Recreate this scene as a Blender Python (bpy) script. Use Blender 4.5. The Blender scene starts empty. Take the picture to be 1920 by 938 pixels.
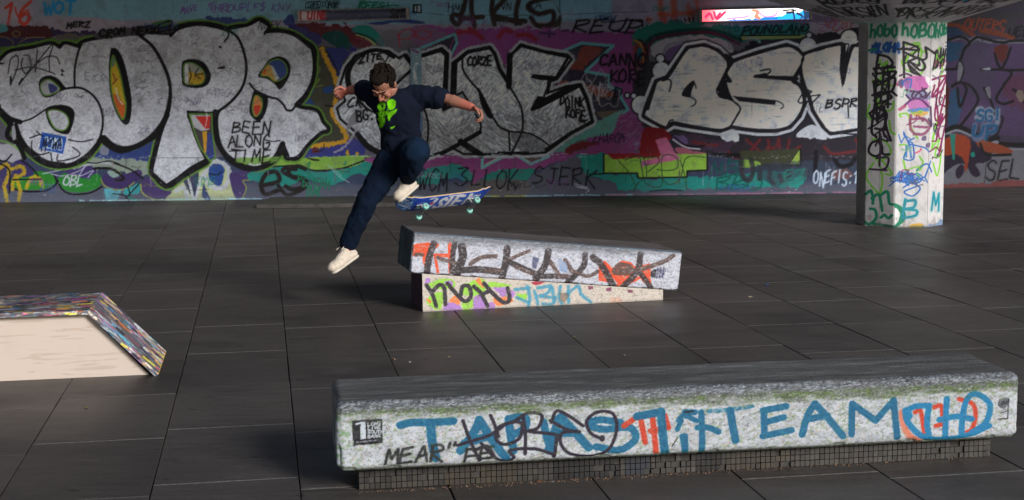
import bpy, bmesh, math, random, time
import numpy as np
from mathutils import Vector, Matrix, Quaternion
T0 = time.time()
random.seed(5)
scene = bpy.context.scene
# ----------------------------------------------------------------- camera
CAMR = np.array([[0.99992992, -0.00141033, -0.01175408], [0.0, 0.99287845, -0.11913179], [0.01183839, 0.11912345, 0.99280887]])  # rows: right, forward, up
CAMP = np.array([0.0, 0.0, 1.8]); FPX = 2800.0
cd = bpy.data.cameras.new('camera'); cam = bpy.data.objects.new('camera', cd); scene.collection.objects.link(cam)
cd.sensor_width = 36.0; cd.lens = 36.0 * FPX / 1920.0; cd.clip_start = .1; cd.clip_end = 2000
m = Matrix([list(CAMR[0]), list(CAMR[2]), list(-CAMR[1])]).transposed().to_4x4(); m.translation = Vector(CAMP); cam.matrix_world = m
scene.camera = cam
# ----------------------------------------------------------------- sky, daylight, exposure
SUN_AZ, SUN_EL = math.radians(143), math.radians(22)      # the undercroft opens behind and right of the camera
w = bpy.data.worlds.new("World"); scene.world = w; w.use_nodes = True
nt = w.node_tree; bg = nt.nodes['Background']; sky = nt.nodes.new('ShaderNodeTexSky')
sky.sky_type = 'NISHITA'; sky.sun_disc = False; sky.sun_elevation = SUN_EL; sky.sun_rotation = SUN_AZ; sky.air_density = 1.0; sky.dust_density = 1.6; sky.ozone_density = 1.0
nt.links.new(sky.outputs[0], bg.inputs[0]); bg.inputs[1].default_value = .05
sl = bpy.data.lights.new('sun', 'SUN'); sun = bpy.data.objects.new('sun', sl); scene.collection.objects.link(sun)
sl.energy = 3.0; sl.angle = math.radians(16); sl.color = (1, .975, .965)
sd = Vector((math.sin(SUN_AZ) * math.cos(SUN_EL), math.cos(SUN_AZ) * math.cos(SUN_EL), math.sin(SUN_EL)))
sun.rotation_euler = sd.to_track_quat('Z', 'Y').to_euler()
vs = scene.view_settings; vs.view_transform = 'Standard'; vs.look = 'None'; vs.gamma = 1; vs.use_curve_mapping = False; vs.exposure = 0.32
# ----------------------------------------------------------------- where things stand
def ray(px, py):
    d = CAMR[0] * (px - 960) / FPX + CAMR[1] + CAMR[2] * -(py - 469) / FPX
    return d
def on_floor(px, py, z=0.0):
    d = ray(px, py); return CAMP + d * ((z - CAMP[2]) / d[2])
def at_y(px, py, y):
    d = ray(px, py); return CAMP + d * (y / d[1])
def on_wall(px, py, A, B):
    A = np.array(A, float); B = np.array(B, float); n = np.array([B[1] - A[1], -(B[0] - A[0]), 0]); d = ray(px, py)
    return CAMP + d * (np.dot(A - CAMP, n) / np.dot(d, n))
def photo(P):
    q = (np.asarray(P, float) - CAMP) @ CAMR.T
    return 960 + FPX * q[..., 0] / q[..., 1], 469 - FPX * q[..., 2] / q[..., 1]
# ----------------------------------------------------------------- paint: strokes and fills worked out as numbers, no image files
_rt = np.random.RandomState(7).rand(257, 257).astype(np.float32)
_rt[256] = _rt[0]; _rt[:, 256] = _rt[:, 0]
def vn(x, y, s=0):
    """smooth value noise 0..1"""
    x = np.asarray(x, np.float32) + s * 37.7; y = np.asarray(y, np.float32) + s * 91.3
    xi = np.floor(x).astype(np.int64); yi = np.floor(y).astype(np.int64)
    fx = x - xi; fy = y - yi; fx = fx * fx * (3 - 2 * fx); fy = fy * fy * (3 - 2 * fy)
    xi &= 255; yi &= 255
    a = _rt[yi, xi]; b = _rt[yi, xi + 1]; c = _rt[yi + 1, xi]; d = _rt[yi + 1, xi + 1]
    return a + (b - a) * fx + (c - a) * fy + (a - b - c + d) * fx * fy
def fbm(x, y, s=0, o=4):
    t = 0; a = .5; n = 0
    for i in range(o):
        t = t + a * vn(x, y, s + i * 3); n += a; a *= .5; x = x * 2.03; y = y * 2.03
    return t / n
def sstep(a, b, x):
    t = np.clip((x - a) / (b - a), 0, 1); return t * t * (3 - 2 * t)
def catmull(P, closed=False, n=7):
    P = np.array(P, float)
    if len(P) < 3: return P
    Q = np.vstack([P[-1], P, P[0], P[1]]) if closed else np.vstack([2 * P[0] - P[1], P, 2 * P[-1] - P[-2]])
    out = []
    t = np.linspace(0, 1, n, endpoint=False)[:, None]
    for i in range(len(Q) - 3):
        a, b, c, d = Q[i:i + 4]
        out.append(.5 * ((2 * b) + (c - a) * t + (2 * a - 5 * b + 4 * c - d) * t * t + (3 * b - a - 3 * c + d) * t ** 3))
    out = np.vstack(out)
    return out if closed else np.vstack([out, P[-1:]])
# single-line letters, x 0..1, y 0 (top)..1 (bottom)
G_ = {
'A': [[(0,1),(.45,0),(.55,0),(1,1)],[(.2,.65),(.85,.6)]], 'B': [[(.05,0),(0,1)],[(.05,.02),(.8,.1),(.75,.4),(.1,.48),(.9,.6),(.85,.92),(0,1)]],
'C': [[(.95,.15),(.6,0),(.15,.2),(0,.6),(.3,.98),(.95,.9)]], 'D': [[(.1,0),(.05,1)],[(0,.02),(.6,.05),(1,.4),(.8,.85),(.05,1)]],
'E': [[(.9,0),(.1,.02),(.05,.5),(.03,1),(.95,.96)],[(.05,.5),(.75,.46)]], 'F': [[(.95,0),(.1,.03),(.05,1)],[(.07,.5),(.75,.45)]],
'G': [[(.9,.12),(.5,0),(.05,.3),(.1,.85),(.6,1),(.95,.8),(.9,.55),(.55,.55)]], 'H': [[(.1,0),(.05,1)],[(.95,0),(.9,1)],[(.05,.5),(.93,.48)]],
'I': [[(.5,0),(.48,1)]], 'J': [[(.3,0),(.95,0)],[(.7,0),(.68,.8),(.4,1),(.05,.8)]], 'K': [[(.1,0),(.07,1)],[(.95,0),(.1,.55),(.98,1)]],
'L': [[(.12,0),(.06,.98),(.9,.95)]], 'M': [[(0,1),(.15,0),(.5,.65),(.85,0),(1,1)]], 'N': [[(.03,1),(.08,0),(.9,1),(.97,0)]],
'O': [[(.5,0),(.08,.25),(.05,.75),(.5,1),(.93,.75),(.9,.25),(.5,0)]], 'P': [[(.1,0),(.07,1)],[(0,.05),(.8,.02),(.95,.3),(.6,.52),(.08,.55)]],
'R': [[(.1,0),(.07,1)],[(0,.05),(.8,.02),(.9,.3),(.1,.5),(.98,1)]], 'S': [[(.92,.1),(.5,0),(.08,.2),(.3,.45),(.85,.6),(.85,.9),(.4,1),(.02,.88)]],
'T': [[(0,.03),(1,0)],[(.5,.02),(.48,1)]], 'U': [[(.05,0),(.08,.75),(.5,1),(.9,.75),(.95,0)]], 'V': [[(0,0),(.5,1),(1,0)]],
'W': [[(0,0),(.25,1),(.5,.35),(.75,1),(1,0)]], 'X': [[(0,0),(1,1)],[(1,0),(0,1)]], 'Y': [[(0,0),(.5,.5)],[(1,0),(.4,1)]], 'Z': [[(0,.03),(.95,0),(.05,1),(1,.95)]],
'1': [[(.1,.25),(.55,0),(.5,1)]], '6': [[(.8,0),(.2,.35),(.05,.8),(.5,1),(.9,.75),(.5,.5),(.1,.7)]], '3': [[(.1,.05),(.85,.05),(.4,.42),(.9,.7),(.5,1),(.02,.9)]],
'e': [[(.05,.6),(.9,.5),(.7,.1),(.2,.15),(.02,.6),(.3,1),(.95,.9)]], 'b': [[(.1,-.1),(.08,1)],[(.1,.5),(.8,.4),(.95,.75),(.6,1),(.1,.95)]],
'h': [[(.1,-.2),(.1,1)],[(.1,.5),(.6,.35),(.8,.6),(.9,1)]], '!': [[(.5,0),(.5,.7)],[(.5,.93),(.5,1)]], ':': [[(.5,.3),(.5,.38)],[(.5,.8),(.5,.88)]],
'$': [[(.92,.1),(.5,0),(.08,.2),(.3,.45),(.85,.6),(.85,.9),(.4,1),(.02,.88)],[(.5,-.15),(.45,1.15)]], '"': [[(.3,0),(.25,.25)],[(.7,0),(.65,.25)]],
'2': [[(.05,.2),(.5,0),(.9,.25),(.05,1),(1,.95)]], '0': [[(.5,0),(.08,.3),(.1,.8),(.5,1),(.9,.7),(.85,.2),(.5,0)]], '.': [[(.5,.93),(.5,1)]],
}
ROUND = set('BCDGJOPRSU630eb$h2')
class Canvas:
    def __init__(s, x0, y0, w, h, base, k=1.0):
        s.x0, s.y0, s.k = x0, y0, k; s.W, s.H = int(w * k), int(h * k)
        s.im = np.empty((s.H, s.W, 3), np.float32); s.im[:] = base
        s.X, s.Y = np.meshgrid(x0 + (np.arange(s.W) + .5) / k, y0 + (np.arange(s.H) + .5) / k)
        s.X = s.X.astype(np.float32); s.Y = s.Y.astype(np.float32); s.rng = np.random.RandomState(3)
    def _box(s, P, pad):
        a = int(max(0, (P[:, 0].min() - pad - s.x0) * s.k)); b = int(min(s.W, (P[:, 0].max() + pad - s.x0) * s.k + 2))
        c = int(max(0, (P[:, 1].min() - pad - s.y0) * s.k)); d = int(min(s.H, (P[:, 1].max() + pad - s.y0) * s.k + 2))
        return a, b, c, d
    def put(s, sl, cov, col, tex=None):
        col = np.array(col, np.float32)
        if tex is not None: col = col * tex[sl][..., None]
        s.im[sl] += (col - s.im[sl]) * cov[..., None]
    def lines(s, Ls, w, col, a=1, soft=.7, rough=0, worn=0, smooth=True, closed=False, tex=None, w1=None):
        Ls = [catmull(P, closed) if smooth else (np.vstack([P, P[:1]]).astype(float) if closed else np.array(P, float)) for P in Ls]
        allp = np.vstack(Ls); pad = max(w, w1 or 0) / 2 + soft + 1.5
        A, B, C_, D_ = s._box(allp, pad)
        if A >= B or C_ >= D_: return
        cov = np.zeros((D_ - C_, B - A), np.float32)
        for P in Ls:
            n = len(P) - 1
            for i in range(n):
                p, q = P[i], P[i + 1]
                ww = w if w1 is None else w + (w1 - w) * i / max(1, n)
                a_, b_, c_, d_ = s._box(np.array([p, q]), ww / 2 + soft + 1)
                if a_ >= b_ or c_ >= d_: continue
                x = s.X[c_:d_, a_:b_]; y = s.Y[c_:d_, a_:b_]
                dx, dy = q - p; L2 = dx * dx + dy * dy + 1e-9
                t = np.clip(((x - p[0]) * dx + (y - p[1]) * dy) / L2, 0, 1)
                d = np.sqrt((x - p[0] - t * dx) ** 2 + (y - p[1] - t * dy) ** 2)
                if rough: d = d + (vn(x / 2.2, y / 2.2, 5) - .5) * rough
                c = np.clip((ww / 2 + soft / 2 - d) / soft, 0, 1)
                v = cov[c_ - C_:d_ - C_, a_ - A:b_ - A]; np.maximum(v, c, out=v)
        sl = (slice(C_, D_), slice(A, B))
        if worn: cov = cov * (1 - worn * sstep(.5, .62, fbm(s.X[sl] / 5, s.Y[sl] / 5, 11)))
        s.put(sl, cov * a, col, tex)
    def poly(s, P, col, a=1, smooth=True, rough=0, worn=0, tex=None, soft=1, n=7):
        P = catmull(P, True, n) if smooth else np.array(P, float)
        A, B, C_, D_ = s._box(P, 4 + rough)
        if A >= B or C_ >= D_: return
        sl = (slice(C_, D_), slice(A, B)); cov = 0
        x0, y0 = s.X[sl], s.Y[sl]
        if rough:
            x0 = x0 + (fbm(x0 / 7, y0 / 7, 21, 2) - .5) * rough * 2; y0 = y0 + (fbm(x0 / 7, y0 / 7, 23, 2) - .5) * rough * 2
        Q = np.roll(P, -1, 0)
        offs = [(-.25, -.25), (.25, -.25), (-.25, .25), (.25, .25)] if soft <= 1 else [(-.4 * soft, 0), (.4 * soft, 0), (0, .4 * soft), (0, -.4 * soft), (0, 0)]
        for ox, oy in offs:
            x = x0 + ox; y = y0 + oy; m = np.zeros(x.shape, bool)
            for (ax, ay), (bx, by) in zip(P, Q):
                if ay == by: continue
                lo, hi = (ay, by) if ay < by else (by, ay)
                r0 = int(max(0, (lo - 3 - rough - s.y0) * s.k - C_)); r1 = int(min(m.shape[0], (hi + 3 + rough - s.y0) * s.k - C_ + 2))
                if r0 >= r1: continue
                yy = y[r0:r1]; m[r0:r1] ^= ((ay > yy) != (by > yy)) & (x[r0:r1] < (bx - ax) * (yy - ay) / (by - ay) + ax)
            cov = cov + m.astype(np.float32)
        cov = cov / len(offs)
        if worn: cov = cov * (1 - worn * sstep(.5, .62, fbm(s.X[sl] / 6, s.Y[sl] / 6, 13)))
        s.put(sl, cov * a, col, tex)
    def text(s, t, x, y, h, w, lw, col, rise=0, slant=.15, jit=.11, **kw):
        """handwriting: t in a run of width w and height h from top-left x, y; rise = drop over the whole run"""
        n = len(t); cw = w / n; Ls = []; Lr = []
        for i, ch in enumerate(t):
            g = G_.get(ch) or G_.get(ch.upper())
            if not g: continue
            r = s.rng.rand(6) - .5
            for st in g:
                st = np.array(st, float); st = st + (s.rng.rand(*st.shape) - .5) * jit
                px = x + (i + .08 + r[0] * .1) * cw + st[:, 0] * cw * .8 + (1 - st[:, 1]) * h * slant
                py = y + rise * (i + .5) / n + r[1] * h * .22 + st[:, 1] * h * (1 + r[2] * .3) + r[3] * h * .3 * (st[:, 0] - .5)
                (Lr if ch in ROUND else Ls).append(np.stack([px, py], 1))
        kw.setdefault('rough', .5)
        if lw > 2.2 and 'soft' not in kw and s.k < 3: s.lines(Ls + Lr, lw * 2.1, col, a=.16, soft=lw * 1.3, smooth=False)
        if Ls: s.lines(Ls, lw, col, smooth=False, **kw)
        if Lr: s.lines(Lr, lw, col, smooth=True, **kw)
    def scrawl(s, x, y, w, h, n, lw, col, **kw):
        P = [(x + w * i / n + s.rng.randn() * w / n * .8, y + h * s.rng.rand()) for i in range(n)]
        s.lines([P], lw, col, **kw)
    def dots(s, boxx, n, col, r=(.6, 1.4), a=.8):
        x0, y0, x1, y1 = boxx
        for i in range(n):
            x = s.rng.uniform(x0, x1); y = s.rng.uniform(y0, y1); l = s.rng.uniform(0, 3)
            s.lines([[(x, y), (x + l, y + s.rng.uniform(-.5, .5))]], s.rng.uniform(*r), col, a=a, smooth=False)
    def blend(s, m, col, tex=None):
        c = np.array(col, np.float32)
        if tex is not None: c = c * tex[..., None]
        s.im += (c - s.im) * m[..., None]
    def sample(s, x, y):
        u = np.clip((x - s.x0) * s.k - .5, 0, s.W - 1.001); v = np.clip((y - s.y0) * s.k - .5, 0, s.H - 1.001)
        i = u.astype(int); j = v.astype(int); fu = (u - i)[:, None]; fv = (v - j)[:, None]
        a = s.im
        return (a[j, i] * (1 - fu) + a[j, i + 1] * fu) * (1 - fv) + (a[j + 1, i] * (1 - fu) + a[j + 1, i + 1] * fu) * fv

K = (22, 21, 24)
def paint_wall():
    c = Canvas(-330, -80, 2050, 475, (84, 80, 90)); X, Y = c.X, c.Y; L, P, T = c.lines, c.poly, c.text
    n1 = fbm(X / 60, Y / 60, 1); n2 = fbm(X / 9, Y / 9, 2)
    # old coats: upper band, pale paint lightened further to offset the ceiling's shade
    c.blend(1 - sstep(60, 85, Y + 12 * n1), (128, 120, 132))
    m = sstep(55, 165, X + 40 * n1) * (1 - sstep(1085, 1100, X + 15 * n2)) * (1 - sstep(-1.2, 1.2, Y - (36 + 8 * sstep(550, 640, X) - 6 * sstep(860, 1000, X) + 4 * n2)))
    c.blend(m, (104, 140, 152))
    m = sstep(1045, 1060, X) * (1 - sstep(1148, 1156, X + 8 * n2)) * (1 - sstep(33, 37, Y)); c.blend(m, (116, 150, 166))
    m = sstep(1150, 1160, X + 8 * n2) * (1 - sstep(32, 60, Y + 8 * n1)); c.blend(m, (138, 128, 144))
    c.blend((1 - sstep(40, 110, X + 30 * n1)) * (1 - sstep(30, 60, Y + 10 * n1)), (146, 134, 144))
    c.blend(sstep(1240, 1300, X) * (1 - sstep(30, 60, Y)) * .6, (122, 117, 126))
    # left strip between the band and the letters
    P([(75, 32), (130, 31), (170, 33), (230, 42), (228, 50), (140, 62), (105, 66), (90, 50)], (138, 126, 136), rough=3)
    P([(-300, 45), (20, 48), (70, 47), (100, 58), (95, 72), (60, 74), (20, 70), (-300, 72)], (72, 34, 40), rough=5)
    P([(-300, 62), (18, 70), (22, 88), (-300, 100)], (50, 44, 74), rough=3); P([(35, 78), (60, 70), (88, 74), (80, 88), (40, 90)], (50, 44, 78), rough=2)
    L([[(0, 68), (15, 72), (25, 80), (20, 90)], [(22, 63), (30, 58), (38, 64), (30, 69), (22, 63)], [(36, 80), (55, 71), (85, 70)]], 1.5, (120, 104, 60))
    P([(-5, 46), (12, 48), (14, 58), (-5, 60)], (70, 120, 124), rough=2)
    P([(95, 52), (125, 60), (175, 58), (175, 74), (110, 76)], (52, 44, 72), rough=5); P([(110, 66), (170, 66), (168, 76), (115, 78)], (98, 92, 76), rough=4, a=.7)
    L([[(-330, 90), (0, 92), (40, 86), (75, 80), (100, 75), (112, 82), (140, 78), (155, 76)]], 7, (66, 96, 36), rough=3)
    T('16', 2, 5, 40, 58, 5.5, (176, 60, 48), slant=.15, soft=1.5); L([[(28, 14), (34, 30), (52, 20), (50, 42), (35, 42)]], 3.5, (176, 60, 48), a=.9)
    T('WOT', 80, 4, 22, 62, 4.5, (28, 122, 170), slant=.05)
    T('MERZ', 124, 42, 10, 45, 2.6, (28, 24, 28))
    T('MAVE', 338, 14, 12, 32, 1.7, (106, 62, 132), rise=-5); T('THROUPLF$', 390, 8, 14, 108, 1.8, (96, 68, 138), rise=-3, jit=.2); T('KNY', 508, 6, 16, 36, 1.6, (92, 68, 136), jit=.15)
    P([(370, 36), (420, 33), (470, 36), (485, 42), (440, 50), (380, 44)], (46, 58, 104), rough=6, a=.9); P([(530, 40), (545, 28), (553, 40), (548, 52), (535, 48)], (44, 54, 104), rough=3, a=.9)
    T('CREDIONWE', 572, 2, 13, 66, 1.5, (28, 44, 48), jit=.25); T('CREDION', 576, 4, 12, 60, 1.2, (28, 44, 48), jit=.4)
    T('REES', 670, 4, 12, 50, 3, (14, 104, 74), slant=.3); L([[(715, 12), (735, 10), (748, 11)], [(727, 4), (729, 22)]], 2.6, (14, 104, 74))
    P([(690, 44), (730, 39), (770, 37), (798, 43), (780, 45), (740, 42), (715, 47)], (28, 46, 104), smooth=True); P([(695, 43), (706, 42), (706, 45)], (28, 46, 104))
    # little square sticker
    P([(774, 8), (791, 8), (791, 25), (774, 25)], (20, 22, 26), smooth=False); L([[(779, 12), (779, 21)], [(783, 12), (788, 12)], [(784, 15), (788, 15)], [(783, 18), (788, 18)], [(783, 21), (788, 21)]], 1.6, (176, 190, 196), smooth=False)
    T('HMU', 838, 7, 14, 36, 1.5, (30, 34, 38), jit=.2)
    L([[(800, 25), (830, 28)], [(840, 28), (1000, 29)], [(1050, 27), (1215, 22)]], 1, (44, 44, 48), a=.7); L([[(1049, -20), (1050, 60)]], 1.3, (34, 30, 32), smooth=False)
    # brown fat letters along the top
    B_ = (52, 43, 40)
    for q in ([(873, 0), (868, 20), (862, 34)], [(885, -10), (884, 20), (890, 50)], [(862, 30), (850, 28), (848, 38), (858, 46), (866, 36), (880, 34), (905, 32)], [(925, -8), (922, 20), (927, 46)],
              [(950, -5), (925, 26), (952, 36), (975, 44)], [(974, -5), (968, 20), (968, 44)], [(925, 36), (960, 38), (985, 40)], [(1030, -4), (1003, 2), (990, 14), (1010, 26), (1036, 22), (1035, 44), (1008, 48), (996, 34)]):
        L([q], 9, B_, soft=2.5, rough=1.5)
    P([(1005, 44), (1035, 46), (1048, 28), (1040, 6), (1052, 30), (1046, 50), (1015, 54)], B_, a=.9, soft=4, rough=2)
    T('VN', 938, 6, 12, 20, 1.6, (34, 30, 32)); T('KA', 990, 3, 12, 26, 1.5, (34, 30, 32)); T('OT', 935, 38, 8, 18, 1.4, (60, 66, 78))
    # orange drips
    for x, y0, y1, w in ((1238, 2, 38, 9), (1262, -6, 40, 11), (1290, 8, 36, 6), (1305, -5, 20, 5), (1244, 26, 40, 10), (1215, 36, 38, 8), (1297, 20, 30, 6)):
        L([[(x, y0), (x + 3, y1)]], w, (168, 72, 50), a=.8, soft=6, rough=3)
    L([[(1236, 28), (1270, 26), (1300, 24)]], 7, (168, 72, 50), a=.75, soft=5, rough=2)
    L([[(1266, 38), (1274, 39)], [(1284, 36), (1286, 40)], [(1292, 34), (1293, 40)], [(1300, 33), (1300, 40)]], 3, (26, 24, 36), smooth=False)
    # grey fade below the band and reds/purples behind
    c.blend(np.exp(-((X - 760) / 130) ** 2 - ((Y - 62) / 22) ** 2) * .5, (104, 98, 106))
    P([(560, 42), (610, 46), (660, 50), (680, 70), (650, 80), (600, 68), (560, 60)], (84, 36, 42), rough=8)
    P([(540, 46), (590, 60), (605, 78), (580, 86), (555, 70)], (50, 48, 92), rough=5)
    P([(603, 70), (625, 58), (645, 62), (660, 88), (640, 92)], (22, 66, 62), rough=2)
    P([(660, 58), (672, 48), (695, 50), (712, 66), (722, 86), (705, 88), (690, 76)], (28, 112, 100)); L([[(668, 66), (690, 74), (706, 86)]], 3.4, (148, 140, 84)); L([[(668, 62), (692, 70), (712, 86)]], 2.4, K); L([[(668, 72), (685, 76), (700, 86)]], 1.6, (190, 160, 160))
    P([(655, 66), (680, 70), (700, 88), (665, 88)], (96, 34, 46), a=.8, rough=2)
    P([(640, 88), (648, 92), (645, 98), (638, 96)], (48, 46, 110)); P([(655, 88), (667, 90), (666, 98), (656, 96)], (48, 46, 110))
    P([(770, 52), (860, 54), (960, 52), (1060, 56), (1100, 62), (1190, 58), (1202, 80), (1190, 130), (1200, 170), (1205, 220), (1215, 262), (1120, 290), (1100, 240), (1115, 180), (1090, 130), (830, 120)], (122, 58, 112), rough=7)
    L([[(838, 74), (865, 60), (890, 62), (905, 72)], [(935, 70), (945, 58), (960, 60)], [(970, 66), (990, 66), (1004, 74)], [(880, 55), (890, 58)]], 8, (132, 34, 42), a=.85, soft=5, rough=3)
    P([(695, 60), (720, 58), (700, 86), (715, 100), (780, 95), (830, 88), (850, 70), (830, 60), (780, 50)], (98, 92, 100), rough=5, a=.6)
    L([[(745, 64), (752, 74), (768, 72), (778, 60), (768, 55), (755, 58), (748, 68), (750, 88)], [(778, 62), (785, 72), (800, 72), (808, 64), (795, 56), (783, 58), (778, 70)]], 1.8, (150, 40, 52))
    T('REUP', 1068, 38, 22, 135, 3.2, (24, 20, 28), slant=.5, jit=.12); L([[(1150, 58), (1195, 62), (1205, 44), (1180, 38), (1150, 42)]], 2.4, (24, 20, 28))
    L([[(1012, 62), (1040, 64)], [(1055, 58), (1065, 57)], [(1030, 58), (1030, 70)]], 4, (50, 42, 66), a=.8, soft=3)
    # cracks, seam lines
    # ---- graffiti, green and orange pieces far right of main wall
    P([(1195, 52), (1260, 42), (1380, 48), (1500, 44), (1520, 56), (1512, 76), (1380, 78), (1240, 80), (1190, 90)], (30, 100, 88), rough=8)
    L([[(1203, 110), (1214, 78), (1240, 64), (1300, 56), (1350, 60), (1390, 76)]], 7, (14, 58, 54), soft=3); L([[(1212, 110), (1220, 80), (1250, 68), (1310, 61), (1350, 66), (1385, 82)]], 6, (74, 34, 50), soft=2)
    P([(1222, 104), (1226, 82), (1262, 70), (1320, 67), (1372, 84), (1360, 110), (1250, 110)], (142, 136, 142), rough=3); L([[(1244, 104), (1252, 86), (1290, 78), (1330, 78)]], 6, (118, 112, 122)); P([(1246, 104), (1256, 90), (1282, 84), (1270, 110), (1250, 116)], (92, 70, 110)); 
    P([(1386, 94), (1420, 78), (1500, 70), (1560, 60), (1620, 62), (1620, 84), (1540, 88), (1500, 86), (1400, 104)], (40, 38, 46), rough=6); P([(1400, 96), (1412, 80), (1428, 86), (1428, 98)], (30, 28, 34), rough=3)
    P([(1389, 67), (1515, 66), (1500, 72), (1392, 75)], (116, 128, 66), smooth=False); L([[(1388, 76), (1388, 67), (1500, 66)]], 2.4, K, smooth=False)
    T('POUNDLAND', 1390, 50, 14, 124, 3.4, (20, 36, 36), rise=-4, slant=.35); L([[(1400, 72), (1418, 72), (1425, 80)]], 3, (120, 124, 126))
    P([(1395, 20), (1440, 30), (1560, 30), (1560, 44), (1420, 44), (1390, 40)], (92, 78, 112), rough=6, a=.7)
    T('VESTY', 1546, 36, 18, 72, 2.6, (140, 68, 58), jit=.3, a=.8, soft=2); P([(1576, 66), (1590, 54), (1620, 50), (1620, 66), (1600, 70)], (30, 30, 40), rough=3); P([(1570, 62), (1580, 55), (1592, 58), (1584, 66)], (150, 148, 156), rough=2)
    P([(1553, 24), (1562, 38), (1555, 30)], K)
    c.blend(np.exp(-((X - 1200) / 12) ** 4) * (1 - sstep(100, 150, Y)) * sstep(70, 90, Y), (120, 40, 34)); L([[(1190, 78), (1202, 76), (1212, 92), (1216, 120)]], 3, K); L([[(1190, 76), (1200, 82), (1206, 100), (1208, 125)]], 4, (158, 110, 40)); P([(1196, 90), (1204, 92), (1203, 112), (1194, 108)], (30, 80, 100))
    # dark ground behind OSV
    P([(1188, 150), (1205, 130), (1240, 115), (1640, 90), (1640, 300), (1560, 296), (1380, 286), (1280, 290), (1225, 262), (1195, 215)], (46, 44, 52), rough=4)
    # ------------------------- SOPE piece
    S_ = [(-330, 130), (-20, 122), (0, 115), (20, 99), (60, 92), (95, 84), (112, 92), (122, 84), (145, 90), (151, 93), (143, 115), (141, 140), (141, 163), (155, 167), (172, 177), (187, 197), (193, 222), (190, 250), (178, 275), (155, 298), (120, 309), (90, 305), (65, 291), (50, 277), (40, 262), (33, 250), (24, 238), (16, 226), (0, 210), (-40, 190), (-330, 200)]
    O_ = [(155, 82), (190, 74), (225, 70), (262, 68), (285, 90), (305, 125), (316, 165), (312, 200), (300, 230), (275, 258), (245, 273), (220, 275), (197, 260), (190, 250), (193, 222), (187, 197), (172, 177), (142, 163), (141, 130), (147, 100)]
    P_ = [(262, 66), (320, 66), (324, 60), (345, 50), (380, 47), (410, 52), (430, 60), (446, 75), (457, 100), (460, 130), (455, 160), (440, 182), (420, 203), (400, 211), (352, 210), (362, 245), (375, 280), (388, 300), (365, 315), (340, 330), (313, 347), (291, 327), (287, 315), (292, 290), (302, 250), (313, 215), (320, 180), (316, 140), (305, 115), (285, 88)]
    R_ = [(428, 58), (442, 53), (465, 50), (486, 39), (502, 50), (496, 60), (520, 60), (548, 66), (570, 80), (586, 93), (587, 120), (583, 150), (570, 180), (555, 197), (562, 204), (592, 210), (603, 230), (613, 243), (600, 247), (575, 270), (558, 293), (545, 294), (538, 292), (532, 268), (525, 280), (517, 295), (500, 308), (480, 312), (455, 305), (430, 290), (416, 270), (410, 240), (412, 212), (436, 186), (455, 160), (462, 130), (457, 98), (442, 72)]
    # low band colours (painted before the halo)
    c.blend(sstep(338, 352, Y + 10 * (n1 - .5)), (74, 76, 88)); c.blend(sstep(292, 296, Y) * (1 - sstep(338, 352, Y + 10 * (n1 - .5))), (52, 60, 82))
    # olive and blue area right of the letters
    P([(585, 92), (640, 92), (655, 130), (650, 200), (665, 300), (560, 300), (600, 245), (560, 200), (590, 140)], (62, 62, 50), rough=2)
    P([(612, 92), (655, 97), (642, 120), (640, 150), (632, 152), (626, 130)], (48, 52, 104)); P([(560, 296), (600, 272), (672, 262), (676, 296)], (50, 52, 112), rough=3); P([(562, 196), (580, 184), (588, 200), (570, 205)], (34, 62, 110)); P([(606, 165), (622, 162), (622, 172), (610, 176)], (34, 62, 110), rough=2); P([(577, 168), (590, 160), (586, 176)], (34, 62, 110))
    L([[(603, 92), (612, 112), (625, 136), (633, 165), (628, 195), (624, 215), (640, 238), (648, 262), (622, 270), (585, 274)]], 9, (172, 126, 34), rough=4, soft=1.5); L([[(612, 96), (626, 120), (638, 150)]], 2, K)
    L([[(585, 158), (600, 148), (590, 162), (606, 160)], [(590, 110), (600, 130), (594, 140)]], 1.6, (100, 116, 40)); L([[(610, 198), (640, 200), (660, 190)]], 3, (30, 28, 24)); P([(648, 288), (652, 280), (655, 292)], (160, 126, 30)); P([(668, 285), (674, 288), (667, 291)], (160, 126, 30))
    P([(590, 275), (600, 285), (585, 286)], (90, 40, 44)); L([[(590, 284), (604, 282), (608, 270)]], 1.6, K)
    P([(180, 276), (205, 280), (288, 262), (285, 304), (230, 306), (185, 300)], (44, 58, 108), rough=3); P([(186, 275), (200, 274), (204, 288), (190, 290)], (110, 112, 128), rough=2)
    # yellow-white area, low
    P([(140, 300), (180, 296), (285, 304), (270, 330), (200, 318), (140, 322)], (128, 136, 120), rough=4, a=.9)
    P([(-330, 262), (0, 270), (30, 275), (45, 297), (35, 310), (15, 312), (0, 302), (-330, 300)], (142, 138, 144), rough=2); L([[(-8, 298), (10, 302), (22, 290)]], 3, K); L([[(-20, 262), (10, 266), (34, 280), (44, 300)]], 2.6, (96, 140, 48))
    P([(-330, 302), (-10, 306), (20, 306), (40, 320), (70, 325), (68, 352), (-330, 354)], (58, 50, 86), rough=4)
    P([(22, 338), (45, 325), (85, 322), (103, 332), (104, 344), (85, 354), (45, 356), (26, 350)], (40, 112, 38)); L([[(26, 354), (50, 359), (88, 357), (106, 344), (102, 328)]], 3.4, K)
    P([(110, 334), (130, 322), (170, 322), (190, 332), (186, 350), (160, 360), (130, 359), (114, 348)], (36, 112, 42)); L([[(108, 338), (118, 356), (135, 364), (168, 362), (192, 350)]], 3.2, K); P([(118, 322), (150, 314), (180, 316), (170, 334), (140, 330)], (60, 48, 92), rough=4)
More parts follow.
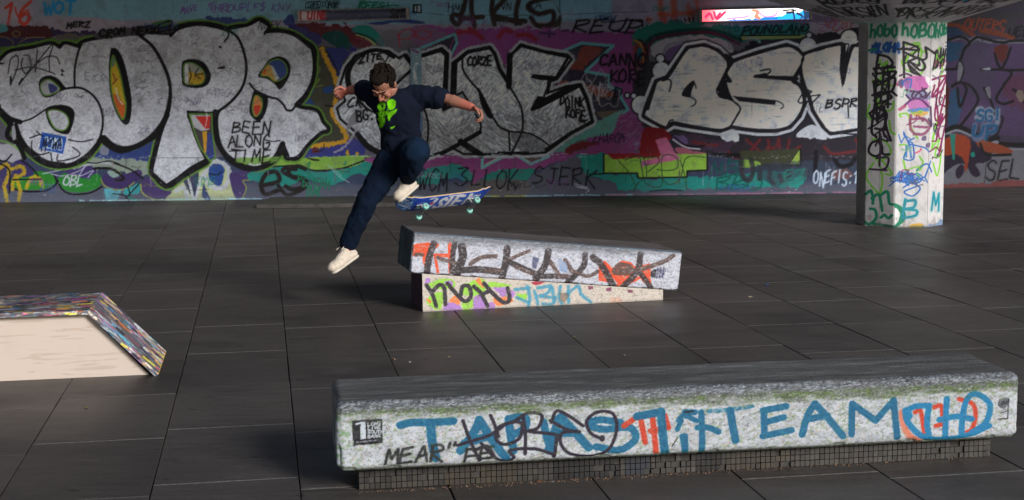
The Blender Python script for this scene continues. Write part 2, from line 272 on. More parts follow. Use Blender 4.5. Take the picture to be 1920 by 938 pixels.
    P([(25, 306), (45, 300), (62, 318), (60, 330), (30, 330)], (52, 44, 88)); L([[(-5, 320), (12, 308), (18, 322), (10, 345)], [(22, 318), (40, 312), (46, 325), (28, 335), (24, 355)], [(50, 352), (58, 335), (72, 332), (80, 350)], [(30, 330), (38, 355), (36, 375)], [(8, 350), (14, 378)]], 7, (164, 134, 26), rough=3, soft=2, a=.9)
    L([[(0, 306), (18, 320), (18, 362)], [(40, 300), (60, 315), (72, 330)], [(25, 337), (78, 336)]], 3, K); L([[(95, 326), (120, 330), (150, 320), (160, 312), (150, 330), (175, 320), (165, 333)]], 1.6, (150, 148, 166)); T('OBL', 118, 330, 18, 38, 2.4, (158, 158, 166), jit=.15); L([[(80, 326), (160, 310), (200, 306), (215, 312)]], 1.6, (160, 160, 172))
    P([(190, 336), (205, 322), (235, 326), (262, 318), (266, 332), (250, 345), (232, 354), (205, 350), (192, 342)], (56, 42, 84)); L([[(190, 336), (196, 348), (215, 356), (235, 354), (252, 342)]], 2, (128, 128, 62))
    P([(202, 322), (220, 318), (226, 328), (212, 333)], (120, 140, 132)); L([[(178, 316), (205, 316), (222, 324), (232, 336), (218, 338)]], 5, K, rough=1); L([[(215, 306), (245, 318), (270, 336)]], 3, K); L([[(150, 303), (180, 306), (205, 302), (225, 308)]], 2, K)
    P([(196, 356), (222, 358), (222, 370), (200, 376)], (72, 142, 152), rough=4, soft=3, a=.9); P([(232, 358), (262, 345), (262, 360), (240, 366)], (40, 130, 130), rough=3, a=.9)
    L([[(240, 350), (244, 365), (236, 372), (262, 344)], [(212, 363), (232, 366), (240, 373)]], 2.4, (20, 30, 32)); L([[(242, 370), (256, 376)]], 4, (22, 104, 84))
    P([(264, 342), (280, 333), (300, 348), (325, 366), (320, 376), (290, 375), (268, 362)], (64, 50, 90)); L([[(264, 345), (268, 362), (290, 374), (322, 374)]], 2.4, (130, 130, 62))
    P([(312, 374), (330, 352), (362, 322), (400, 304), (430, 320), (440, 360), (436, 376), (320, 378)], (148, 152, 112), rough=4); L([[(330, 358), (345, 352), (352, 372)], [(372, 340), (366, 372)]], 7, (150, 152, 152), rough=2)
    P([(345, 340), (358, 330), (372, 325), (366, 372), (356, 360)], (52, 58, 78), rough=2); P([(382, 345), (388, 358), (396, 378), (380, 370)], (50, 60, 92)); L([[(353, 330), (362, 370)], [(380, 326), (367, 374)]], 5, (158, 156, 156), rough=1.4)
    P([(394, 312), (406, 306), (420, 314), (418, 336), (412, 350), (398, 342), (392, 328)], (36, 62, 116), rough=3); L([[(394, 326), (408, 328), (416, 322)]], 2.2, K); L([[(385, 325), (392, 308), (406, 302), (422, 308), (430, 322), (428, 340), (418, 352), (402, 352), (390, 342), (384, 330)]], 8, (150, 150, 152), rough=4, soft=2)
    P([(432, 325), (458, 320), (473, 326), (470, 336), (456, 338), (462, 352), (456, 368), (446, 377), (440, 368), (434, 350)], (62, 48, 88)); L([[(473, 324), (470, 337), (456, 339), (462, 354), (452, 376)]], 1.8, (130, 130, 62))
    # lime and teal band
    P([(470, 312), (520, 300), (560, 296), (680, 292), (700, 300), (680, 308), (650, 315), (600, 320), (560, 316), (500, 314)], (112, 146, 58), rough=2)
    P([(470, 322), (500, 314), (560, 312), (600, 322), (660, 314), (700, 296), (708, 316), (690, 330), (668, 325), (640, 340), (620, 346), (570, 336), (550, 345), (530, 350), (470, 338)], (30, 118, 106), rough=3)
    L([[(500, 313), (560, 311), (590, 320), (640, 316), (670, 306), (696, 296)], [(685, 296), (705, 304)]], 3, K)
    P([(575, 296), (600, 300), (590, 302)], (40, 30, 30)); T('eS', 484, 314, 48, 92, 8, (34, 30, 30), slant=.1, jit=.02); L([[(522, 348), (540, 366), (574, 350), (570, 335), (545, 330), (530, 322), (535, 316), (555, 318)]], 7, (34, 30, 30))
    T('PEUTYM', 556, 330, 16, 62, 2.2, (18, 104, 72), rise=8, jit=.3); T('DAL.', 575, 346, 18, 40, 2.4, (18, 104, 72), jit=.3, rise=10); L([[(575, 310), (582, 304), (578, 320), (590, 335), (612, 352)]], 2, (18, 104, 72)); T('42', 637, 302, 8, 13, 1.4, (30, 96, 104))
    L([[(615, 310), (635, 330), (654, 342)], [(620, 312), (640, 330)]], 1.6, (130, 160, 154), a=.8)
    # mauve zigzag band right of the skater
    P([(690, 296), (780, 292), (1060, 288), (1200, 286), (1200, 292), (1060, 300), (1010, 318), (960, 316), (930, 322), (905, 334), (888, 345), (880, 322), (850, 312), (820, 318), (800, 325), (790, 312), (720, 312), (695, 306)], (124, 58, 108), rough=3)
    P([(790, 330), (800, 318), (850, 308), (880, 320), (885, 338), (850, 334), (830, 336), (820, 345), (760, 340)], (38, 116, 108), rough=3); P([(905, 336), (930, 320), (1000, 316), (990, 335), (965, 340), (930, 340)], (36, 112, 102), rough=3)
    P([(1080, 290), (1135, 290), (1140, 325), (1195, 326), (1200, 335), (1350, 330), (1500, 320), (1500, 352), (1460, 350), (1330, 354), (1150, 356), (1130, 335), (1100, 330), (1085, 310)], (30, 122, 112), rough=4)
    P([(1060, 300), (1085, 296), (1100, 330), (1150, 340), (1140, 362), (985, 366), (985, 340), (1020, 318)], (80, 80, 92), rough=3); P([(905, 338), (985, 340), (985, 366), (880, 366), (880, 345)], (92, 84, 80), rough=4, a=.8)
    L([[(905, 292), (904, 315), (944, 294)], [(970, 292), (995, 308), (1030, 293)], [(792, 296), (800, 290)]], 5, (100, 150, 150), smooth=False, rough=1); L([[(911, 308), (935, 296)], [(978, 294), (993, 303)]], 1.8, (160, 160, 140), smooth=False)
    P([(912, 292), (935, 292), (916, 300)], (84, 72, 66)); P([(980, 292), (1020, 292), (996, 302)], (84, 72, 66))
    T('NWCM', 764, 322, 34, 76, 2.4, (24, 22, 28), slant=.12, jit=.1); T('3', 850, 316, 33, 30, 2.4, (24, 22, 28)); T('LLOK', 882, 320, 32, 90, 2.4, (24, 22, 28), slant=.12); T('SJERK', 996, 316, 32, 122, 2.4, (24, 22, 28), jit=.12, slant=.12)
    L([[(1078, 345), (1102, 352), (1080, 350), (1104, 356), (1098, 362)]], 1.8, (150, 150, 160))
    # ---- teal arrows round the second piece
    TE = (86, 142, 148)
    P([(785, 100), (855, 62), (860, 80), (846, 112), (838, 130), (842, 160), (860, 190), (790, 110)], (52, 46, 58), smooth=False); L([[(790, 90), (853, 64), (857, 80), (842, 112), (842, 130)], [(842, 116), (875, 98), (905, 92)]], 5, TE, smooth=False, rough=1); L([[(850, 74), (838, 108)]], 2, (120, 60, 120))
    P([(1035, 102), (1090, 82), (1148, 86), (1095, 134), (1140, 142), (1142, 162), (1162, 165), (1164, 182), (1178, 205), (1110, 245), (1060, 270), (1040, 284), (1060, 230), (1090, 170), (1040, 160), (1060, 130)], (52, 50, 62), smooth=False)
    P([(1092, 88), (1130, 92), (1095, 125), (1078, 128), (1085, 100)], (118, 58, 52), rough=3); P([(1075, 118), (1095, 118), (1092, 134), (1070, 130)], (112, 54, 46), rough=2); P([(1050, 152), (1100, 158), (1150, 175), (1130, 184), (1095, 168), (1055, 162)], (120, 62, 50), rough=3); P([(1068, 132), (1096, 134), (1094, 150), (1065, 152)], (48, 38, 58), rough=2)
    L([[(1035, 105), (1090, 81), (1150, 86), (1098, 134), (1142, 142), (1142, 164), (1163, 166), (1165, 184), (1178, 206), (1150, 222)]], 5.5, TE, smooth=False, rough=1); P([(1118, 210), (1166, 206), (1130, 225)], (92, 80, 66), smooth=False)
    P([(1130, 222), (1170, 205), (1166, 222), (1175, 245), (1150, 240), (1150, 252), (1120, 256), (1080, 265), (1062, 285), (1030, 288), (1050, 268), (1100, 240)], (84, 134, 124), smooth=False, rough=3)
    P([(1065, 275), (1100, 266), (1130, 268), (1090, 280), (1060, 290)], (104, 34, 42), rough=3); P([(1165, 215), (1200, 230), (1206, 270), (1180, 285), (1080, 288), (1110, 275), (1130, 262), (1150, 250)], (122, 56, 104), rough=4)
    for k in range(60):
        x = c.rng.uniform(1150, 1205); y = c.rng.uniform(212, 282); L([[(x, y), (x + c.rng.uniform(4, 14), y + c.rng.uniform(-12, 2))]], 1, [(96, 140, 140), (150, 120, 150), (70, 60, 90)][k % 3], smooth=False, a=.7)
    T('KHAROM', 1110, 256, 16, 62, 1.8, (46, 34, 56), jit=.4, rise=-5)
    T('CANNO', 1124, 102, 22, 88, 4, (26, 20, 32), jit=.1, slant=.05); T('KORE', 1142, 132, 24, 70, 3.8, (26, 20, 32), slant=.05); T('P', 1148, 168, 28, 16, 3, (24, 20, 30))
    for k in range(5): c.scrawl(1090 + 8 * k, 128 + 10 * k, 44, 34, 7, 1.7, (140, 132, 138), a=.85)
    T('SNUP', 1096, 158, 24, 52, 1.8, (146, 136, 140), jit=.4)
    # ---------- SILVER textures
    crack = np.abs(fbm(X / 16 + Y / 40, Y / 12 - X / 30, 61, 3) - .5)
    t1 = 1.04 - .08 * sstep(.5, .7, fbm(X / 20, Y / 20, 31)) - .12 * sstep(.56, .68, fbm(X / 3.2, Y / 2.6, 32)) - .14 * (1 - sstep(0, .02, crack)) * (n2 > .5) + .12 * (vn(X / 1.6, Y / 1.6, 3) - .5) + .14 * (fbm(X / 45, Y / 45, 9) - .5)
    u = (X * .8 + Y * .6); v = (-X * .6 + Y * .8)
    st = fbm(u / 7, v / 1.7, 40, 2); st2 = fbm(v / 6, u / 1.6, 43, 2)
    mix = sstep(.4, .6, fbm(X / 30, Y / 30, 45, 2)); st = st * mix + st2 * (1 - mix)
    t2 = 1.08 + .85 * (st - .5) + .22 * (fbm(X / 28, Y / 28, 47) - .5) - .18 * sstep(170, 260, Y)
    hs_ = fbm(X / 26, Y / 1.5, 50, 2); t3 = 1.03 - .2 * sstep(.6, .7, hs_) * sstep(.45, .6, fbm(X / 35, Y / 18, 52)) + .1 * (n2 - .5) - .1 * sstep(.52, .7, fbm(X / 22, Y / 22, 53)) + .06 * (vn(X / 1.5, Y / 1.5, 4) - .5)
    SV = (166, 164, 168); GR = (84, 118, 46)
    # SOPE
    for q in (S_, O_, P_, R_): L([q], 21, GR, closed=True, rough=1.6, soft=1.5)
    for q in (S_, O_, P_, R_): L([q], 14, K, closed=True, rough=.8)
    P([(195, 258), (230, 278), (290, 255), (290, 262), (230, 288), (192, 270)], K)
    for q in (S_, O_, P_): P(q, SV, tex=t1)
    P(R_, SV, tex=t1)
    L([S_[20:34]], 9, K); L([[(50, 279), (72, 300), (100, 311), (135, 309), (165, 291), (185, 268), (192, 258)]], 9, K)
    L([[(-60, 172), (-20, 188), (0, 206), (18, 222), (38, 229)]], 9, K); L([[(36, 230), (60, 222), (85, 206)]], 3, K); L([[(20, 232), (14, 256), (34, 270), (46, 296)]], 9, K); L([[(30, 234), (38, 258)]], 7, K, w1=2)
    P([(22, 240), (27, 236), (30, 258), (24, 262)], (140, 136, 140))
    L([[(153, 82), (146, 100), (140, 130), (140, 165)]], 4, K); L([[(112, 170), (125, 166), (150, 165), (172, 177), (187, 198), (193, 225), (190, 250), (182, 268)]], 4.2, K)
    L([[(258, 64), (285, 86), (303, 115), (317, 150), (319, 190), (310, 226), (290, 252)]], 6, K); L([[(292, 252), (262, 272), (235, 279), (212, 273), (195, 258)]], 10, K)
    P([(73, 155), (80, 145), (95, 142), (110, 149), (122, 163), (127, 167), (113, 171), (100, 180), (85, 183), (75, 172)], K); q = [(77, 157), (90, 149), (103, 156), (112, 168), (98, 177), (84, 179), (77, 170)]; P(q, (150, 148, 150)); P([(91, 157), (103, 160), (108, 168), (96, 175), (92, 168)], (58, 62, 108)); L([q], 2.6, GR, closed=True)
    P([(86, 205), (100, 198), (120, 197), (135, 203), (140, 215), (136, 235), (128, 251), (113, 250), (100, 243), (90, 228)], K); q = [(90, 209), (108, 207), (124, 216), (129, 231), (121, 244), (105, 242), (95, 228)]; P(q, SV, tex=t1); L([q], 2.6, GR, closed=True)
    P([(207, 95), (213, 90), (222, 95), (232, 115), (241, 150), (247, 190), (244, 225), (236, 234), (225, 225), (213, 200), (206, 170), (204, 130)], K)
    q = [(211, 105), (217, 114), (226, 142), (232, 175), (236, 200), (231, 224), (222, 212), (213, 190), (208, 160), (207, 130)]; P(q, (176, 146, 34)); P([(210, 176), (222, 182), (233, 196), (236, 205), (231, 222), (222, 210), (213, 192)], (182, 84, 34)); P([(210, 106), (215, 112), (214, 124), (209, 124)], (96, 118, 96)); L([[(212, 138), (216, 152), (211, 158), (220, 148)]], 2, (120, 50, 40)); L([[(217, 165), (222, 185), (230, 196)]], 2, (190, 180, 160)); L([q], 3, GR, closed=True)
    L([[(320, 67), (335, 54), (370, 46), (405, 51), (428, 58)]], 6, K); L([[(425, 55), (445, 70), (457, 97), (462, 130), (455, 162), (437, 187), (415, 205), (398, 212), (352, 210)]], 5, K); L([[(352, 209), (362, 245), (375, 278), (388, 302)]], 4, K); L([[(388, 301), (360, 316), (335, 335), (312, 350)]], 9, K); L([[(312, 350), (292, 332), (284, 322), (290, 290), (302, 245), (314, 215)]], 9, K); L([[(428, 56), (428, 68), (421, 78)]], 3, K)
    P([(341, 120), (350, 112), (370, 112), (385, 120), (395, 140), (392, 155), (380, 164), (360, 165), (344, 160), (341, 150)], K); q = [(345, 122), (358, 118), (372, 124), (382, 135), (384, 148), (375, 158), (350, 158), (345, 148)]; P(q, (130, 130, 116)); P([(352, 135), (368, 138), (382, 134), (384, 150), (372, 158), (354, 156)], (172, 136, 36)); P([(347, 124), (352, 122), (353, 155), (347, 156)], (176, 174, 170)); L([[(355, 128), (358, 142), (354, 154)], [(372, 128), (366, 140), (376, 148)], [(368, 140), (382, 138)]], 2, (40, 36, 30)); L([q], 2.4, GR, closed=True)
    q = [(355, 214), (397, 214), (399, 250), (404, 296), (394, 302), (376, 278), (364, 246)]; P(q, (66, 60, 60), smooth=False); P([(357, 216), (394, 216), (393, 243), (378, 246), (362, 238)], (158, 154, 156), smooth=False); P([(366, 218), (395, 218), (393, 242), (385, 242)], (172, 44, 40), smooth=False); P([(379, 247), (388, 246), (389, 288), (383, 286)], (176, 128, 34), smooth=False); P([(389, 250), (399, 250), (404, 298), (394, 300), (386, 290)], (50, 58, 110), smooth=False); L([q], 3, GR, closed=True, smooth=False)
    L([[(404, 210), (404, 240), (409, 268), (425, 294), (446, 310), (470, 317), (495, 312), (516, 296), (530, 270)]], 10, K)
    L([[(428, 56), (445, 52), (465, 48), (485, 38)], [(485, 37), (503, 50), (497, 61), (496, 64)], [(497, 61), (525, 60), (550, 66), (572, 82), (588, 96)]], 4, K); L([[(587, 94), (590, 120), (587, 150), (573, 178), (556, 196)]], 8, K); L([[(615, 243), (598, 252), (575, 273), (557, 294), (537, 293), (531, 270)]], 4, K); P([(530, 264), (538, 280), (543, 295), (530, 292), (525, 284)], K)
    P([(484, 143), (495, 125), (505, 112), (522, 106), (538, 112), (545, 128), (540, 148), (525, 168), (515, 158), (500, 148)], K); q = [(489, 141), (500, 122), (512, 113), (525, 112), (536, 122), (538, 138), (528, 149), (515, 153), (503, 144)]; P(q, (52, 68, 116)); P([(490, 140), (500, 124), (509, 124), (520, 150), (514, 152), (503, 144)], (166, 128, 60)); P([(507, 124), (512, 124), (524, 148), (517, 151)], (150, 150, 146), smooth=False); L([[(492, 138), (498, 130), (496, 140)]], 2, (176, 60, 40)); L([q], 2.4, GR, closed=True)
    P([(478, 168), (490, 178), (502, 182), (500, 205), (490, 225), (480, 226), (468, 212), (470, 190)], K); q = [(478, 180), (489, 184), (492, 196), (488, 211), (479, 219), (473, 206)]; P(q, (178, 116, 60)); P([(476, 200), (488, 198), (486, 210), (480, 216)], (178, 56, 40)); L([q], 2.4, GR, closed=True)
    L([[(468, 157), (480, 170), (505, 182), (520, 186), (532, 197), (537, 206), (547, 207), (557, 195)]], 4, K)
    P([(440, 300), (455, 296), (520, 294), (515, 304), (480, 308), (450, 306)], (100, 140, 50), a=.8, rough=2); 
    T('BEEN', 434, 230, 20, 74, 2.7, (24, 22, 24), slant=.1, jit=.1); T('ALONG', 426, 254, 22, 82, 2.7, (24, 22, 24), slant=.05, jit=.1); T('TIME', 430, 282, 22, 80, 2.7, (24, 22, 24), slant=.1); L([[(495, 262), (510, 265), (525, 264)], [(430, 284), (460, 282)]], 2, (24, 22, 24))
    P([(180, 62), (240, 52), (318, 44), (322, 62), (290, 60), (262, 66), (225, 70), (186, 73)], (70, 64, 72), rough=2); T('CROM NERKER', 186, 57, 13, 134, 3.6, (20, 18, 18), rise=-12, slant=.1); P([(285, 44), (318, 36), (320, 44), (300, 50)], (70, 104, 40), rough=2); L([[(286, 60), (300, 46), (322, 40), (318, 56), (330, 52)]], 3, (20, 24, 18))
    for k in range(64):  # thin scratched tags
        x = c.rng.choice([30, 160, 260, 270, 375, 400, 425, 470, 330, 560, 500]) + c.rng.uniform(-20, 30); y = c.rng.uniform(75, 210); c.scrawl(x, y, c.rng.uniform(14, 34), c.rng.uniform(6, 14), 7, .9, (74, 70, 92) if k % 2 else (58, 56, 60), a=.65)
    for q in ([(15, 138), (20, 112), (32, 105), (34, 120), (28, 140), (20, 158)], [(42, 110), (40, 125), (48, 138), (58, 125), (54, 105), (44, 104)], [(70, 92), (68, 120), (66, 135)], [(98, 82), (80, 104), (36, 158)], [(70, 118), (90, 106), (106, 108), (112, 120)], [(70, 84), (98, 82), (92, 110), (93, 132)], [(28, 132), (60, 126), (96, 136), (103, 140)]): L([q], 2.2, (40, 38, 42))
    L([[(20, 145), (20, 158)], [(36, 158), (42, 148)], [(116, 132), (118, 134)], [(116, 140), (117, 141)]], 4, (26, 24, 28), smooth=False); c.blend(np.exp(-((X - 58) / 22) ** 2 - ((Y - 122) / 18) ** 2) * .3, (80, 78, 84))
    P([(79, 248), (125, 257), (118, 289), (73, 279)], (34, 74, 148), smooth=False); T('BOMA', 82, 256, 10, 36, 1.8, (176, 190, 216), rise=6); T('JLOKS', 79, 268, 9, 38, 1.8, (176, 190, 216), rise=6); T('MXWA', 78, 258, 20, 38, 2, (20, 24, 44), rise=6, jit=.3)
    L([[(68, 246), (80, 256)], [(56, 259), (75, 252)], [(60, 264), (60, 280), (75, 290), (92, 286)], [(95, 287), (98, 302)], [(128, 262), (150, 266), (174, 262)], [(136, 276), (150, 288), (140, 296), (110, 302), (108, 290)]], 2.4, (24, 22, 26))
    P([(408, 127), (420, 124), (421, 129), (410, 130)], (40, 38, 42)); L([[(412, 88), (414, 89)]], 4, (30, 28, 32), smooth=False)
    for x0, y0, y1 in ((545, 130, 200), (556, 215, 290), (342, 170, 215), (386, 205, 240)): L([[(x0, y0), (x0 + 2, (y0 + y1) / 2), (x0 - 1, y1)]], 1.6, (196, 194, 196), a=.6, rough=2)
    L([[(262, 296), (380, 296)]], 1.2, (70, 66, 70), a=.8)
    # ------------------------- second silver piece (broken block letters)
    A2 = [(640, 160), (650, 128), (668, 106), (695, 96), (728, 98), (748, 112), (760, 104), (772, 122), (775, 290), (722, 288), (695, 272), (668, 246), (640, 222), (634, 204), (650, 190)]
    L2 = [(790, 106), (828, 93), (838, 102), (834, 205), (862, 193), (884, 200), (895, 215), (904, 237), (898, 250), (882, 262), (850, 276), (800, 292), (778, 290), (780, 105)]
    N2 = [(855, 116), (878, 98), (918, 90), (927, 102), (936, 130), (952, 155), (965, 180), (978, 205), (980, 240), (972, 265), (960, 287), (870, 287), (850, 276), (902, 250), (895, 215), (868, 170), (853, 178)]
    E2 = [(962, 103), (977, 86), (1020, 98), (1063, 105), (1069, 111), (1043, 147), (1030, 151), (1024, 178), (1060, 165), (1088, 160), (1100, 187), (1110, 228), (1072, 248), (1022, 284), (985, 287), (955, 285), (960, 250), (978, 205), (965, 180), (953, 158)]
    HG = (150, 150, 154)
    for q in (A2, L2, N2, E2): L([q], 19, HG, closed=True, smooth=False, rough=3, soft=2)
    for q in (A2, L2, N2, E2): L([q], 9, K, closed=True, smooth=False, rough=.8)
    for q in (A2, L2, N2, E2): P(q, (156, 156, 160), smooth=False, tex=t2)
    L([[(655, 165), (652, 140), (664, 114), (690, 97), (715, 95), (738, 108)]], 11, K, w1=6); L([[(757, 104), (773, 124)]], 5, K); L([[(772, 130), (746, 155), (735, 166)], [(733, 210), (706, 196), (690, 188)]], 5, K); L([[(670, 252), (690, 275), (718, 290)]], 11, K)
    P([(652, 245), (670, 228), (674, 212), (664, 212), (652, 228), (650, 250), (660, 258)], (116, 112, 116), rough=2); L([[(674, 232), (660, 258), (645, 276), (628, 286)]], 4, (150, 144, 148), rough=3, a=.7)
    T('ZITE', 672, 104, 13, 44, 3.4, K, rise=-4); L([[(717, 110), (722, 116), (728, 106)]], 2.4, K); T('CR', 651, 184, 20, 28, 3.2, K, jit=.2); T('BG', 668, 206, 18, 24, 3.4, K, slant=-.1); L([[(697, 223), (698, 224)]], 4, K, smooth=False); L([[(672, 188), (690, 205), (715, 216)]], 6, K, w1=3)
    L([[(790, 106), (826, 95), (836, 103), (831, 206), (863, 192)]], 6, K, smooth=False); L([[(793, 200), (801, 222), (803, 250), (797, 287)], [(892, 214), (902, 236), (898, 249)]], 4, K); L([[(900, 248), (865, 268), (828, 288)]], 8, K); L([[(864, 266), (902, 291)]], 12, K, w1=7)
    L([[(852, 120), (850, 178)]], 12, K, smooth=False); L([[(855, 117), (878, 98), (918, 90), (927, 101), (936, 130), (952, 156)]], 6, K, smooth=False); L([[(867, 110), (868, 130), (880, 150), (897, 170), (914, 202), (935, 236), (956, 247)], [(950, 155), (965, 178), (978, 205), (980, 240), (972, 262), (960, 285)]], 4, K); P([(897, 164), (912, 190), (923, 214), (920, 223), (909, 212), (900, 190)], K); L([[(954, 246), (956, 282)], [(956, 247), (990, 250), (1012, 260), (1034, 276)]], 3.4, K); L([[(935, 287), (990, 287)]], 6, K, rough=1)
    P([(958, 248), (985, 250), (1010, 262), (1025, 280), (980, 284), (965, 270)], (60, 60, 64), a=.4, rough=4)
    L([[(956, 104), (954, 162)]], 11, K, smooth=False); L([[(958, 103), (977, 86), (1025, 99), (1066, 107), (1042, 147)]], 5.5, K, smooth=False); P([(1000, 139), (994, 146), (1015, 151), (1040, 151), (1043, 143)], K, smooth=False); L([[(1028, 150), (1026, 165), (1020, 180)]], 3.6, K); P([(1008, 180), (994, 205), (998, 209), (1014, 203), (1055, 181), (1090, 163), (1085, 157), (1060, 164), (1024, 182)], K, smooth=False); L([[(1087, 159), (1100, 187), (1111, 228), (1070, 250), (1024, 281)]], 6.5, K, smooth=False)
    T('CORZE', 876, 106, 16, 46, 3.6, K, slant=.05); T('DOINK', 1050, 180, 17, 46, 3.4, K, rise=4, slant=.0); T('KOFE', 1060, 202, 17, 38, 3.6, K, rise=8, slant=.0); L([[(1090, 212), (1086, 226), (1096, 230)], [(1099, 226), (1101, 225)]], 3, K)
    for k in range(8): c.scrawl(c.rng.uniform(965, 1030), c.rng.uniform(105, 130), 26, 14, 6, .9, (90, 84, 110), a=.6)
    for k in range(26): x = c.rng.uniform(640, 1100); y = c.rng.uniform(288, 294); L([[(x, y), (x + c.rng.uniform(3, 16), y + .6)]], c.rng.uniform(1, 2.4), (160, 164, 168), a=.8, rough=1)
    # ------------------------- OSV piece
    Oo = [(1232, 154), (1252, 147), (1290, 92), (1320, 87), (1345, 97), (1364, 116), (1364, 126), (1346, 165), (1348, 178), (1375, 190), (1388, 203), (1382, 216), (1370, 236), (1350, 243), (1300, 236), (1262, 229), (1247, 238), (1209, 217), (1213, 203)]
    So = [(1378, 116), (1425, 100), (1475, 87), (1492, 93), (1507, 109), (1489, 143), (1485, 153), (1498, 162), (1504, 175), (1506, 195), (1497, 217), (1480, 236), (1455, 243), (1420, 243), (1382, 238), (1372, 234), (1388, 205), (1374, 188), (1360, 156), (1371, 153), (1363, 136)]
    Vo = [(1508, 104), (1540, 93), (1577, 85), (1580, 160), (1600, 89), (1640, 86), (1640, 235), (1558, 248), (1545, 236), (1526, 206), (1519, 180), (1510, 160), (1503, 130)]
    BB = [(1238, 110, 7), (1240, 133, 16), (1202, 197, 17), (1188, 180, 4), (1176, 179, 3.5), (1515, 86, 15), (1592, 72, 15), (1517, 66, 4), (1372, 258, 14), (1383, 266, 4), (1524, 258, 14), (1531, 268, 5), (1540, 275, 6), (1384, 276, 6), (1360, 254, 9)]
    WH = (178, 178, 184); DK = (38, 37, 44)
    def circ(b, r): return [(b[0] + r * math.cos(a), b[1] + r * math.sin(a)) for a in np.linspace(0, 6.28, 11)[:-1]]
    for b in BB: P(circ(b, b[2] + 3), DK)
    for q in (Oo, So, Vo): L([q], 29, DK, closed=True, smooth=False)
    for b in BB: P(circ(b, b[2]), WH, tex=t3)
    for q in (Oo, So, Vo): L([q], 24, WH, closed=True, smooth=False)
    P([(1495, 250), (1524, 234), (1550, 256), (1540, 268), (1500, 262)], WH)
    for q in (Oo, So, Vo): L([q], 13, DK, closed=True, smooth=False)
    SL = (196, 195, 200)  # pale silver paint; the brighter light at this end painted in
    for q in (Oo, So, Vo): P(q, SL, tex=t3, smooth=False)
    for q in (Oo, So, Vo): L([q], 3, DK, closed=True, smooth=True)
    P([(1360, 100), (1376, 112), (1365, 130), (1362, 116)], DK); P([(1345, 166), (1358, 140), (1372, 186), (1348, 178)], DK, smooth=False); L([[(1376, 112), (1344, 168)], [(1232, 150), (1215, 205)]], 4, DK); L([[(1240, 150), (1256, 150), (1258, 160), (1255, 172)]], 3, DK); L([[(1250, 238), (1256, 227), (1262, 225)]], 3, DK)
    P([(1278, 178), (1285, 164), (1298, 152), (1303, 155), (1297, 170), (1295, 182), (1286, 182)], DK); L([[(1300, 152), (1304, 160), (1305, 166)], [(1293, 181), (1304, 188), (1303, 196), (1296, 200)], [(1346, 178), (1350, 182), (1362, 186)]], 2.4, DK)
    P([(1412, 146), (1414, 141), (1436, 137), (1440, 142), (1490, 143), (1500, 147), (1492, 153), (1440, 148)], DK, smooth=False); L([[(1426, 133), (1442, 130), (1444, 135), (1436, 141)]], 3, DK); P([(1373, 180), (1456, 188), (1453, 197), (1440, 196), (1386, 190)], DK, smooth=False); L([[(1455, 189), (1466, 194), (1469, 200), (1464, 204)]], 2.4, DK)
    P([(1577, 80), (1593, 82), (1584, 140), (1579, 166), (1574, 130)], DK, smooth=False); P([(1586, 84), (1591, 84), (1586, 98)], WH, smooth=False)
    L([[(1500, 150), (1508, 170), (1496, 190), (1500, 194), (1514, 190), (1510, 200)], [(1505, 148), (1512, 168), (1522, 172), (1508, 182), (1538, 178), (1524, 192), (1522, 205)]], 2.6, DK, smooth=False); L([[(1284, 60), (1290, 62)]], 1, DK)
    T('BSPR', 1548, 186, 17, 58, 3, K, slant=.2, jit=.1); L([[(1590, 196), (1591, 220)], [(1612, 195), (1611, 222)]], 2.4, K)
    # band below OSV
    P([(1206, 246), (1235, 240), (1258, 255), (1240, 280), (1235, 296), (1202, 298)], (118, 24, 32), rough=3); P([(1262, 254), (1300, 252), (1345, 262), (1390, 268), (1390, 286), (1330, 284), (1290, 274), (1268, 265)], (66, 48, 66), rough=4); P([(1262, 256), (1285, 256), (1290, 268), (1280, 274), (1268, 266)], (100, 78, 124), rough=2); L([[(1262, 262), (1285, 276), (1312, 280)]], 3, (170, 160, 168)); L([[(1265, 258), (1285, 272), (1312, 275), (1330, 268)]], 3, K)
    P([(1390, 262), (1480, 258), (1560, 262), (1640, 258), (1640, 298), (1390, 298)], (48, 42, 50), rough=3); L([[(1300, 266), (1330, 272), (1345, 272)], [(1400, 262), (1425, 285)], [(1425, 262), (1400, 290), (1378, 296), (1365, 285)], [(1440, 262), (1445, 290), (1438, 278), (1455, 276), (1460, 260), (1462, 288)], [(1480, 262), (1478, 285), (1500, 275)], [(1545, 275), (1560, 288), (1590, 286), (1625, 280)], [(1605, 262), (1612, 282)]], 5, (122, 36, 38), soft=3, a=.75, rough=2)
    LI = (128, 166, 58)
    P([(1132, 290), (1326, 288), (1326, 319), (1288, 322), (1288, 332), (1197, 333), (1194, 325), (1132, 325)], LI, smooth=False); P([(1136, 288), (1240, 288), (1236, 295), (1150, 298)], (132, 30, 34), smooth=False, rough=2)
    P([(1228, 262), (1250, 258), (1262, 280), (1275, 298), (1240, 306), (1204, 313), (1202, 302), (1240, 294)], (176, 92, 124), smooth=False, rough=1); P([(1268, 276), (1300, 282), (1325, 288), (1275, 288)], (150, 80, 96), rough=2)
    L([[(1132, 289), (1132, 325), (1195, 325), (1197, 334), (1288, 332), (1288, 321), (1326, 319), (1326, 284)]], 3, K, smooth=False); L([[(1105, 327), (1132, 326)]], 2.4, K, smooth=False)
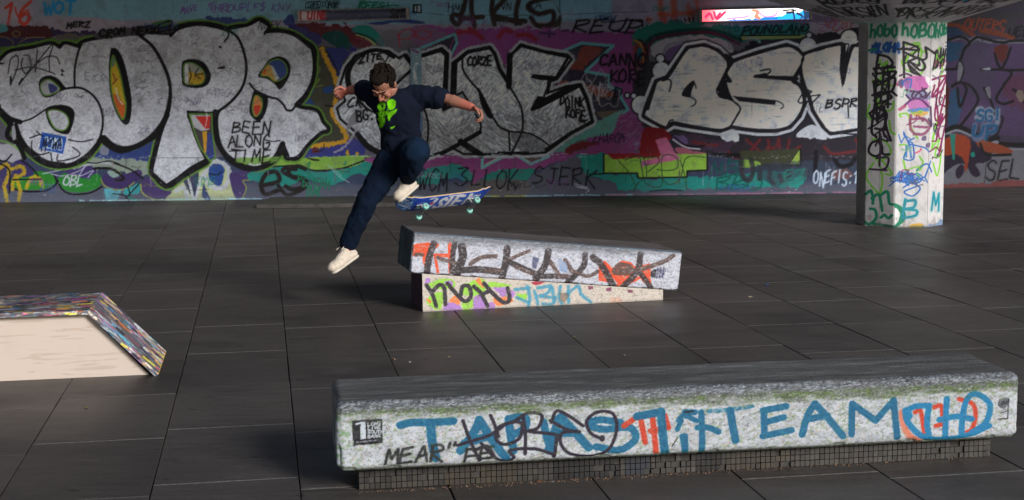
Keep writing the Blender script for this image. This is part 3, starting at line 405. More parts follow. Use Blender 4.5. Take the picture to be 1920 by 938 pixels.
    for q in ([(1160, 302), (1180, 325), (1192, 350), (1188, 360)], [(1172, 300), (1195, 292), (1208, 300), (1212, 330), (1200, 340), (1188, 356)], [(1200, 295), (1204, 320), (1212, 345), (1240, 348), (1240, 300), (1250, 290), (1268, 296), (1270, 315), (1250, 320), (1232, 318)], [(1215, 322), (1235, 305), (1230, 294), (1208, 296)], [(1235, 330), (1255, 346), (1275, 335), (1284, 300), (1300, 293), (1322, 295)], [(1275, 300), (1284, 330), (1287, 355)]): L([q], 2, (50, 70, 48), a=.9)
    L([[(1218, 359), (1250, 356), (1280, 358)]], 3, (30, 44, 48))
    P([(1330, 288), (1390, 288), (1398, 296), (1360, 296)], K, a=.8, rough=1); P([(1388, 284), (1500, 280), (1500, 309), (1450, 309), (1388, 312)], (60, 62, 44), rough=2, smooth=False); P([(1486, 300), (1500, 280), (1500, 308), (1480, 308)], (130, 150, 62), smooth=False); P([(1390, 300), (1425, 304), (1420, 312), (1392, 314)], (118, 150, 60), rough=2); L([[(1501, 280), (1501, 310), (1440, 311)]], 3, K, smooth=False)
    T('MB', 1330, 302, 26, 58, 2.4, (14, 84, 74), jit=.25); T('BBU', 1338, 330, 28, 92, 2.6, (14, 84, 74), jit=.3)
    L([[(1390, 300), (1392, 330), (1404, 338), (1412, 320), (1408, 300)], [(1424, 335), (1426, 315), (1445, 312), (1442, 332), (1450, 345)], [(1450, 312), (1480, 320), (1470, 345), (1462, 330)]], 9, (44, 46, 50), soft=3, a=.9)
    P([(1420, 310), (1640, 300), (1640, 345), (1520, 340), (1460, 352)], (50, 56, 66), rough=6, a=.6); T('EZ', 1466, 318, 24, 40, 2.4, (30, 106, 92), jit=.3); P([(1465, 345), (1500, 332), (1510, 340), (1470, 352)], (40, 120, 110), rough=4, a=.7)
    L([[(1530, 285), (1528, 320)], [(1565, 300), (1575, 312), (1595, 308), (1605, 295)]], 8, (26, 26, 32), soft=2); P([(1560, 320), (1590, 318), (1600, 332), (1565, 336)], (120, 70, 60), rough=4, a=.6)
    T('ONEFIS:1T', 1524, 322, 26, 96, 2.6, (158, 166, 178), slant=.1, jit=.08)
    tg = ['NERK', 'SOTE', 'ZRA', 'KIDO', 'MEK', 'ARO', 'TEO', 'LUSH', 'OSK', 'RIP', 'EKO', 'DASH']
    for k in range(60):
        x = c.rng.uniform(-300, 1600); y = c.rng.choice([c.rng.uniform(0, 60), c.rng.uniform(300, 350), c.rng.uniform(90, 260)]); inl = 90 < y < 270
        T(tg[k % 12], x, y, c.rng.uniform(7, 15), c.rng.uniform(22, 52), 1.0 if inl else c.rng.uniform(1.2, 2.2), [(50, 48, 60), (60, 58, 66), (70, 64, 96)][k % 3] if inl else [(30, 28, 34), (120, 60, 120), (30, 110, 90), (150, 150, 160), (40, 70, 130)][k % 5], jit=.35, a=.55 if inl else .6)
    # weather: base line paint drips, chips, scuffs
    for k in range(70):
        x = c.rng.uniform(-300, 1640); y = c.rng.uniform(296, 330); L([[(x, y), (x + c.rng.uniform(-1, 1), y + c.rng.uniform(8, 34))]], c.rng.uniform(.8, 1.8), [(150, 150, 156), (40, 38, 44), (90, 120, 110), (120, 60, 90)][k % 4], a=.5, rough=1)
    for k in range(46):
        x = c.rng.uniform(-300, 1640); y = c.rng.uniform(300, 355); c.scrawl(x, y, c.rng.uniform(16, 50), c.rng.uniform(6, 16), 6, c.rng.uniform(1, 2.4), [(40, 40, 46), (110, 120, 130), (30, 90, 84), (90, 50, 84), (110, 118, 60)][k % 5], a=.4)
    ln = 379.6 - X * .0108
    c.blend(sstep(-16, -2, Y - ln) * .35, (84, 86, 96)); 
    for x0, x1, col in ((150, 470, (128, 160, 160)), (430, 900, (132, 172, 180)), (900, 985, (150, 150, 60)), (985, 1140, (130, 170, 184)), (1140, 1640, (148, 92, 116))):
        x = x0
        while x < x1:
            l = c.rng.uniform(8, 50); yy = 378.4 - x * .0108; L([[(x, yy - c.rng.uniform(0, 1.5)), (x + l, yy - l * .0108)]], c.rng.uniform(1.2, 3), col, a=.75, rough=1.5); x += l + c.rng.uniform(-4, 14)
    c.dots((-300, 292, 1640, 297), 260, (170, 170, 176), a=.6); c.dots((-300, 340, 1640, 372), 90, (160, 160, 168), a=.6); c.dots((-300, 40, 1640, 340), 160, (150, 148, 152), a=.35)
    for k in range(60):
        x = c.rng.uniform(-300, 1640); y = c.rng.uniform(0, 340); L([[(x, y), (x + c.rng.uniform(-2, 2), y + c.rng.uniform(6, 30))]], .9, (60, 58, 62), a=.35, rough=2)
    g = c.im.mean(-1, keepdims=True); c.im = g + (c.im - g) * .88; c.im = 215 * (np.clip(c.im, 0, 215) / 215) ** 1.12
    c.im *= (1 + .12 * (fbm(X / 3, Y / 3, 70, 3) - .5) + .14 * (fbm(X / 90, Y / 90, 71) - .5))[..., None]
    c.im += (np.array((78, 74, 78), np.float32) - c.im) * (.35 * sstep(.58, .75, fbm(X / 14, Y / 14, 73)))[..., None] * .6
    return c
def paint_back():
    """recessed wall behind and right of the pillar"""
    c = Canvas(1600, -80, 760, 450, (70, 58, 78)); X, Y = c.X, c.Y; L, P, T = c.lines, c.poly, c.text
    c.blend(1 - sstep(50, 80, Y + 10 * fbm(X / 20, Y / 20, 3)), (64, 60, 66))
    T('OUTERS', 1806, 34, 20, 76, 3, (150, 66, 46), rise=6, jit=.2, slant=.3); T('DUCA', 1866, 10, 14, 60, 1.8, (74, 54, 92)); T('UEB', 1888, 52, 18, 44, 3, K, jit=.2); T('HER', 1905, 34, 12, 36, 1.8, (80, 50, 90))
    L([[(1766, 44), (1800, 50), (1825, 66)], [(1840, 58), (1880, 66), (1900, 72)]], 8, (134, 62, 40), rough=3, soft=3, a=.9); P([(1765, 50), (1800, 54), (1800, 72), (1765, 74)], (40, 62, 92), rough=4)
    L([[(1740, 85), (1775, 80), (1800, 72), (1818, 78), (1835, 72), (1870, 80), (2200, 82)]], 11, (120, 118, 128), rough=2)
    V = (84, 62, 96); P([(1740, 88), (1780, 78), (1805, 74), (1820, 84), (1840, 74), (1875, 82), (2300, 84), (2300, 255), (1900, 255), (1850, 235), (1790, 240), (1740, 250)], V, rough=1)
    P([(1770, 82), (1800, 80), (1808, 90), (1800, 110), (1770, 115)], (36, 74, 104), rough=4); P([(1800, 90), (1850, 80), (1860, 150), (1830, 190), (1800, 130)], (74, 66, 88), rough=12, a=.7); P([(1885, 150), (1930, 140), (2000, 200), (1900, 200)], (96, 50, 70), rough=8, a=.7); P([(1780, 180), (1800, 170), (1800, 220), (1780, 240)], (44, 84, 116), rough=5, a=.9); P([(1764, 160), (1778, 160), (1776, 230), (1764, 240)], (88, 36, 32), rough=3)
    L([[(1740, 78), (1775, 76), (1800, 69), (1818, 80), (1808, 92), (1802, 110), (1795, 125), (1790, 130), (1760, 130)], [(1818, 80), (1832, 70), (1850, 74), (1880, 80), (1940, 76), (2300, 80)], [(1800, 112), (1806, 130), (1800, 150), (1785, 162), (1800, 155), (1820, 162), (1834, 185), (1825, 205), (1812, 222), (1798, 240)], [(1840, 130), (1895, 134), (1882, 160), (1868, 185), (1880, 195), (1900, 190)], [(1895, 132), (1930, 131), (2300, 128)], [(1845, 165), (1858, 190), (1866, 215), (1880, 222), (1870, 250), (1855, 268)], [(1865, 100), (1870, 118), (1878, 128), (1888, 110), (1895, 90)], [(1900, 168), (1915, 180), (1930, 205), (1960, 210)], [(1795, 166), (1800, 200), (1812, 170), (1808, 160)]], 5, (22, 20, 26))
    P([(1840, 130), (1855, 127), (1856, 132)], (160, 160, 166)); P([(1798, 116), (1806, 128), (1800, 150), (1795, 150)], (130, 124, 132)); P([(1848, 166), (1856, 164), (1858, 185), (1852, 180)], (130, 124, 130)); P([(1905, 172), (1918, 172), (1918, 190), (1910, 190)], (130, 112, 100), rough=2); P([(1866, 88), (1890, 84), (1886, 108), (1876, 120)], (96, 40, 38), rough=4)
    L([[(1730, 262), (1765, 250), (1792, 238), (1815, 245), (1850, 262), (1870, 258), (1905, 272), (2300, 270)]], 9, (22, 20, 26)); 
    P([(1740, 268), (1790, 250), (1850, 272), (1900, 280), (2300, 280), (2300, 360), (1740, 362)], (126, 122, 128), rough=2); L([[(1730, 268), (1765, 256), (1792, 245), (1815, 252), (1850, 270), (1870, 266), (1905, 280), (2300, 278)]], 4, (150, 148, 154))
    P([(1764, 262), (1790, 252), (1815, 258), (1845, 272), (1860, 290), (1845, 305), (1790, 310), (1764, 325)], (44, 34, 54), rough=3); P([(1768, 268), (1788, 252), (1812, 256), (1820, 275), (1812, 322), (1806, 300), (1795, 290), (1770, 290)], (170, 66, 36), rough=2); P([(1781, 253), (1791, 252), (1790, 300), (1786, 300)], (44, 140, 120), smooth=False); P([(1830, 262), (1870, 270), (1898, 282), (1890, 288), (1846, 284)], (160, 74, 46)); L([[(1838, 270), (1850, 290), (1895, 290)]], 5, K)
    P([(1793, 318), (1804, 308), (1808, 320), (1800, 334), (1793, 332)], (48, 34, 56)); P([(1814, 310), (1828, 310), (1838, 326), (1832, 332), (1822, 328)], (48, 34, 56)); P([(1820, 288), (1826, 285), (1828, 293), (1822, 294)], (30, 150, 130)); P([(1766, 312), (1790, 300), (1800, 300), (1766, 322)], (44, 34, 54))
    T('SEL', 1845, 302, 34, 70, 3, K, jit=.1, slant=.15); L([[(1845, 350), (1850, 300)]], 1, K)
    T('SG!', 1830, 206, 22, 48, 9, (150, 152, 166), jit=.02, slant=.05); T('SG!', 1830, 206, 22, 48, 4.4, (36, 92, 132), jit=.02, slant=.05); T('UP', 1822, 234, 24, 46, 9, (110, 116, 146)); T('UP', 1822, 234, 24, 46, 5, (36, 92, 132))
    P([(1740, 352), (1780, 346), (1830, 344), (1860, 344), (1900, 338), (2300, 330), (2300, 370), (1740, 370)], (140, 76, 74), rough=3)
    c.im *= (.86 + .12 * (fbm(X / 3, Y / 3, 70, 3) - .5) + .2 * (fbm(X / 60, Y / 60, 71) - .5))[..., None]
    return c
def paint_pillar():
    c = Canvas(1590, 20, 330, 420, (186, 184, 184), k=1.6); X, Y = c.X, c.Y; P = c.poly
    def L(q, w_, *a_, **k_): c.lines(q, w_ * 1.22, *a_, **k_)
    def T(t_, x_, y_, h_, w_, l_, *a_, **k_): c.text(t_, x_, y_, h_, w_, l_ * 1.15, *a_, **k_)
    c.blend((1 - sstep(1626, 1629, X)) * .9, (134, 131, 126)); c.blend((1 - sstep(1676, 1677, X)) *   .55, (168, 167, 166))  # bare concrete sliver; left face tinted greyer, its shade painted in
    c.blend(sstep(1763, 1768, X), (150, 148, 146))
    GN = (16, 118, 86); LM = (112, 176, 56); BL = (32, 90, 166); MR = (112, 32, 74); PU = (48, 26, 52)
    T('hobo', 1630, 48, 22, 46, 3.4, GN, slant=.05); T('hoBO', 1682, 48, 24, 56, 3.8, GN, slant=.05); T('hobo', 1738, 48, 20, 34, 3.2, GN, slant=.05)
    T('ALOHA', 1634, 81, 17, 46, 3.4, (24, 72, 134), jit=.15); T('RLOHA', 1632, 84, 14, 48, 2.4, (24, 72, 134), jit=.3); L([[(1630, 94), (1640, 92)]], 4, GN)
    for q in ([(1640, 170), (1660, 118), (1650, 122), (1648, 112)], [(1636, 150), (1650, 200), (1668, 205), (1672, 190)], [(1632, 195), (1628, 215), (1636, 225)], [(1665, 225), (1668, 245), (1675, 250)], [(1638, 260), (1660, 265), (1668, 285), (1650, 300), (1636, 290)], [(1640, 305), (1628, 330), (1640, 352), (1652, 360), (1655, 330), (1648, 300)], [(1655, 300), (1668, 318), (1670, 326), (1660, 325)], [(1645, 120), (1670, 128), (1640, 142), (1668, 160)], [(1640, 150), (1660, 172), (1642, 185), (1664, 196)]): L([q], 3, LM, rough=.6)
    for q in ([(1690, 85), (1712, 82), (1706, 98), (1685, 112), (1690, 130), (1715, 138), (1720, 120)], [(1688, 120), (1700, 100), (1725, 98)], [(1705, 82), (1716, 96), (1710, 122)], [(1684, 218), (1682, 213), (1696, 214), (1702, 240), (1712, 258)], [(1682, 270), (1695, 272), (1690, 300), (1698, 330), (1700, 340)], [(1716, 292), (1722, 305), (1712, 318), (1716, 330)], [(1740, 130), (1748, 90), (1755, 130), (1748, 158)], [(1738, 260), (1748, 220), (1738, 276), (1756, 280), (1750, 330), (1740, 305)], [(1736, 278), (1752, 262), (1744, 290), (1756, 296)]): L([q], 2.6, LM, rough=.6)
    for q in ([(1645, 102), (1642, 130), (1641, 200)], [(1645, 102), (1662, 108), (1668, 122), (1645, 128)], [(1638, 128), (1672, 126)], [(1642, 138), (1674, 134), (1660, 150), (1640, 152)], [(1644, 160), (1672, 145), (1668, 170), (1645, 178)], [(1636, 178), (1652, 172), (1668, 182), (1640, 196)], [(1655, 130), (1650, 190)], [(1664, 135), (1662, 200)], [(1632, 212), (1645, 202), (1656, 210), (1640, 222), (1632, 212)], [(1640, 200), (1636, 245), (1644, 255)], [(1644, 225), (1660, 215), (1655, 240), (1642, 240)], [(1656, 200), (1660, 235), (1668, 262)], [(1648, 262), (1636, 268), (1632, 285), (1645, 292), (1654, 280), (1648, 262)], [(1650, 250), (1654, 285), (1666, 288)], [(1638, 152), (1646, 230)], [(1668, 100 + 70), (1676, 178)]): L([q], 3.6, (24, 20, 26), rough=.6)
    for k in range(9): c.scrawl(1640, 118 + 17 * k, 28, 24, 6, 3, (24, 20, 26), rough=.6)
    for k in range(5): c.scrawl(1690, 90 + 14 * k, 26, 20, 5, 2.4, (26, 24, 28)) if k < 3 else c.scrawl(1738, 150 + 30 * k, 24, 30, 6, 2.6, MR)
    for q in ([(1652, 255), (1650, 310)], [(1645, 296), (1664, 294), (1662, 312), (1652, 318)], [(1634, 317), (1662, 318)], [(1652, 240), (1664, 262)]): L([q], 3, PU)
    for q in ([(1686, 80), (1688, 145)], [(1686, 80), (1706, 88), (1710, 95), (1684, 92)], [(1686, 98), (1715, 112), (1724, 108), (1722, 90)], [(1695, 115), (1712, 110), (1722, 125), (1714, 132), (1695, 115), (1700, 134), (1712, 140)], [(1698, 125), (1720, 148)], [(1678, 93), (1692, 92)], [(1722, 90), (1740, 102)]): L([q], 3.4, (26, 24, 28), rough=.6)
    T('DANY', 1736, 92, 32, 30, 2.6, (26, 24, 28), rise=8, jit=.25); L([[(1760, 80), (1768, 84)], [(1760, 88), (1770, 86)]], 1.2, K)
    P([(1690, 146), (1705, 142), (1722, 144), (1730, 152), (1726, 166), (1712, 172), (1696, 170), (1688, 158)], (176, 96, 156), rough=1.5); P([(1690, 146), (1700, 150), (1698, 168), (1690, 162)], (140, 92, 150), rough=2); P([(1722, 144), (1735, 150), (1730, 162)], (210, 208, 214), rough=2)
    P([(1692, 172), (1728, 172), (1732, 186), (1700, 190)], (106, 108, 146), rough=4, a=.8)
    L([[(1681, 142), (1690, 138), (1700, 142)], [(1690, 168), (1710, 172), (1725, 166)], [(1692, 178), (1702, 186), (1712, 174), (1722, 184), (1732, 172)], [(1705, 170), (1702, 182), (1718, 190)], [(1718, 165), (1725, 178), (1715, 182)]], 2.6, (60, 36, 66), rough=1)
    P([(1694, 192), (1705, 186), (1720, 186), (1732, 194), (1726, 204), (1700, 204)], (170, 104, 160), rough=2); L([[(1690, 196), (1702, 186), (1716, 186), (1730, 200)]], 3, (84, 40, 92)); P([(1696, 203), (1728, 202), (1726, 210), (1700, 210)], (80, 116, 170), rough=2); P([(1702, 210), (1728, 209), (1720, 218), (1708, 217)], (190, 150, 80), rough=2)
    L([[(1682, 204), (1690, 198)], [(1678, 158), (1684, 150), (1684, 162)]], 5, (150, 60, 96), a=.8); P([(1680, 150), (1686, 150), (1686, 162), (1679, 160)], (84, 74, 100))
    for q in ([(1700, 215), (1700, 240), (1708, 250)], [(1702, 222), (1722, 222), (1732, 236), (1722, 250), (1706, 250)], [(1706, 236), (1728, 238)]): L([q], 4, (124, 56, 92), rough=1.2, a=.85)
    for q in ([(1735, 150), (1750, 145), (1764, 142)], [(1738, 178), (1764, 145), (1750, 190), (1766, 202)], [(1740, 160), (1736, 182), (1758, 168)], [(1750, 150), (1742, 220), (1760, 225)], [(1762, 180), (1748, 236), (1758, 215), (1746, 262)], [(1764, 235), (1752, 290)], [(1746, 200), (1752, 232), (1764, 218)]): L([q], 3, MR, rough=.8)
    L([[(1742, 232), (1746, 236), (1743, 248), (1740, 240), (1744, 233)]], 2, K); P([(1720, 255), (1726, 254), (1726, 262), (1719, 262)], (96, 84, 112)); P([(1727, 268), (1733, 267), (1733, 275), (1726, 275)], (96, 84, 112)); L([[(1708, 286), (1716, 282), (1718, 278)]], 2.4, (190, 80, 110)); L([[(1730, 222), (1735, 236), (1733, 200)]], 3, (70, 46, 76))
    for q in ([(1689, 246), (1696, 262), (1706, 258)], [(1689, 250), (1698, 270), (1690, 295), (1706, 296), (1704, 268), (1696, 265)], [(1697, 268), (1724, 276), (1732, 284)]): L([q], 2, BL)
    L([[(1694, 272), (1694, 292)], [(1700, 272), (1702, 294)]], 3, BL, a=.7)
    for k in range(9): c.scrawl(1668 + c.rng.uniform(0, 14), 322 + c.rng.uniform(-4, 14), 48, 16, 9, 2.2, BL, a=.9)
    L([[(1712, 318), (1728, 306), (1738, 322)], [(1735, 302), (1726, 330)], [(1690, 350), (1704, 342), (1718, 352), (1706, 366), (1692, 358), (1712, 348)]], 2.2, BL)
    for q in ([(1628, 365), (1636, 358), (1640, 370), (1640, 382)], [(1638, 372), (1650, 365), (1656, 395)], [(1652, 366), (1664, 358), (1668, 380), (1678, 382), (1690, 392), (1692, 410), (1678, 424)], [(1636, 392), (1644, 394), (1646, 410), (1634, 422), (1628, 418)], [(1654, 408), (1660, 402), (1666, 408), (1672, 402)], [(1640, 420), (1680, 424)]): L([q], 4.2, GN, rough=.6)
    P([(1676, 384), (1690, 392), (1694, 408), (1682, 424), (1674, 424), (1684, 410)], GN); P([(1677, 388), (1686, 400), (1680, 416), (1677, 418)], (220, 222, 220))
    T('B', 1689, 373, 32, 28, 4.2, (20, 124, 140), slant=.05); T('M', 1737, 361, 36, 18, 3.4, (20, 124, 140), slant=.05)
    P([(1700, 424), (1706, 419), (1722, 418), (1724, 428), (1700, 428)], (186, 150, 60)); P([(1640, 424), (1680, 420), (1700, 424), (1724, 422), (1728, 430), (1640, 430)], (60, 70, 64), rough=3, a=.6); P([(1726, 424), (1750, 420), (1764, 414), (1764, 432), (1726, 430)], (80, 110, 150), rough=4, a=.7)
    for k in range(16): c.scrawl(c.rng.choice([1682, 1700, 1738]), 78 + 17 * k, 26, 20, 6, c.rng.uniform(1.6, 2.8), [(30, 28, 34), LM, MR, (90, 84, 100), BL, (110, 150, 130)][k % 6], a=.85)
    c.blend(.5 * sstep(.55, .75, fbm(X / 9, Y / 14, 3)) * sstep(380, 425, Y), (110, 104, 100))
    c.im *= (1 + .08 * (fbm(X / 4, Y / 4, 8) - .5) - .10 * sstep(.5, .8, fbm(X / 7, Y / 16, 9)))[..., None]
    L([[(1731, 30), (1731, 430)]], .9, (96, 94, 94), a=.8); L([[(1652, 30), (1651, 430)]], .7, (100, 98, 98), a=.6); L([[(1706, 100), (1706, 260)]], .6, (120, 118, 118), a=.6)
    return c
def paint_capital():
    c = Canvas(1380, -120, 640, 180, (128, 126, 132), k=1); L, T = c.lines, c.text; X, Y = c.X, c.Y
    return c
def grime(c, top=0, amt=1.0, blk=.8):
    X, Y = c.X, c.Y
    n = fbm(X / 6, Y / 3, 12); c.blend(sstep(.6, .68, n) * blk, (104, 100, 98)); c.blend(sstep(.64, .7, fbm(X / 3, Y / 2, 19)) * .8, (40, 38, 38))
def paint_near():
    """front of the near block: u 0..1285, v 0..134 (photo pixels); v < 0 is the top face"""
    c = Canvas(-6, -46, 1300, 188, (204, 204, 208), k=1.15); X, Y = c.X, c.Y; L, P, T = c.lines, c.poly, c.text
    g = fbm(X / 8, Y / 5, 5)
    c.blend(sstep(.56, .66, g) * .5, (150, 152, 156)); c.blend(sstep(.6, .7, fbm(X / 5, Y / 4, 6)) * .6, (128, 150, 96)); c.blend(sstep(.66, .73, fbm(X / 3.4, Y / 2.2, 8)) * .6, (84, 82, 84)); c.blend(sstep(.67, .74, fbm(X / 4, Y / 3, 14)) * .5, (176, 130, 90)); c.blend(sstep(.45, .7, fbm(X / 40, Y / 14, 15)) * .3, (150, 150, 156))
    c.blend((1 - sstep(14, 52, X)) * sstep(.5, .62, g) * .5, (110, 160, 90))
    def z(q, k=0):
        o = (600, 1260)[k]
        r = []
        for a, b in q:
            x = a / 2.909 + o; r.append((x - 627, b / 2.909 + 640 - (755 - (x - 627) * .0506)))
        return r
    BL = (0, 98, 134); OR = (206, 62, 34); PU = (34, 24, 42)
    B = dict(rough=.8, worn=.15)
    L([z([(410, 455), (470, 440), (560, 440), (685, 432)])], 15, BL, **B); L([z([(565, 450), (575, 560), (590, 640)])], 17, BL, **B)
    L([z([(720, 600), (790, 500), (820, 430)]), z([(820, 425), (900, 560), (960, 645)]), z([(740, 560), (860, 520)])], 16, BL, **B)
    L([z([(975, 420), (985, 520), (1000, 600)]), z([(975, 420), (1060, 410), (1060, 470), (1000, 510)]), z([(1160, 440), (1180, 540), (1205, 600)])], 15, BL, **B)
    L([z([(1185, 600), (1215, 500), (1240, 420)]), z([(1250, 410), (1330, 500), (1400, 585)]), z([(1220, 500), (1330, 500)])], 16, BL, **B)
    L([z([(1570, 440), (1460, 425), (1400, 450), (1480, 480), (1620, 470), (1650, 540), (1560, 600), (1440, 580)])], 14, BL, **B)
    L([z([(1590, 460), (1650, 415)]), z([(1680, 420), (1705, 555)]), z([(1745, 420), (1765, 620)]), z([(1735, 490), (1820, 470)]), z([(1810, 400), (1830, 470)])], 11, OR, **B)
    L([z([(1660, 405), (1790, 380)]), z([(1790, 375), (1800, 500), (1815, 635)])], 16, BL, **B); L([z([(1885, 430), (1915, 400), (1985, 430)]), z([(1905, 520), (1925, 640)]), z([(1880, 480), (1900, 430)])], 10, BL, **B)
    L([z([(0, 380), (55, 380)], 1), z([(90, 380), (95, 500), (95, 620)], 1), z([(70, 470), (130, 470), (185, 495)], 1), z([(0, 520), (5, 625)], 1)], 12, BL, **B)
    L([z([(0, 380), (45, 375)], 1)], 4, K); L([z([(-70, 640 - 60), (-40, 530)], 1)], 2, K)
    L([z([(130, 375), (250, 365), (370, 345)], 1)], 8, BL, a=.7, rough=2, worn=.6); L([z([(250, 370), (262, 450), (280, 545)], 1)], 15, BL, **B)
    L([z([(430, 370), (560, 345)], 1), z([(435, 370), (440, 520)], 1), z([(440, 440), (545, 410)], 1), z([(430, 520), (590, 485)], 1)], 13, BL, **B)
    L([z([(650, 510), (680, 400), (720, 330)], 1), z([(720, 330), (800, 420), (880, 520)], 1), z([(680, 420), (790, 400)], 1)], 14, BL, **B)
    L([z([(930, 510), (930, 330), (1065, 430), (1165, 310), (1190, 530)], 1)], 13, BL, smooth=False, **B); L([z([(930, 510), (930, 330)], 1), z([(1165, 305), (1190, 530)], 1)], 13, BL, **B)
    L([z([(1215, 380), (1225, 450), (1260, 520), (1320, 555)], 1)], 13, (222, 116, 84), soft=3, a=.85); L([z([(1290, 380), (1320, 370), (1345, 500)], 1), z([(1400, 350), (1440, 345), (1450, 455)], 1), z([(1410, 460), (1450, 450)], 1), z([(1540, 300), (1620, 330), (1640, 400), (1620, 480), (1570, 510)], 1)], 9, OR, soft=1.5)
    L([z([(1370, 340), (1290, 345), (1240, 380), (1250, 440), (1330, 520), (1450, 545), (1600, 515), (1720, 460)], 1), z([(1370, 340), (1360, 440), (1375, 540)], 1), z([(1470, 300), (1465, 530)], 1), z([(1430, 425), (1530, 405), (1620, 420)], 1), z([(1560, 530), (1565, 400), (1590, 300), (1640, 270), (1720, 330), (1700, 440), (1620, 500)], 1)], 12, (4, 122, 168), rough=.8)
    L([z([(1240, 375), (1250, 400)], 1)], 18, (4, 122, 168))
    for q in ([(735, 430), (770, 540), (820, 660)], [(705, 570), (780, 545), (880, 510), (960, 450), (1000, 440)], [(880, 400), (900, 450), (920, 520)], [(1000, 435), (920, 470), (910, 540), (960, 565), (1030, 530), (1045, 450), (1000, 435)], [(1060, 620), (1062, 500), (1050, 400)], [(1010, 430), (1080, 385), (1150, 400), (1130, 470), (1080, 490), (1160, 500), (1230, 510)], [(830, 560), (900, 640), (960, 668), (1000, 640), (980, 600), (1100, 590), (1200, 620), (1215, 635), (1230, 520)], [(790, 600), (860, 575), (900, 640)], [(1200, 440), (1230, 375), (1290, 400), (1370, 460)], [(1195, 430), (1280, 480), (1350, 495)], [(1340, 490), (1260, 500), (1250, 560), (1300, 620), (1420, 635), (1510, 590), (1550, 480), (1530, 390), (1450, 380), (1390, 430), (1410, 500), (1470, 535)]):
        L([z(q)], 6.5, PU, rough=.4)
    L([z([(1470, 530), (1472, 534)])], 11, PU, smooth=False)
    T('MEAR"', 84, 93, 30, 132, 5.5, (28, 30, 28), slant=.15, rise=-4, rough=.8, worn=.2); T('FE', 222, 98, 26, 58, 5, (28, 30, 28), slant=.15, rough=.8)
    P([(29, 34), (82, 33), (82, 80), (30, 83)], (22, 22, 26), smooth=False, rough=1, worn=.15); P([(44, 38), (52, 37), (53, 70), (43, 71)], (200, 204, 210), smooth=False); P([(34, 40), (46, 37), (46, 41), (36, 43)], (200, 204, 210), smooth=False)
    for i, t in enumerate(('LONG', 'LIVE', 'SOUTH', 'BANK')): T(t, 56, 39 + i * 8, 6, 5 + 4.6 * len(t), 1.7, (206, 210, 214), slant=0, jit=.02)
    L([[(36, 76), (56, 75), (76, 74)]], 1.6, (150, 150, 156), rough=2)
    P([(1242, 55), (1252, 48), (1262, 52), (1258, 68), (1244, 68)], (70, 72, 80), rough=3, a=.7); L([[(1262, 52), (1261, 92), (1244, 92)]], 2.5, K, smooth=False); T('LONG', 1241, 56, 7, 20, 1.4, (30, 30, 36)); L([[(1244, 66), (1258, 76), (1246, 80)]], 1.6, (60, 60, 70))
    # worn, mossy and scuffed upper edge
    e = fbm(X / 30, Y / 6, 33)
    m = (1 - sstep(16, 40, Y + 26 * (e - .5) - 6 * sstep(250, 1285, X))); c.blend(m * .85, (104, 110, 92)); gm = m * sstep(.45, .6, fbm(X / 14, Y / 5, 35)); c.blend(gm * .8, (92, 116, 54)); c.blend(m * sstep(.5, .6, fbm(X / 3, Y / 2, 36)) * .7, (58, 60, 52))
    m = (1 - sstep(10, 22, Y + 10 * (e - .5))); c.blend(m, (104, 104, 106)); c.blend(m * sstep(.5, .62, fbm(X / 9, Y / 1.6, 37)), (148, 152, 158)); c.blend(m * sstep(.55, .62, fbm(X / 4, Y / 1.5, 38)) * .8, (44, 44, 46))
    c.dots((0, -24, 1285, 30), 900, (190, 194, 198), r=(.8, 1.8), a=.8); c.dots((0, 30, 1285, 130), 420, (52, 50, 50), r=(.7, 1.6), a=.7); c.dots((0, 20, 1285, 130), 240, (110, 160, 70), r=(.8, 1.8), a=.6)
    c.blend(sstep(126, 134, Y + 8 * (g - .5)) * .6, (96, 104, 84))
    c.im *= (1 + .08 * (vn(X / 1.3, Y / 1.3, 3) - .5))[..., None]
    return c
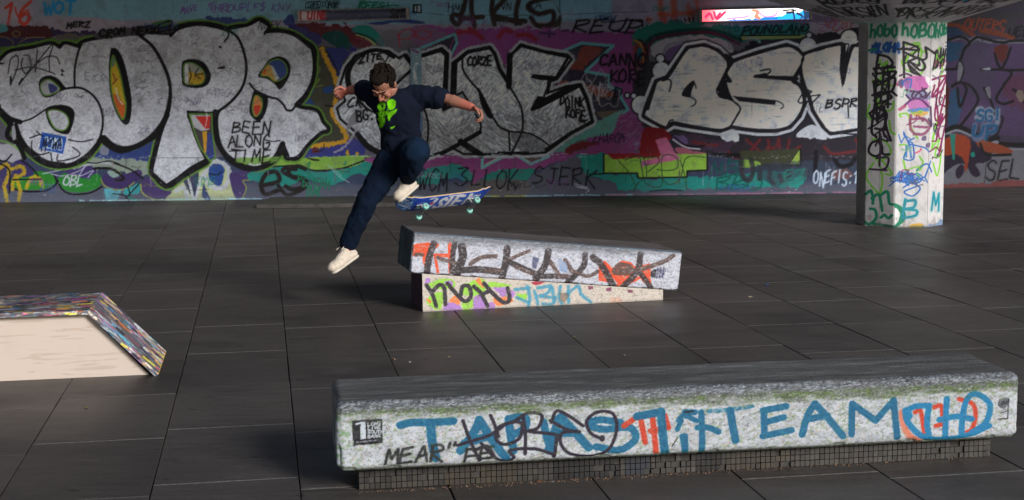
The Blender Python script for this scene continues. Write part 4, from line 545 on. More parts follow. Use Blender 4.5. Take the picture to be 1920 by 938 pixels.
def paint_far():
    c = Canvas(-4, -24, 516, 110, (196, 196, 204), k=2); X, Y = c.X, c.Y; L, P, T = c.lines, c.poly, c.text
    def z(q): return [((a - 142) / 3.31, (b - (150 + (a - 150) * .075)) / 3.31) for a, b in q]
    g = fbm(X / 5, Y / 3, 5); c.blend(sstep(.56, .66, g) * .6, (140, 142, 152)); c.blend(sstep(.67, .74, fbm(X / 2, Y / 1.5, 8)) * .7, (80, 78, 84))
    OR = (222, 78, 40)
    P(z([(150, 230), (230, 215), (300, 220), (290, 250), (240, 260), (180, 300), (150, 290)]), OR, rough=1); P(z([(205, 260), (240, 260), (235, 380), (215, 340)]), OR, smooth=False); L([z([(285, 300), (310, 400)])], 5, OR); L([z([(285, 295), (385, 295)]), z([(365, 225), (385, 400)])], 7, OR)
    P(z([(1290, 340), (1330, 330), (1400, 400), (1390, 480), (1300, 460)]), OR, smooth=False, rough=1); P(z([(1390, 370), (1430, 335), (1500, 350), (1520, 400), (1440, 490), (1370, 400)]), OR, rough=1); P(z([(1510, 370), (1620, 350), (1630, 440), (1645, 515), (1580, 470)]), OR, smooth=False, rough=1); P(z([(1450, 430), (1560, 440), (1530, 470), (1420, 500)]), OR, rough=1)
    D = (48, 40, 42); BR = (88, 68, 62)
    for q, w in (([(270, 220), (250, 310), (245, 400)], 12), ([(395, 220), (390, 300), (395, 400)], 10), ([(300, 310), (360, 330), (440, 350)], 7), ([(440, 240), (450, 310), (425, 410)], 15), ([(500, 350), (560, 310), (650, 300)], 8), ([(420, 390), (560, 385), (680, 400)], 13), ([(715, 250), (715, 330), (700, 440)], 13), ([(720, 330), (800, 290), (850, 270)], 7), ([(740, 340), (850, 390), (940, 430)], 11), ([(970, 270), (960, 350), (910, 450)], 13), ([(990, 340), (1040, 410)], 8), ([(900, 430), (1030, 430), (1140, 440)], 10), ([(1080, 330), (1130, 400)], 9), ([(1200, 290), (1195, 370), (1110, 470)], 11), ([(1140, 400), (1230, 430), (1290, 400)], 7), ([(1250, 310), (1310, 360), (1400, 500)], 13), ([(1390, 400), (1420, 360), (1490, 370), (1490, 410), (1400, 410)], 9), ([(1550, 290), (1540, 400), (1460, 500)], 12), ([(1550, 400), (1600, 460), (1640, 510)], 10), ([(1430, 390), (1550, 390), (1700, 340), (1760, 300)], 9)):
        L([z(q)], w, D if w > 9 else BR, rough=1.5, soft=1.5, a=.93)
    L([z([(600, 395), (690, 390)]), z([(780, 370), (880, 410)]), z([(1040, 425), (1100, 430)]), z([(170, 290), (205, 290)])], 7, BR, soft=3, rough=1.5)
    P(z([(880, 310), (915, 320), (905, 380), (880, 370)]), (90, 92, 120), rough=2); P(z([(1040, 330), (1080, 340), (1100, 400), (1060, 400)]), (140, 160, 190), rough=2)
    P(z([(1630, 400), (1660, 390), (1660, 440), (1635, 440)]), (36, 34, 44), rough=1.5)
    for i in range(3): L([z([(1670 + i * 18, 375), (1668 + i * 18, 445)])], 2.4, (70, 72, 100), rough=1.5, worn=.5)
    T('LLSB', 457, 36, 18, 18, 1.2, (60, 62, 90), jit=.2)
    c.blend(sstep(.58, .66, fbm(X / 4, Y / 2.5, 15)) * .5, (170, 160, 160))
    m = 1 - sstep(3, 22, Y + 12 * (fbm(X / 16, Y / 4, 3) - .5) + 10 * sstep(360, 500, X)); c.blend(m * .85, (92, 90, 92)); c.blend(m * sstep(.5, .62, fbm(X / 5, Y, 37)), (130, 138, 146))
    m = 1 - sstep(1, 4, Y); c.blend(m, (88, 98, 108)); c.dots((0, 0, 512, 78), 300, (186, 188, 196), r=(.5, 1.1), a=.7); c.dots((0, 0, 512, 78), 260, (40, 38, 42), r=(.5, 1.1), a=.7)
    c.im *= (1 + .1 * (vn(X / .8, Y / .8, 3) - .5))[..., None]
    return c
def paint_wedge():
    c = Canvas(-4, -4, 462, 84, (176, 168, 158), k=2); X, Y = c.X, c.Y; L, P, T = c.lines, c.poly, c.text
    def z(q): return [((a - 210) / 3.31, ((645 - (a - 210) * .0436) - b) / 3.31) for a, b in q]   # v measured up from the floor
    VI = (150, 106, 180); LM = (128, 186, 52); OR = (206, 112, 60)
    for q, col in (([(230, 440), (260, 445), (250, 490), (225, 480)], VI), ([(250, 470), (330, 440), (400, 450), (390, 500), (270, 500)], LM), ([(340, 460), (390, 455), (380, 500)], VI), ([(240, 560), (330, 520), (330, 600), (290, 630), (240, 600)], LM), ([(230, 560), (260, 580), (250, 600)], OR), ([(330, 620), (360, 590), (420, 600), (440, 640), (350, 640)], VI), ([(370, 580), (420, 540), (430, 600)], OR), ([(440, 490), (560, 440), (600, 480), (560, 540), (460, 540)], LM), ([(450, 590), (520, 560), (520, 610), (460, 630)], LM), ([(520, 560), (570, 540), (580, 630), (520, 635)], VI), ([(530, 450), (560, 440), (580, 500)], OR), ([(620, 460), (730, 480), (740, 490), (620, 490)], LM), ([(600, 590), (640, 590), (640, 625), (600, 630)], VI), ([(640, 500), (720, 500), (700, 560)], VI), ([(640, 560), (740, 560), (750, 590), (660, 610)], OR), ([(745, 510), (770, 540), (750, 560)], VI), ([(780, 540), (840, 540), (820, 580)], LM)): P(z(q), col, rough=2, a=.9)
    D = (40, 36, 42)
    for q in ([(235, 480), (270, 540), (290, 610)], [(270, 520), (310, 480), (340, 500), (345, 600)], [(360, 470), (400, 520), (460, 580), (500, 550), (490, 490), (450, 490), (440, 540)], [(520, 490), (560, 530), (600, 610)], [(580, 470), (640, 540), (700, 590), (735, 570), (725, 500)], [(560, 540), (610, 520)]): L([z(q)], 7.5, D, rough=1, soft=1.2)
    P(z([(870, 462), (950, 462), (900, 482)]), (150, 40, 60), rough=1)
    for q in ([(770, 510), (860, 500)], [(845, 490), (860, 560), (850, 615)], [(890, 520), (910, 600)], [(910, 500), (990, 490), (960, 540), (920, 550), (990, 560)], [(1000, 500), (1010, 590)], [(1050, 490), (1040, 560), (1060, 600)], [(1100, 490), (1100, 590)], [(1090, 540), (1160, 490), (1180, 540), (1240, 590)], [(940, 600), (1000, 600), (1020, 560)], [(780, 560), (850, 590)]): L([z(q)], 6, (46, 124, 156), soft=3, a=.85, rough=2)
    P(z([(1040, 530), (1100, 540), (1070, 590)]), (96, 76, 60), rough=4, a=.6); P(z([(1380, 560), (1440, 570), (1420, 600), (1370, 590)]), (190, 140, 116), rough=5, a=.6)
    for a in (1240, 1355, 1490): P(z([(a - 18, 490 + (a - 1240) * .09), (a + 18, 490 + (a - 1240) * .09), (a + 16, 512 + (a - 1240) * .08), (a - 14, 512 + (a - 1240) * .08)]), (112, 60, 84), smooth=False, rough=1)
    c.blend(sstep(.6, .7, fbm(X / 3, Y / 3, 8)) * .5, (120, 112, 104)); c.blend((1 - sstep(0, 5, Y)) * .4, (90, 84, 76))
    c.im *= (1 + .18 * (vn(X, Y, 3) - .5))[..., None]
    return c
def paint_stickers(w=300, h=110, seed=1, bright=1.0, k=1.6, size=1.0):
    c = Canvas(0, 0, w, h, (112, 108, 114), k=k); c.rng = np.random.RandomState(seed); X, Y = c.X, c.Y
    pal = [(200, 120, 80), (210, 176, 70), (176, 80, 120), (120, 130, 140), (180, 184, 188), (140, 144, 150), (96, 100, 108), (50, 60, 90), (130, 60, 80), (60, 90, 80), (200, 170, 150), (110, 80, 120), (40, 36, 44), (150, 140, 120), (70, 120, 160)]
    for i in range(int(w * h / 60 / size ** 1.6)):
        x, y = c.rng.uniform(-5, w), c.rng.uniform(-5, h); l = c.rng.uniform(5, 22) * size; t = c.rng.uniform(2.5, 8) * size; a = c.rng.uniform(-.3, .3)
        ca, sa = math.cos(a), math.sin(a); q = [(x + u * l * ca - v * t * sa, y + u * l * sa + v * t * ca) for u, v in ((0, 0), (1, .1), (.95, 1), (.1, .9))]
        c.poly(q, tuple(np.array(pal[c.rng.randint(len(pal))]) * c.rng.uniform(.5, 1.0) * bright), smooth=c.rng.rand() < .4, rough=1.5, a=.95)
        if c.rng.rand() < .3: c.scrawl(x, y, l, t, 5, .9, (200, 200, 204) if c.rng.rand() < .5 else (24, 22, 28), a=.7)
    c.im *= (1 - .35 * sstep(.5, .65, fbm(X / 10, Y / 2.2, 9)) + .2 * (fbm(X / 2, Y / 1.5, 4) - .5))[..., None]
    return c
def paint_board():
    """underside of the skateboard: u 0..200 along, v 0..50 across"""
    c = Canvas(0, 0, 200, 50, (18, 62, 160), k=2); X, Y = c.X, c.Y; L, P, T = c.lines, c.poly, c.text
    W = (206, 208, 220)
    c.blend((1 - sstep(24, 34, X)), (40, 84, 150)); 
    for k_ in range(16): c.scrawl(c.rng.uniform(0, 14), c.rng.uniform(0, 36), 22, 14, 6, 1.5, [(150, 190, 220), (200, 206, 214), (24, 40, 90)][k_ % 3], a=.8)
    T('IS', 58, 8, 34, 34, 7, W, slant=.3); T('IEI', 92, 8, 34, 60, 8, W, slant=.15); L([[(60, 6), (70, 4)], [(100, 4), (128, 4)]], 3, W); T('SB', 150, 14, 22, 22, 3.4, W, slant=.1)
    P([(64, 20), (72, 18), (70, 26)], (190, 40, 60)); L([[(54, 46), (90, 44), (130, 45)]], 2.4, W, rough=1.5)
    c.blend(sstep(.62, .7, fbm(X / 9, Y / 1.5, 4)) * .5, (150, 160, 190))
    return c
def paint_lamp(lit):
    """face of a strip light cover, u 0..210, v 0..20"""
    c = Canvas(0, 0, 210, 22, (255, 250, 236) if lit else (62, 68, 92), k=2); X, Y = c.X, c.Y; L, P, T = c.lines, c.poly, c.text
    if lit:
        c.blend(1 - sstep(8, 64, X + 8 * fbm(X / 8, Y / 4, 2)), (236, 70, 80)); L([[(8, 12), (16, 8), (22, 16)], [(24, 6), (28, 14), (36, 8)], [(30, 16), (46, 6)]], 4, (220, 30, 60), soft=2); L([[(50, 15), (80, 14), (90, 12)], [(110, 8), (124, 14), (142, 12), (146, 6)]], 3, (190, 40, 120), soft=2, a=.8)
        P([(40, 22), (60, 18), (90, 17), (120, 16), (150, 12), (180, 10), (205, 8), (205, 22)], (16, 92, 180), rough=3); P([(150, 13), (190, 8), (200, 18), (155, 20)], (30, 130, 200), rough=3, a=.8)
        L([[(100, 4), (108, 6), (106, 12)], [(104, 13), (112, 16)]], 6, (150, 96, 78), soft=2); L([[(158, 6), (170, 5), (182, 6)], [(164, 9), (178, 9)], [(176, 4), (180, 20)], [(184, 10), (194, 14), (192, 20)]], 3, (26, 24, 30)); P([(196, 3), (208, 3), (208, 19), (198, 19)], (24, 22, 28), rough=2, a=.8)
    else:
        c.blend(1 - sstep(38, 60, X + 6 * fbm(X / 5, Y / 5, 2)), (186, 170, 176)); T('QUINE', 6, 4, 13, 46, 3, (160, 40, 50), jit=.2); L([[(60, 3), (120, 2), (200, 3)], [(60, 19), (130, 20), (200, 18)]], 2.4, (160, 150, 160), rough=2, worn=.3); T('SHEP', 176, 4, 14, 28, 3, (22, 22, 28), jit=.3); P([(0, 0), (4, 0), (3, 22), (0, 22)], (160, 60, 70)); c.scrawl(90, 6, 60, 9, 10, 1.5, (40, 40, 56))
    return c
# ----------------------------------------------------------------- helpers
COL = scene.collection
def tag(o, label=None, cat=None, group=None, kind=None):
    if label: o['label'] = label
    if cat: o['category'] = cat
    if group: o['group'] = group
    if kind: o['kind'] = kind
    return o
def empty(name, loc, label, cat, group=None, rz=0):
    o = bpy.data.objects.new(name, None); COL.objects.link(o); o.location = loc; o.rotation_euler.z = rz; o.empty_display_size = .2
    return tag(o, label, cat, group)
PMUL = 1.25
def lin(c, mul=PMUL):
    c = np.clip(np.asarray(c, np.float64) / 255, 0, 1); c = np.where(c <= .04045, c / 12.92, ((c + .055) / 1.055) ** 2.4)
    return np.clip(c * mul, 0.004, .86)
def mesh(name, V, F, mat, parent=None, cols=None, smooth=False, link=True, mats=None, mi=None):
    V = np.asarray(V, np.float32); me = bpy.data.meshes.new(name)
    if isinstance(F, np.ndarray):
        n, k = F.shape; me.vertices.add(len(V)); me.vertices.foreach_set('co', V.ravel())
        me.loops.add(n * k); me.loops.foreach_set('vertex_index', F.ravel().astype(np.int32))
        me.polygons.add(n); me.polygons.foreach_set('loop_start', np.arange(0, n * k, k, dtype=np.int32))
        me.update(calc_edges=True)
    else:
        me.from_pydata([tuple(map(float, v)) for v in V], [], [tuple(f) for f in F])
    if cols is not None:
        a = me.color_attributes.new('paint', 'FLOAT_COLOR', 'POINT'); c4 = np.ones((len(V), 4), np.float32); c4[:, :3] = cols; a.data.foreach_set('color', c4.ravel())
    if smooth: me.polygons.foreach_set('use_smooth', np.ones(len(me.polygons), bool))
    for m_ in (mats or [mat]): me.materials.append(m_)
    if mi is not None: me.polygons.foreach_set('material_index', np.asarray(mi, np.int32))
    me.update()
    if not link: return me
    o = bpy.data.objects.new(name, me); COL.objects.link(o)
    if parent: o.parent = parent; 
    return o
def grid_faces(nu, nv):
    i, j = np.meshgrid(np.arange(nu - 1), np.arange(nv - 1)); a = (j * nu + i).ravel()
    return np.stack([a, a + 1, a + 1 + nu, a + nu], 1)
def box_vf(x0, x1, y0, y1, z0, z1):
    V = [(x, y, z) for z in (z0, z1) for y in (y0, y1) for x in (x0, x1)]
    return V, [(0, 2, 3, 1), (4, 5, 7, 6), (0, 1, 5, 4), (2, 6, 7, 3), (0, 4, 6, 2), (1, 3, 7, 5)]
def bev_box(name, dims, mat, parent=None, bev=.004, loc=(0, 0, 0), seg=1, rz=0):
    bm = bmesh.new(); bmesh.ops.create_cube(bm, size=1); bmesh.ops.scale(bm, vec=dims, verts=bm.verts)
    bmesh.ops.bevel(bm, geom=bm.edges[:], offset=bev, segments=seg, affect='EDGES', profile=.6)
    if rz: bmesh.ops.rotate(bm, verts=bm.verts, cent=(0, 0, 0), matrix=Matrix.Rotation(rz, 3, 'Z'))
    bmesh.ops.translate(bm, vec=loc, verts=bm.verts); me = bpy.data.meshes.new(name); bm.to_mesh(me); bm.free(); me.materials.append(mat)
    o = bpy.data.objects.new(name, me); COL.objects.link(o)
    if parent: o.parent = parent
    return o
# ----------------------------------------------------------------- materials
def mat(name, rgb=None, rough=.8, attr=False, noise=None, bump=None, spec=.5, emis=None, metal=0, rand=0):
    """noise = (scale vec, amount, detail); bump = (scale, strength, distance)"""
    m_ = bpy.data.materials.new(name); m_.use_nodes = True; t = m_.node_tree; N = t.nodes; Lk = t.links; b = N['Principled BSDF']
    b.inputs['Roughness'].default_value = rough; b.inputs['Specular IOR Level'].default_value = spec; b.inputs['Metallic'].default_value = metal
    if attr: a = N.new('ShaderNodeAttribute'); a.attribute_name = 'paint'; src = a.outputs['Color']
    else: r = N.new('ShaderNodeRGB'); r.outputs[0].default_value = (*rgb, 1); src = r.outputs[0]
    tc = N.new('ShaderNodeTexCoord'); 
    def nz(sc, det, obj=True):
        mp = N.new('ShaderNodeMapping'); mp.inputs['Scale'].default_value = sc if hasattr(sc, '__len__') else (sc,) * 3; Lk.new(tc.outputs['Object'], mp.inputs[0])
        n = N.new('ShaderNodeTexNoise'); n.inputs['Scale'].default_value = 1; n.inputs['Detail'].default_value = det; Lk.new(mp.outputs[0], n.inputs[0]); return n.outputs[0]
    for q in ([noise] if noise and not isinstance(noise, list) else (noise or [])):
        o_ = nz(q[0], q[2] if len(q) > 2 else 4); mr = N.new('ShaderNodeMapRange'); mr.inputs['From Min'].default_value = .3; mr.inputs['From Max'].default_value = .7; mr.inputs['To Min'].default_value = 1 - q[1]; mr.inputs['To Max'].default_value = 1 + q[1]; Lk.new(o_, mr.inputs[0])
        mx = N.new('ShaderNodeVectorMath'); mx.operation = 'SCALE'; Lk.new(src, mx.inputs[0]); Lk.new(mr.outputs[0], mx.inputs['Scale']); src = mx.outputs[0]
        if rand is None: pass
    if rand:
        oi = N.new('ShaderNodeObjectInfo'); mr = N.new('ShaderNodeMapRange'); mr.inputs['To Min'].default_value = 1 - rand; mr.inputs['To Max'].default_value = 1 + rand; Lk.new(oi.outputs['Random'], mr.inputs[0])
        mx = N.new('ShaderNodeVectorMath'); mx.operation = 'SCALE'; Lk.new(src, mx.inputs[0]); Lk.new(mr.outputs[0], mx.inputs['Scale']); src = mx.outputs[0]
    Lk.new(src, b.inputs['Base Color'])
    if bump:
        o_ = nz(bump[0], 6); bp = N.new('ShaderNodeBump'); bp.inputs['Strength'].default_value = bump[1]; bp.inputs['Distance'].default_value = bump[2]; Lk.new(o_, bp.inputs['Height']); Lk.new(bp.outputs[0], b.inputs['Normal'])
    if emis: Lk.new(src, b.inputs['Emission Color']); b.inputs['Emission Strength'].default_value = emis
    return m_
M = {}
M['wall'] = mat('painted_render', attr=True, rough=.75, spec=.2, bump=(28, .3, .012))
M['paint'] = mat('painted_concrete', attr=True, rough=.7, bump=(60, .5, .008))
M['sticker'] = mat('stickered_board', attr=True, rough=.4, bump=(60, .3, .003))
M['cloth'] = mat('printed_cotton', attr=True, rough=1, spec=.12, bump=(90, .3, .004))
M['deckprint'] = mat('printed_deck', attr=True, rough=.35)
M['concrete'] = mat('bare_concrete', (.22, .215, .21), rough=.85, noise=[((3, 3, 3), .2), ((30, 30, 30), .12)], bump=(40, .4, .01))
M['ceiling'] = mat('ceiling_concrete', (.20, .195, .19), rough=.9, noise=((2, 2, 2), .2), bump=(20, .4, .01))
M['bed'] = mat('joint_bed', (.02, .019, .018), rough=.95)
M['ground'] = mat('riverside_paving', (.42, .41, .39), rough=.85, noise=((.6, .6, .6), .15))
M['mortar'] = mat('pale_joint', (.19, .18, .17), rough=.9, noise=((30, 3, 3), .6))
M['kerb'] = mat('dark_ledge', (.05, .047, .044), rough=.8, noise=((9, 9, 9), .3), bump=(30, .5, .01))
M['tile'] = mat('mosaic_tile', attr=True, rough=.45)
M['grout'] = mat('grout', (.05, .046, .042), rough=.95)
M['litter'] = mat('litter_paper', (.55, .5, .4), rough=.8)
def slab_mat():
    m_ = bpy.data.materials.new('slab_stone'); m_.use_nodes = True; t = m_.node_tree; N = t.nodes; Lk = t.links; b = N['Principled BSDF']
    geo = N.new('ShaderNodeNewGeometry'); oi = N.new('ShaderNodeObjectInfo')
    def nz(src, sc, det=5, rot=0):
        mp = N.new('ShaderNodeMapping'); mp.inputs['Scale'].default_value = sc; mp.inputs['Rotation'].default_value = (0, 0, rot); Lk.new(src, mp.inputs[0])
        n = N.new('ShaderNodeTexNoise'); n.inputs['Scale'].default_value = 1; n.inputs['Detail'].default_value = det; n.inputs['Roughness'].default_value = .62; Lk.new(mp.outputs[0], n.inputs[0]); return n.outputs[0]
    def mrange(v, a, b_, c, d):
        q = N.new('ShaderNodeMapRange'); q.inputs['From Min'].default_value = a; q.inputs['From Max'].default_value = b_; q.inputs['To Min'].default_value = c; q.inputs['To Max'].default_value = d; Lk.new(v, q.inputs[0]); return q.outputs[0]
    def mul(a, b_):
        q = N.new('ShaderNodeMath'); q.operation = 'MULTIPLY'; Lk.new(a, q.inputs[0])
        if isinstance(b_, float): q.inputs[1].default_value = b_
        else: Lk.new(b_, q.inputs[1])
        return q.outputs[0]
    P_ = geo.outputs['Position']; R0 = -.165
    big = mrange(nz(P_, (.35, .5, 1)), .3, .7, .72, 1.28); fine = mrange(nz(P_, (40, 40, 40)), .3, .7, .82, 1.18); streak = mrange(nz(P_, (2.2, 38, 1), 4, R0), .3, .7, .74, 1.28)
    rnd = mrange(oi.outputs['Random'], 0, 1, .86, 1.15); v = mul(mul(mul(big, fine), streak), rnd)
    base = N.new('ShaderNodeRGB'); base.outputs[0].default_value = (.061, .053, .048, 1)
    sc = N.new('ShaderNodeVectorMath'); sc.operation = 'SCALE'; Lk.new(base.outputs[0], sc.inputs[0]); Lk.new(v, sc.inputs['Scale'])
    sta = mrange(nz(P_, (.9, 1.3, 1), 5, .4), .54, .66, 1.0, .7); gum = mrange(nz(P_, (9, 9, 1), 1, .2), .72, .75, 1.0, .55); v2 = mul(sta, gum); sc2 = N.new('ShaderNodeVectorMath'); sc2.operation = 'SCALE'; Lk.new(sc.outputs[0], sc2.inputs[0]); Lk.new(v2, sc2.inputs['Scale']); sc = sc2
    # pale scuffs
    scf = mrange(mul(nz(P_, (3, 60, 1), 3, R0 + .1), nz(P_, (1.3, 2.1, 1), 3)), .36, .43, 0, .75); mix = N.new('ShaderNodeMixRGB'); Lk.new(scf, mix.inputs[0]); Lk.new(sc.outputs[0], mix.inputs[1]); mix.inputs[2].default_value = (.12, .115, .115, 1)
    sp = mrange(nz(P_, (34, 34, 1), 2), .73, .78, 0, .5); mx2 = N.new('ShaderNodeMixRGB'); Lk.new(sp, mx2.inputs[0]); Lk.new(mix.outputs[0], mx2.inputs[1]); mx2.inputs[2].default_value = (.15, .14, .13, 1)
    Lk.new(mx2.outputs[0], b.inputs['Base Color'])
    Lk.new(mrange(nz(P_, (1.1, 1.6, 1)), .3, .7, .42, .62), b.inputs['Roughness']); b.inputs['Specular IOR Level'].default_value = .45
    bp = N.new('ShaderNodeBump'); bp.inputs['Strength'].default_value = .35; bp.inputs['Distance'].default_value = .004; Lk.new(nz(P_, (14, 60, 20), 6, R0), bp.inputs['Height']); Lk.new(bp.outputs[0], b.inputs['Normal'])
    return m_
M['slab'] = slab_mat()
# ----------------------------------------------------------------- ground, floor slabs
o = mesh('ground', [(-400, -400, -.09), (400, -400, -.09), (400, 400, -.09), (-400, 400, -.09)], [(0, 1, 2, 3)], M['ground']); tag(o, 'pale riverside paving beyond the undercroft', kind='structure')
XL, XR, YN, YF = -9.6, 11.0, 2.0, 23.2
V, F = box_vf(XL - .3, XR, YN, YF + .3, -.085, -.03)
floor = mesh('floor', V, F, M['bed']); tag(floor, 'dark stone slab floor of the skate space', kind='structure')
ANG = .16481; SX0, SW, SL = .1168, .641, 1.0513
ca, sa = math.cos(ANG), math.sin(ANG)
OFF = {-2: 11.693, -1: 11.859, 0: 11.658, 1: 11.70, 2: 11.60, 3: 11.42, 4: 11.30, 5: 10.994, 6: 10.906}
def slab_mesh(k):
    r = random.Random(k); g = .0026; x0, x1 = g, SW - g; y0, y1 = 0.0075, SL - .001; b_ = .003
    def q(x, y, z): return (x + r.uniform(-.0015, .0015), y + r.uniform(-.001, .001), z)
    xs = [x0, x0 + (x1 - x0) * .33, x0 + (x1 - x0) * .7, x1]; ys = [y0, y0 + SL * .5, y1]
    ring = [(x, y0) for x in xs] + [(x1, ys[1])] + [(x, y1) for x in xs[::-1]] + [(x0, ys[1])]
    jit = [(r.uniform(-.0012, .0012), r.uniform(-.001, .001)) for _ in ring]; cx, cy = (x0 + x1) / 2, (y0 + y1) / 2
    V = []; n = len(ring)
    for z, ins in ((-.03, 0), (-b_, 0), (0, b_)):
        for (x, y), (jx, jy) in zip(ring, jit): V.append((x + jx + (ins if x < cx else -ins), y + jy + (ins if y < cy else -ins), z))
    F = [tuple(range(2 * n, 3 * n))]
    for l in (0, 1):
        for i in range(n): F.append((l * n + i, l * n + (i + 1) % n, (l + 1) * n + (i + 1) % n, (l + 1) * n + i))
    mi = [0] * len(F); b0 = len(V)
    V += [(x0, -.0015, -.0012), (x1, -.0015, -.0012), (x1, y0 + .002, -.0012), (x0, y0 + .002, -.0012)]; F.append((b0, b0 + 1, b0 + 2, b0 + 3)); mi.append(1)
    return mesh('paving_slab', V, F, None, link=False, mats=[M['slab'], M['mortar']], mi=mi)
SM = [slab_mesh(k) for k in range(6)]
cand = []; rs = random.Random(9)
for n in range(-20, 32):
    off = OFF.get(n, 11.6 - .03 * n + rs.uniform(-.25, .25))
    for k_ in range(-16, 14):
        xs, ys = SX0 + n * SW, off + k_ * SL; xc, yc = xs + SW / 2, ys + SL / 2
        X, Y = ca * xc - sa * yc, sa * xc + ca * yc
        if X < XL + .4 or X > XR - .4 or Y < YN + .5 or Y > YF: continue
        size = 0
        if Y > 3:
            px, py = photo((X, Y, 0))
            if -70 < px < 1990 and 340 < py < 985: size = 1 / Y
        cand.append((size, n, k_, xs, ys))
cand.sort(key=lambda c_: -c_[0])
Rz = Matrix.Rotation(ANG, 4, 'Z'); rest = []
for i, (size, n, k_, xs, ys) in enumerate(cand):
    h = rs.uniform(-.0012, .0012); tx, ty = rs.uniform(-.0016, .0016), rs.uniform(-.0012, .0012)
    mw = Rz @ Matrix.Translation((xs, ys, h)) @ Matrix.Rotation(tx, 4, 'X') @ Matrix.Rotation(ty, 4, 'Y')
    me = SM[rs.randrange(6)]
    if size > 0 and i < 300:
        o = bpy.data.objects.new('paving_slab', me); COL.objects.link(o); o.parent = floor; o.matrix_world = mw
    else: rest.append((me, mw))
NV = []; NF = []; NM = []; b0 = 0
for me, mw in rest:
    v = np.empty(len(me.vertices) * 3, np.float32); me.vertices.foreach_get('co', v); v = v.reshape(-1, 3); mm = np.array(mw); v = v @ mm[:3, :3].T + mm[:3, 3]; NV += v.tolist()
    for p in me.polygons: NF.append([b0 + i for i in p.vertices]); NM.append(p.material_index)
    b0 += len(me.vertices)
o = mesh('slab_field', NV, NF, None, floor, mats=[M['slab'], M['mortar']], mi=NM); o['kind'] = 'stuff'
print('slabs seen', sum(1 for c_ in cand if c_[0] > 0), 'all', len(cand))
# ----------------------------------------------------------------- main wall
WA, WB = np.array([-7.394, 21.53, 0]), np.array([5.063, 21.376, 0]); wu = (WB - WA) / np.linalg.norm(WB - WA); wn = np.array([wu[1], -wu[0], 0])   # wn faces the camera
def wall_sheet(name, A, u, n, u0, u1, z0, z1, nu, nz, canvas, matl, parent, relief=None, mul=PMUL):
    U, Z = np.meshgrid(np.linspace(u0, u1, nu), np.linspace(z0, z1, nz)); P = A + U[..., None] * u + Z[..., None] * np.array([0, 0, 1.])
    px, py = photo(P); P = P.reshape(-1, 3); px = px.ravel(); py = py.ravel()
    cols = lin(canvas.sample(px, py) * np.array((.955, 1.0, 1.05)), mul)
    if relief is not None: P = P + relief(px, py)[:, None] * n
    return mesh(name, P, grid_faces(nu, nz), matl, parent, cols=cols, smooth=True)
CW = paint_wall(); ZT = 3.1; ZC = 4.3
uend = (5.75 - WA[0]) / wu[0]; ubeg = (XL - WA[0]) / wu[0]
wall = empty('wall', tuple(WA + wu * 6), 'long rendered back wall covered in silver graffiti letters', 'wall')
def rel(px, py):
    a = .012 * sstep(293.2, 294.6, py + .0 * px); g = -.006 * np.exp(-((py - 28 + .0045 * (px - 1050)) / 1.2) ** 2) * (px > 780); v = -.006 * np.exp(-((px - 1049.5) / 1.3) ** 2) * (py < 60)
    return a + g + v + .004 * (fbm(px / 40, py / 40, 90, 3) - .5) + .003 * (fbm(px / 6, py / 6, 91, 2) - .5)
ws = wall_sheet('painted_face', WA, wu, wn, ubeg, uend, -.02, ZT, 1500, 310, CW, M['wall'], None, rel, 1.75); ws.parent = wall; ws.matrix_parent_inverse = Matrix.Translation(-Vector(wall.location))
def put(o, root): o.parent = root; o.matrix_parent_inverse = root.matrix_basis.inverted(); return o
q = [WA + wu * ubeg - wn * .03, WA + wu * (uend + .0) - wn * .03, WA + wu * uend - wn * .45, WA + wu * ubeg - wn * .45]
V = [tuple(p + np.array([0, 0, -.02])) for p in q] + [tuple(p + np.array([0, 0, ZC])) for p in q]
put(mesh('core', V, [(0, 1, 5, 4), (1, 2, 6, 5), (2, 3, 7, 6), (3, 0, 4, 7)], M['concrete']), wall)
q = [WA + wu * ubeg + wn * .006, WA + wu * uend + wn * .006, WA + wu * uend - wn * .03, WA + wu * ubeg - wn * .03]; V = [tuple(p + np.array([0, 0, ZT])) for p in q] + [tuple(p + np.array([0, 0, ZC])) for p in q]
put(mesh('upper_band', V, [(0, 1, 5, 4), (0, 3, 2, 1), (1, 2, 6, 5)], M['concrete']), wall)  # unseen; added to carry the wall up to the raised ceiling
# recessed wall further right
CB = paint_back(); BA, BB_ = np.array([5.2, 22.0, 0]), np.array([7.666, 22.273, 0]); bu = (BB_ - BA) / np.linalg.norm(BB_ - BA); bn = np.array([bu[1], -bu[0], 0])
bw = empty('wall', tuple(BA + bu * 3), 'purple graffiti wall set back behind the white pillar', 'wall')
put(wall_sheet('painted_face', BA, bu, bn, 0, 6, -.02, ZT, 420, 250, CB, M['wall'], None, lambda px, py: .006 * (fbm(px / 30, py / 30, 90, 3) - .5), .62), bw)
q = [BA - bn * .02, BA + bu * 6 - bn * .02, BA + bu * 6 - bn * .3, BA - bn * .3]; V = [tuple(p + np.array([0, 0, -.02])) for p in q] + [tuple(p + np.array([0, 0, ZC])) for p in q]
put(mesh('core', V, [(0, 1, 5, 4), (1, 2, 6, 5), (2, 3, 7, 6), (3, 0, 4, 7)], M['concrete']), bw)
# side wall on the left; unseen ceiling, raised and cut back to admit sky light
V, F = box_vf(XL - .3, XL, 8.0, YF, -.03, ZC); o = mesh('side_wall', V, F, M['concrete']); tag(o, 'bare concrete side wall left of the skate space', 'wall')
V, F = box_vf(XL - .3, 9.6, 14.3, YF + .5, ZC, ZC + .35); o = mesh('ceiling', V, F, M['ceiling']); tag(o, 'unseen concrete ceiling slab of the undercroft, raised and cut back to admit sky light', kind='structure')
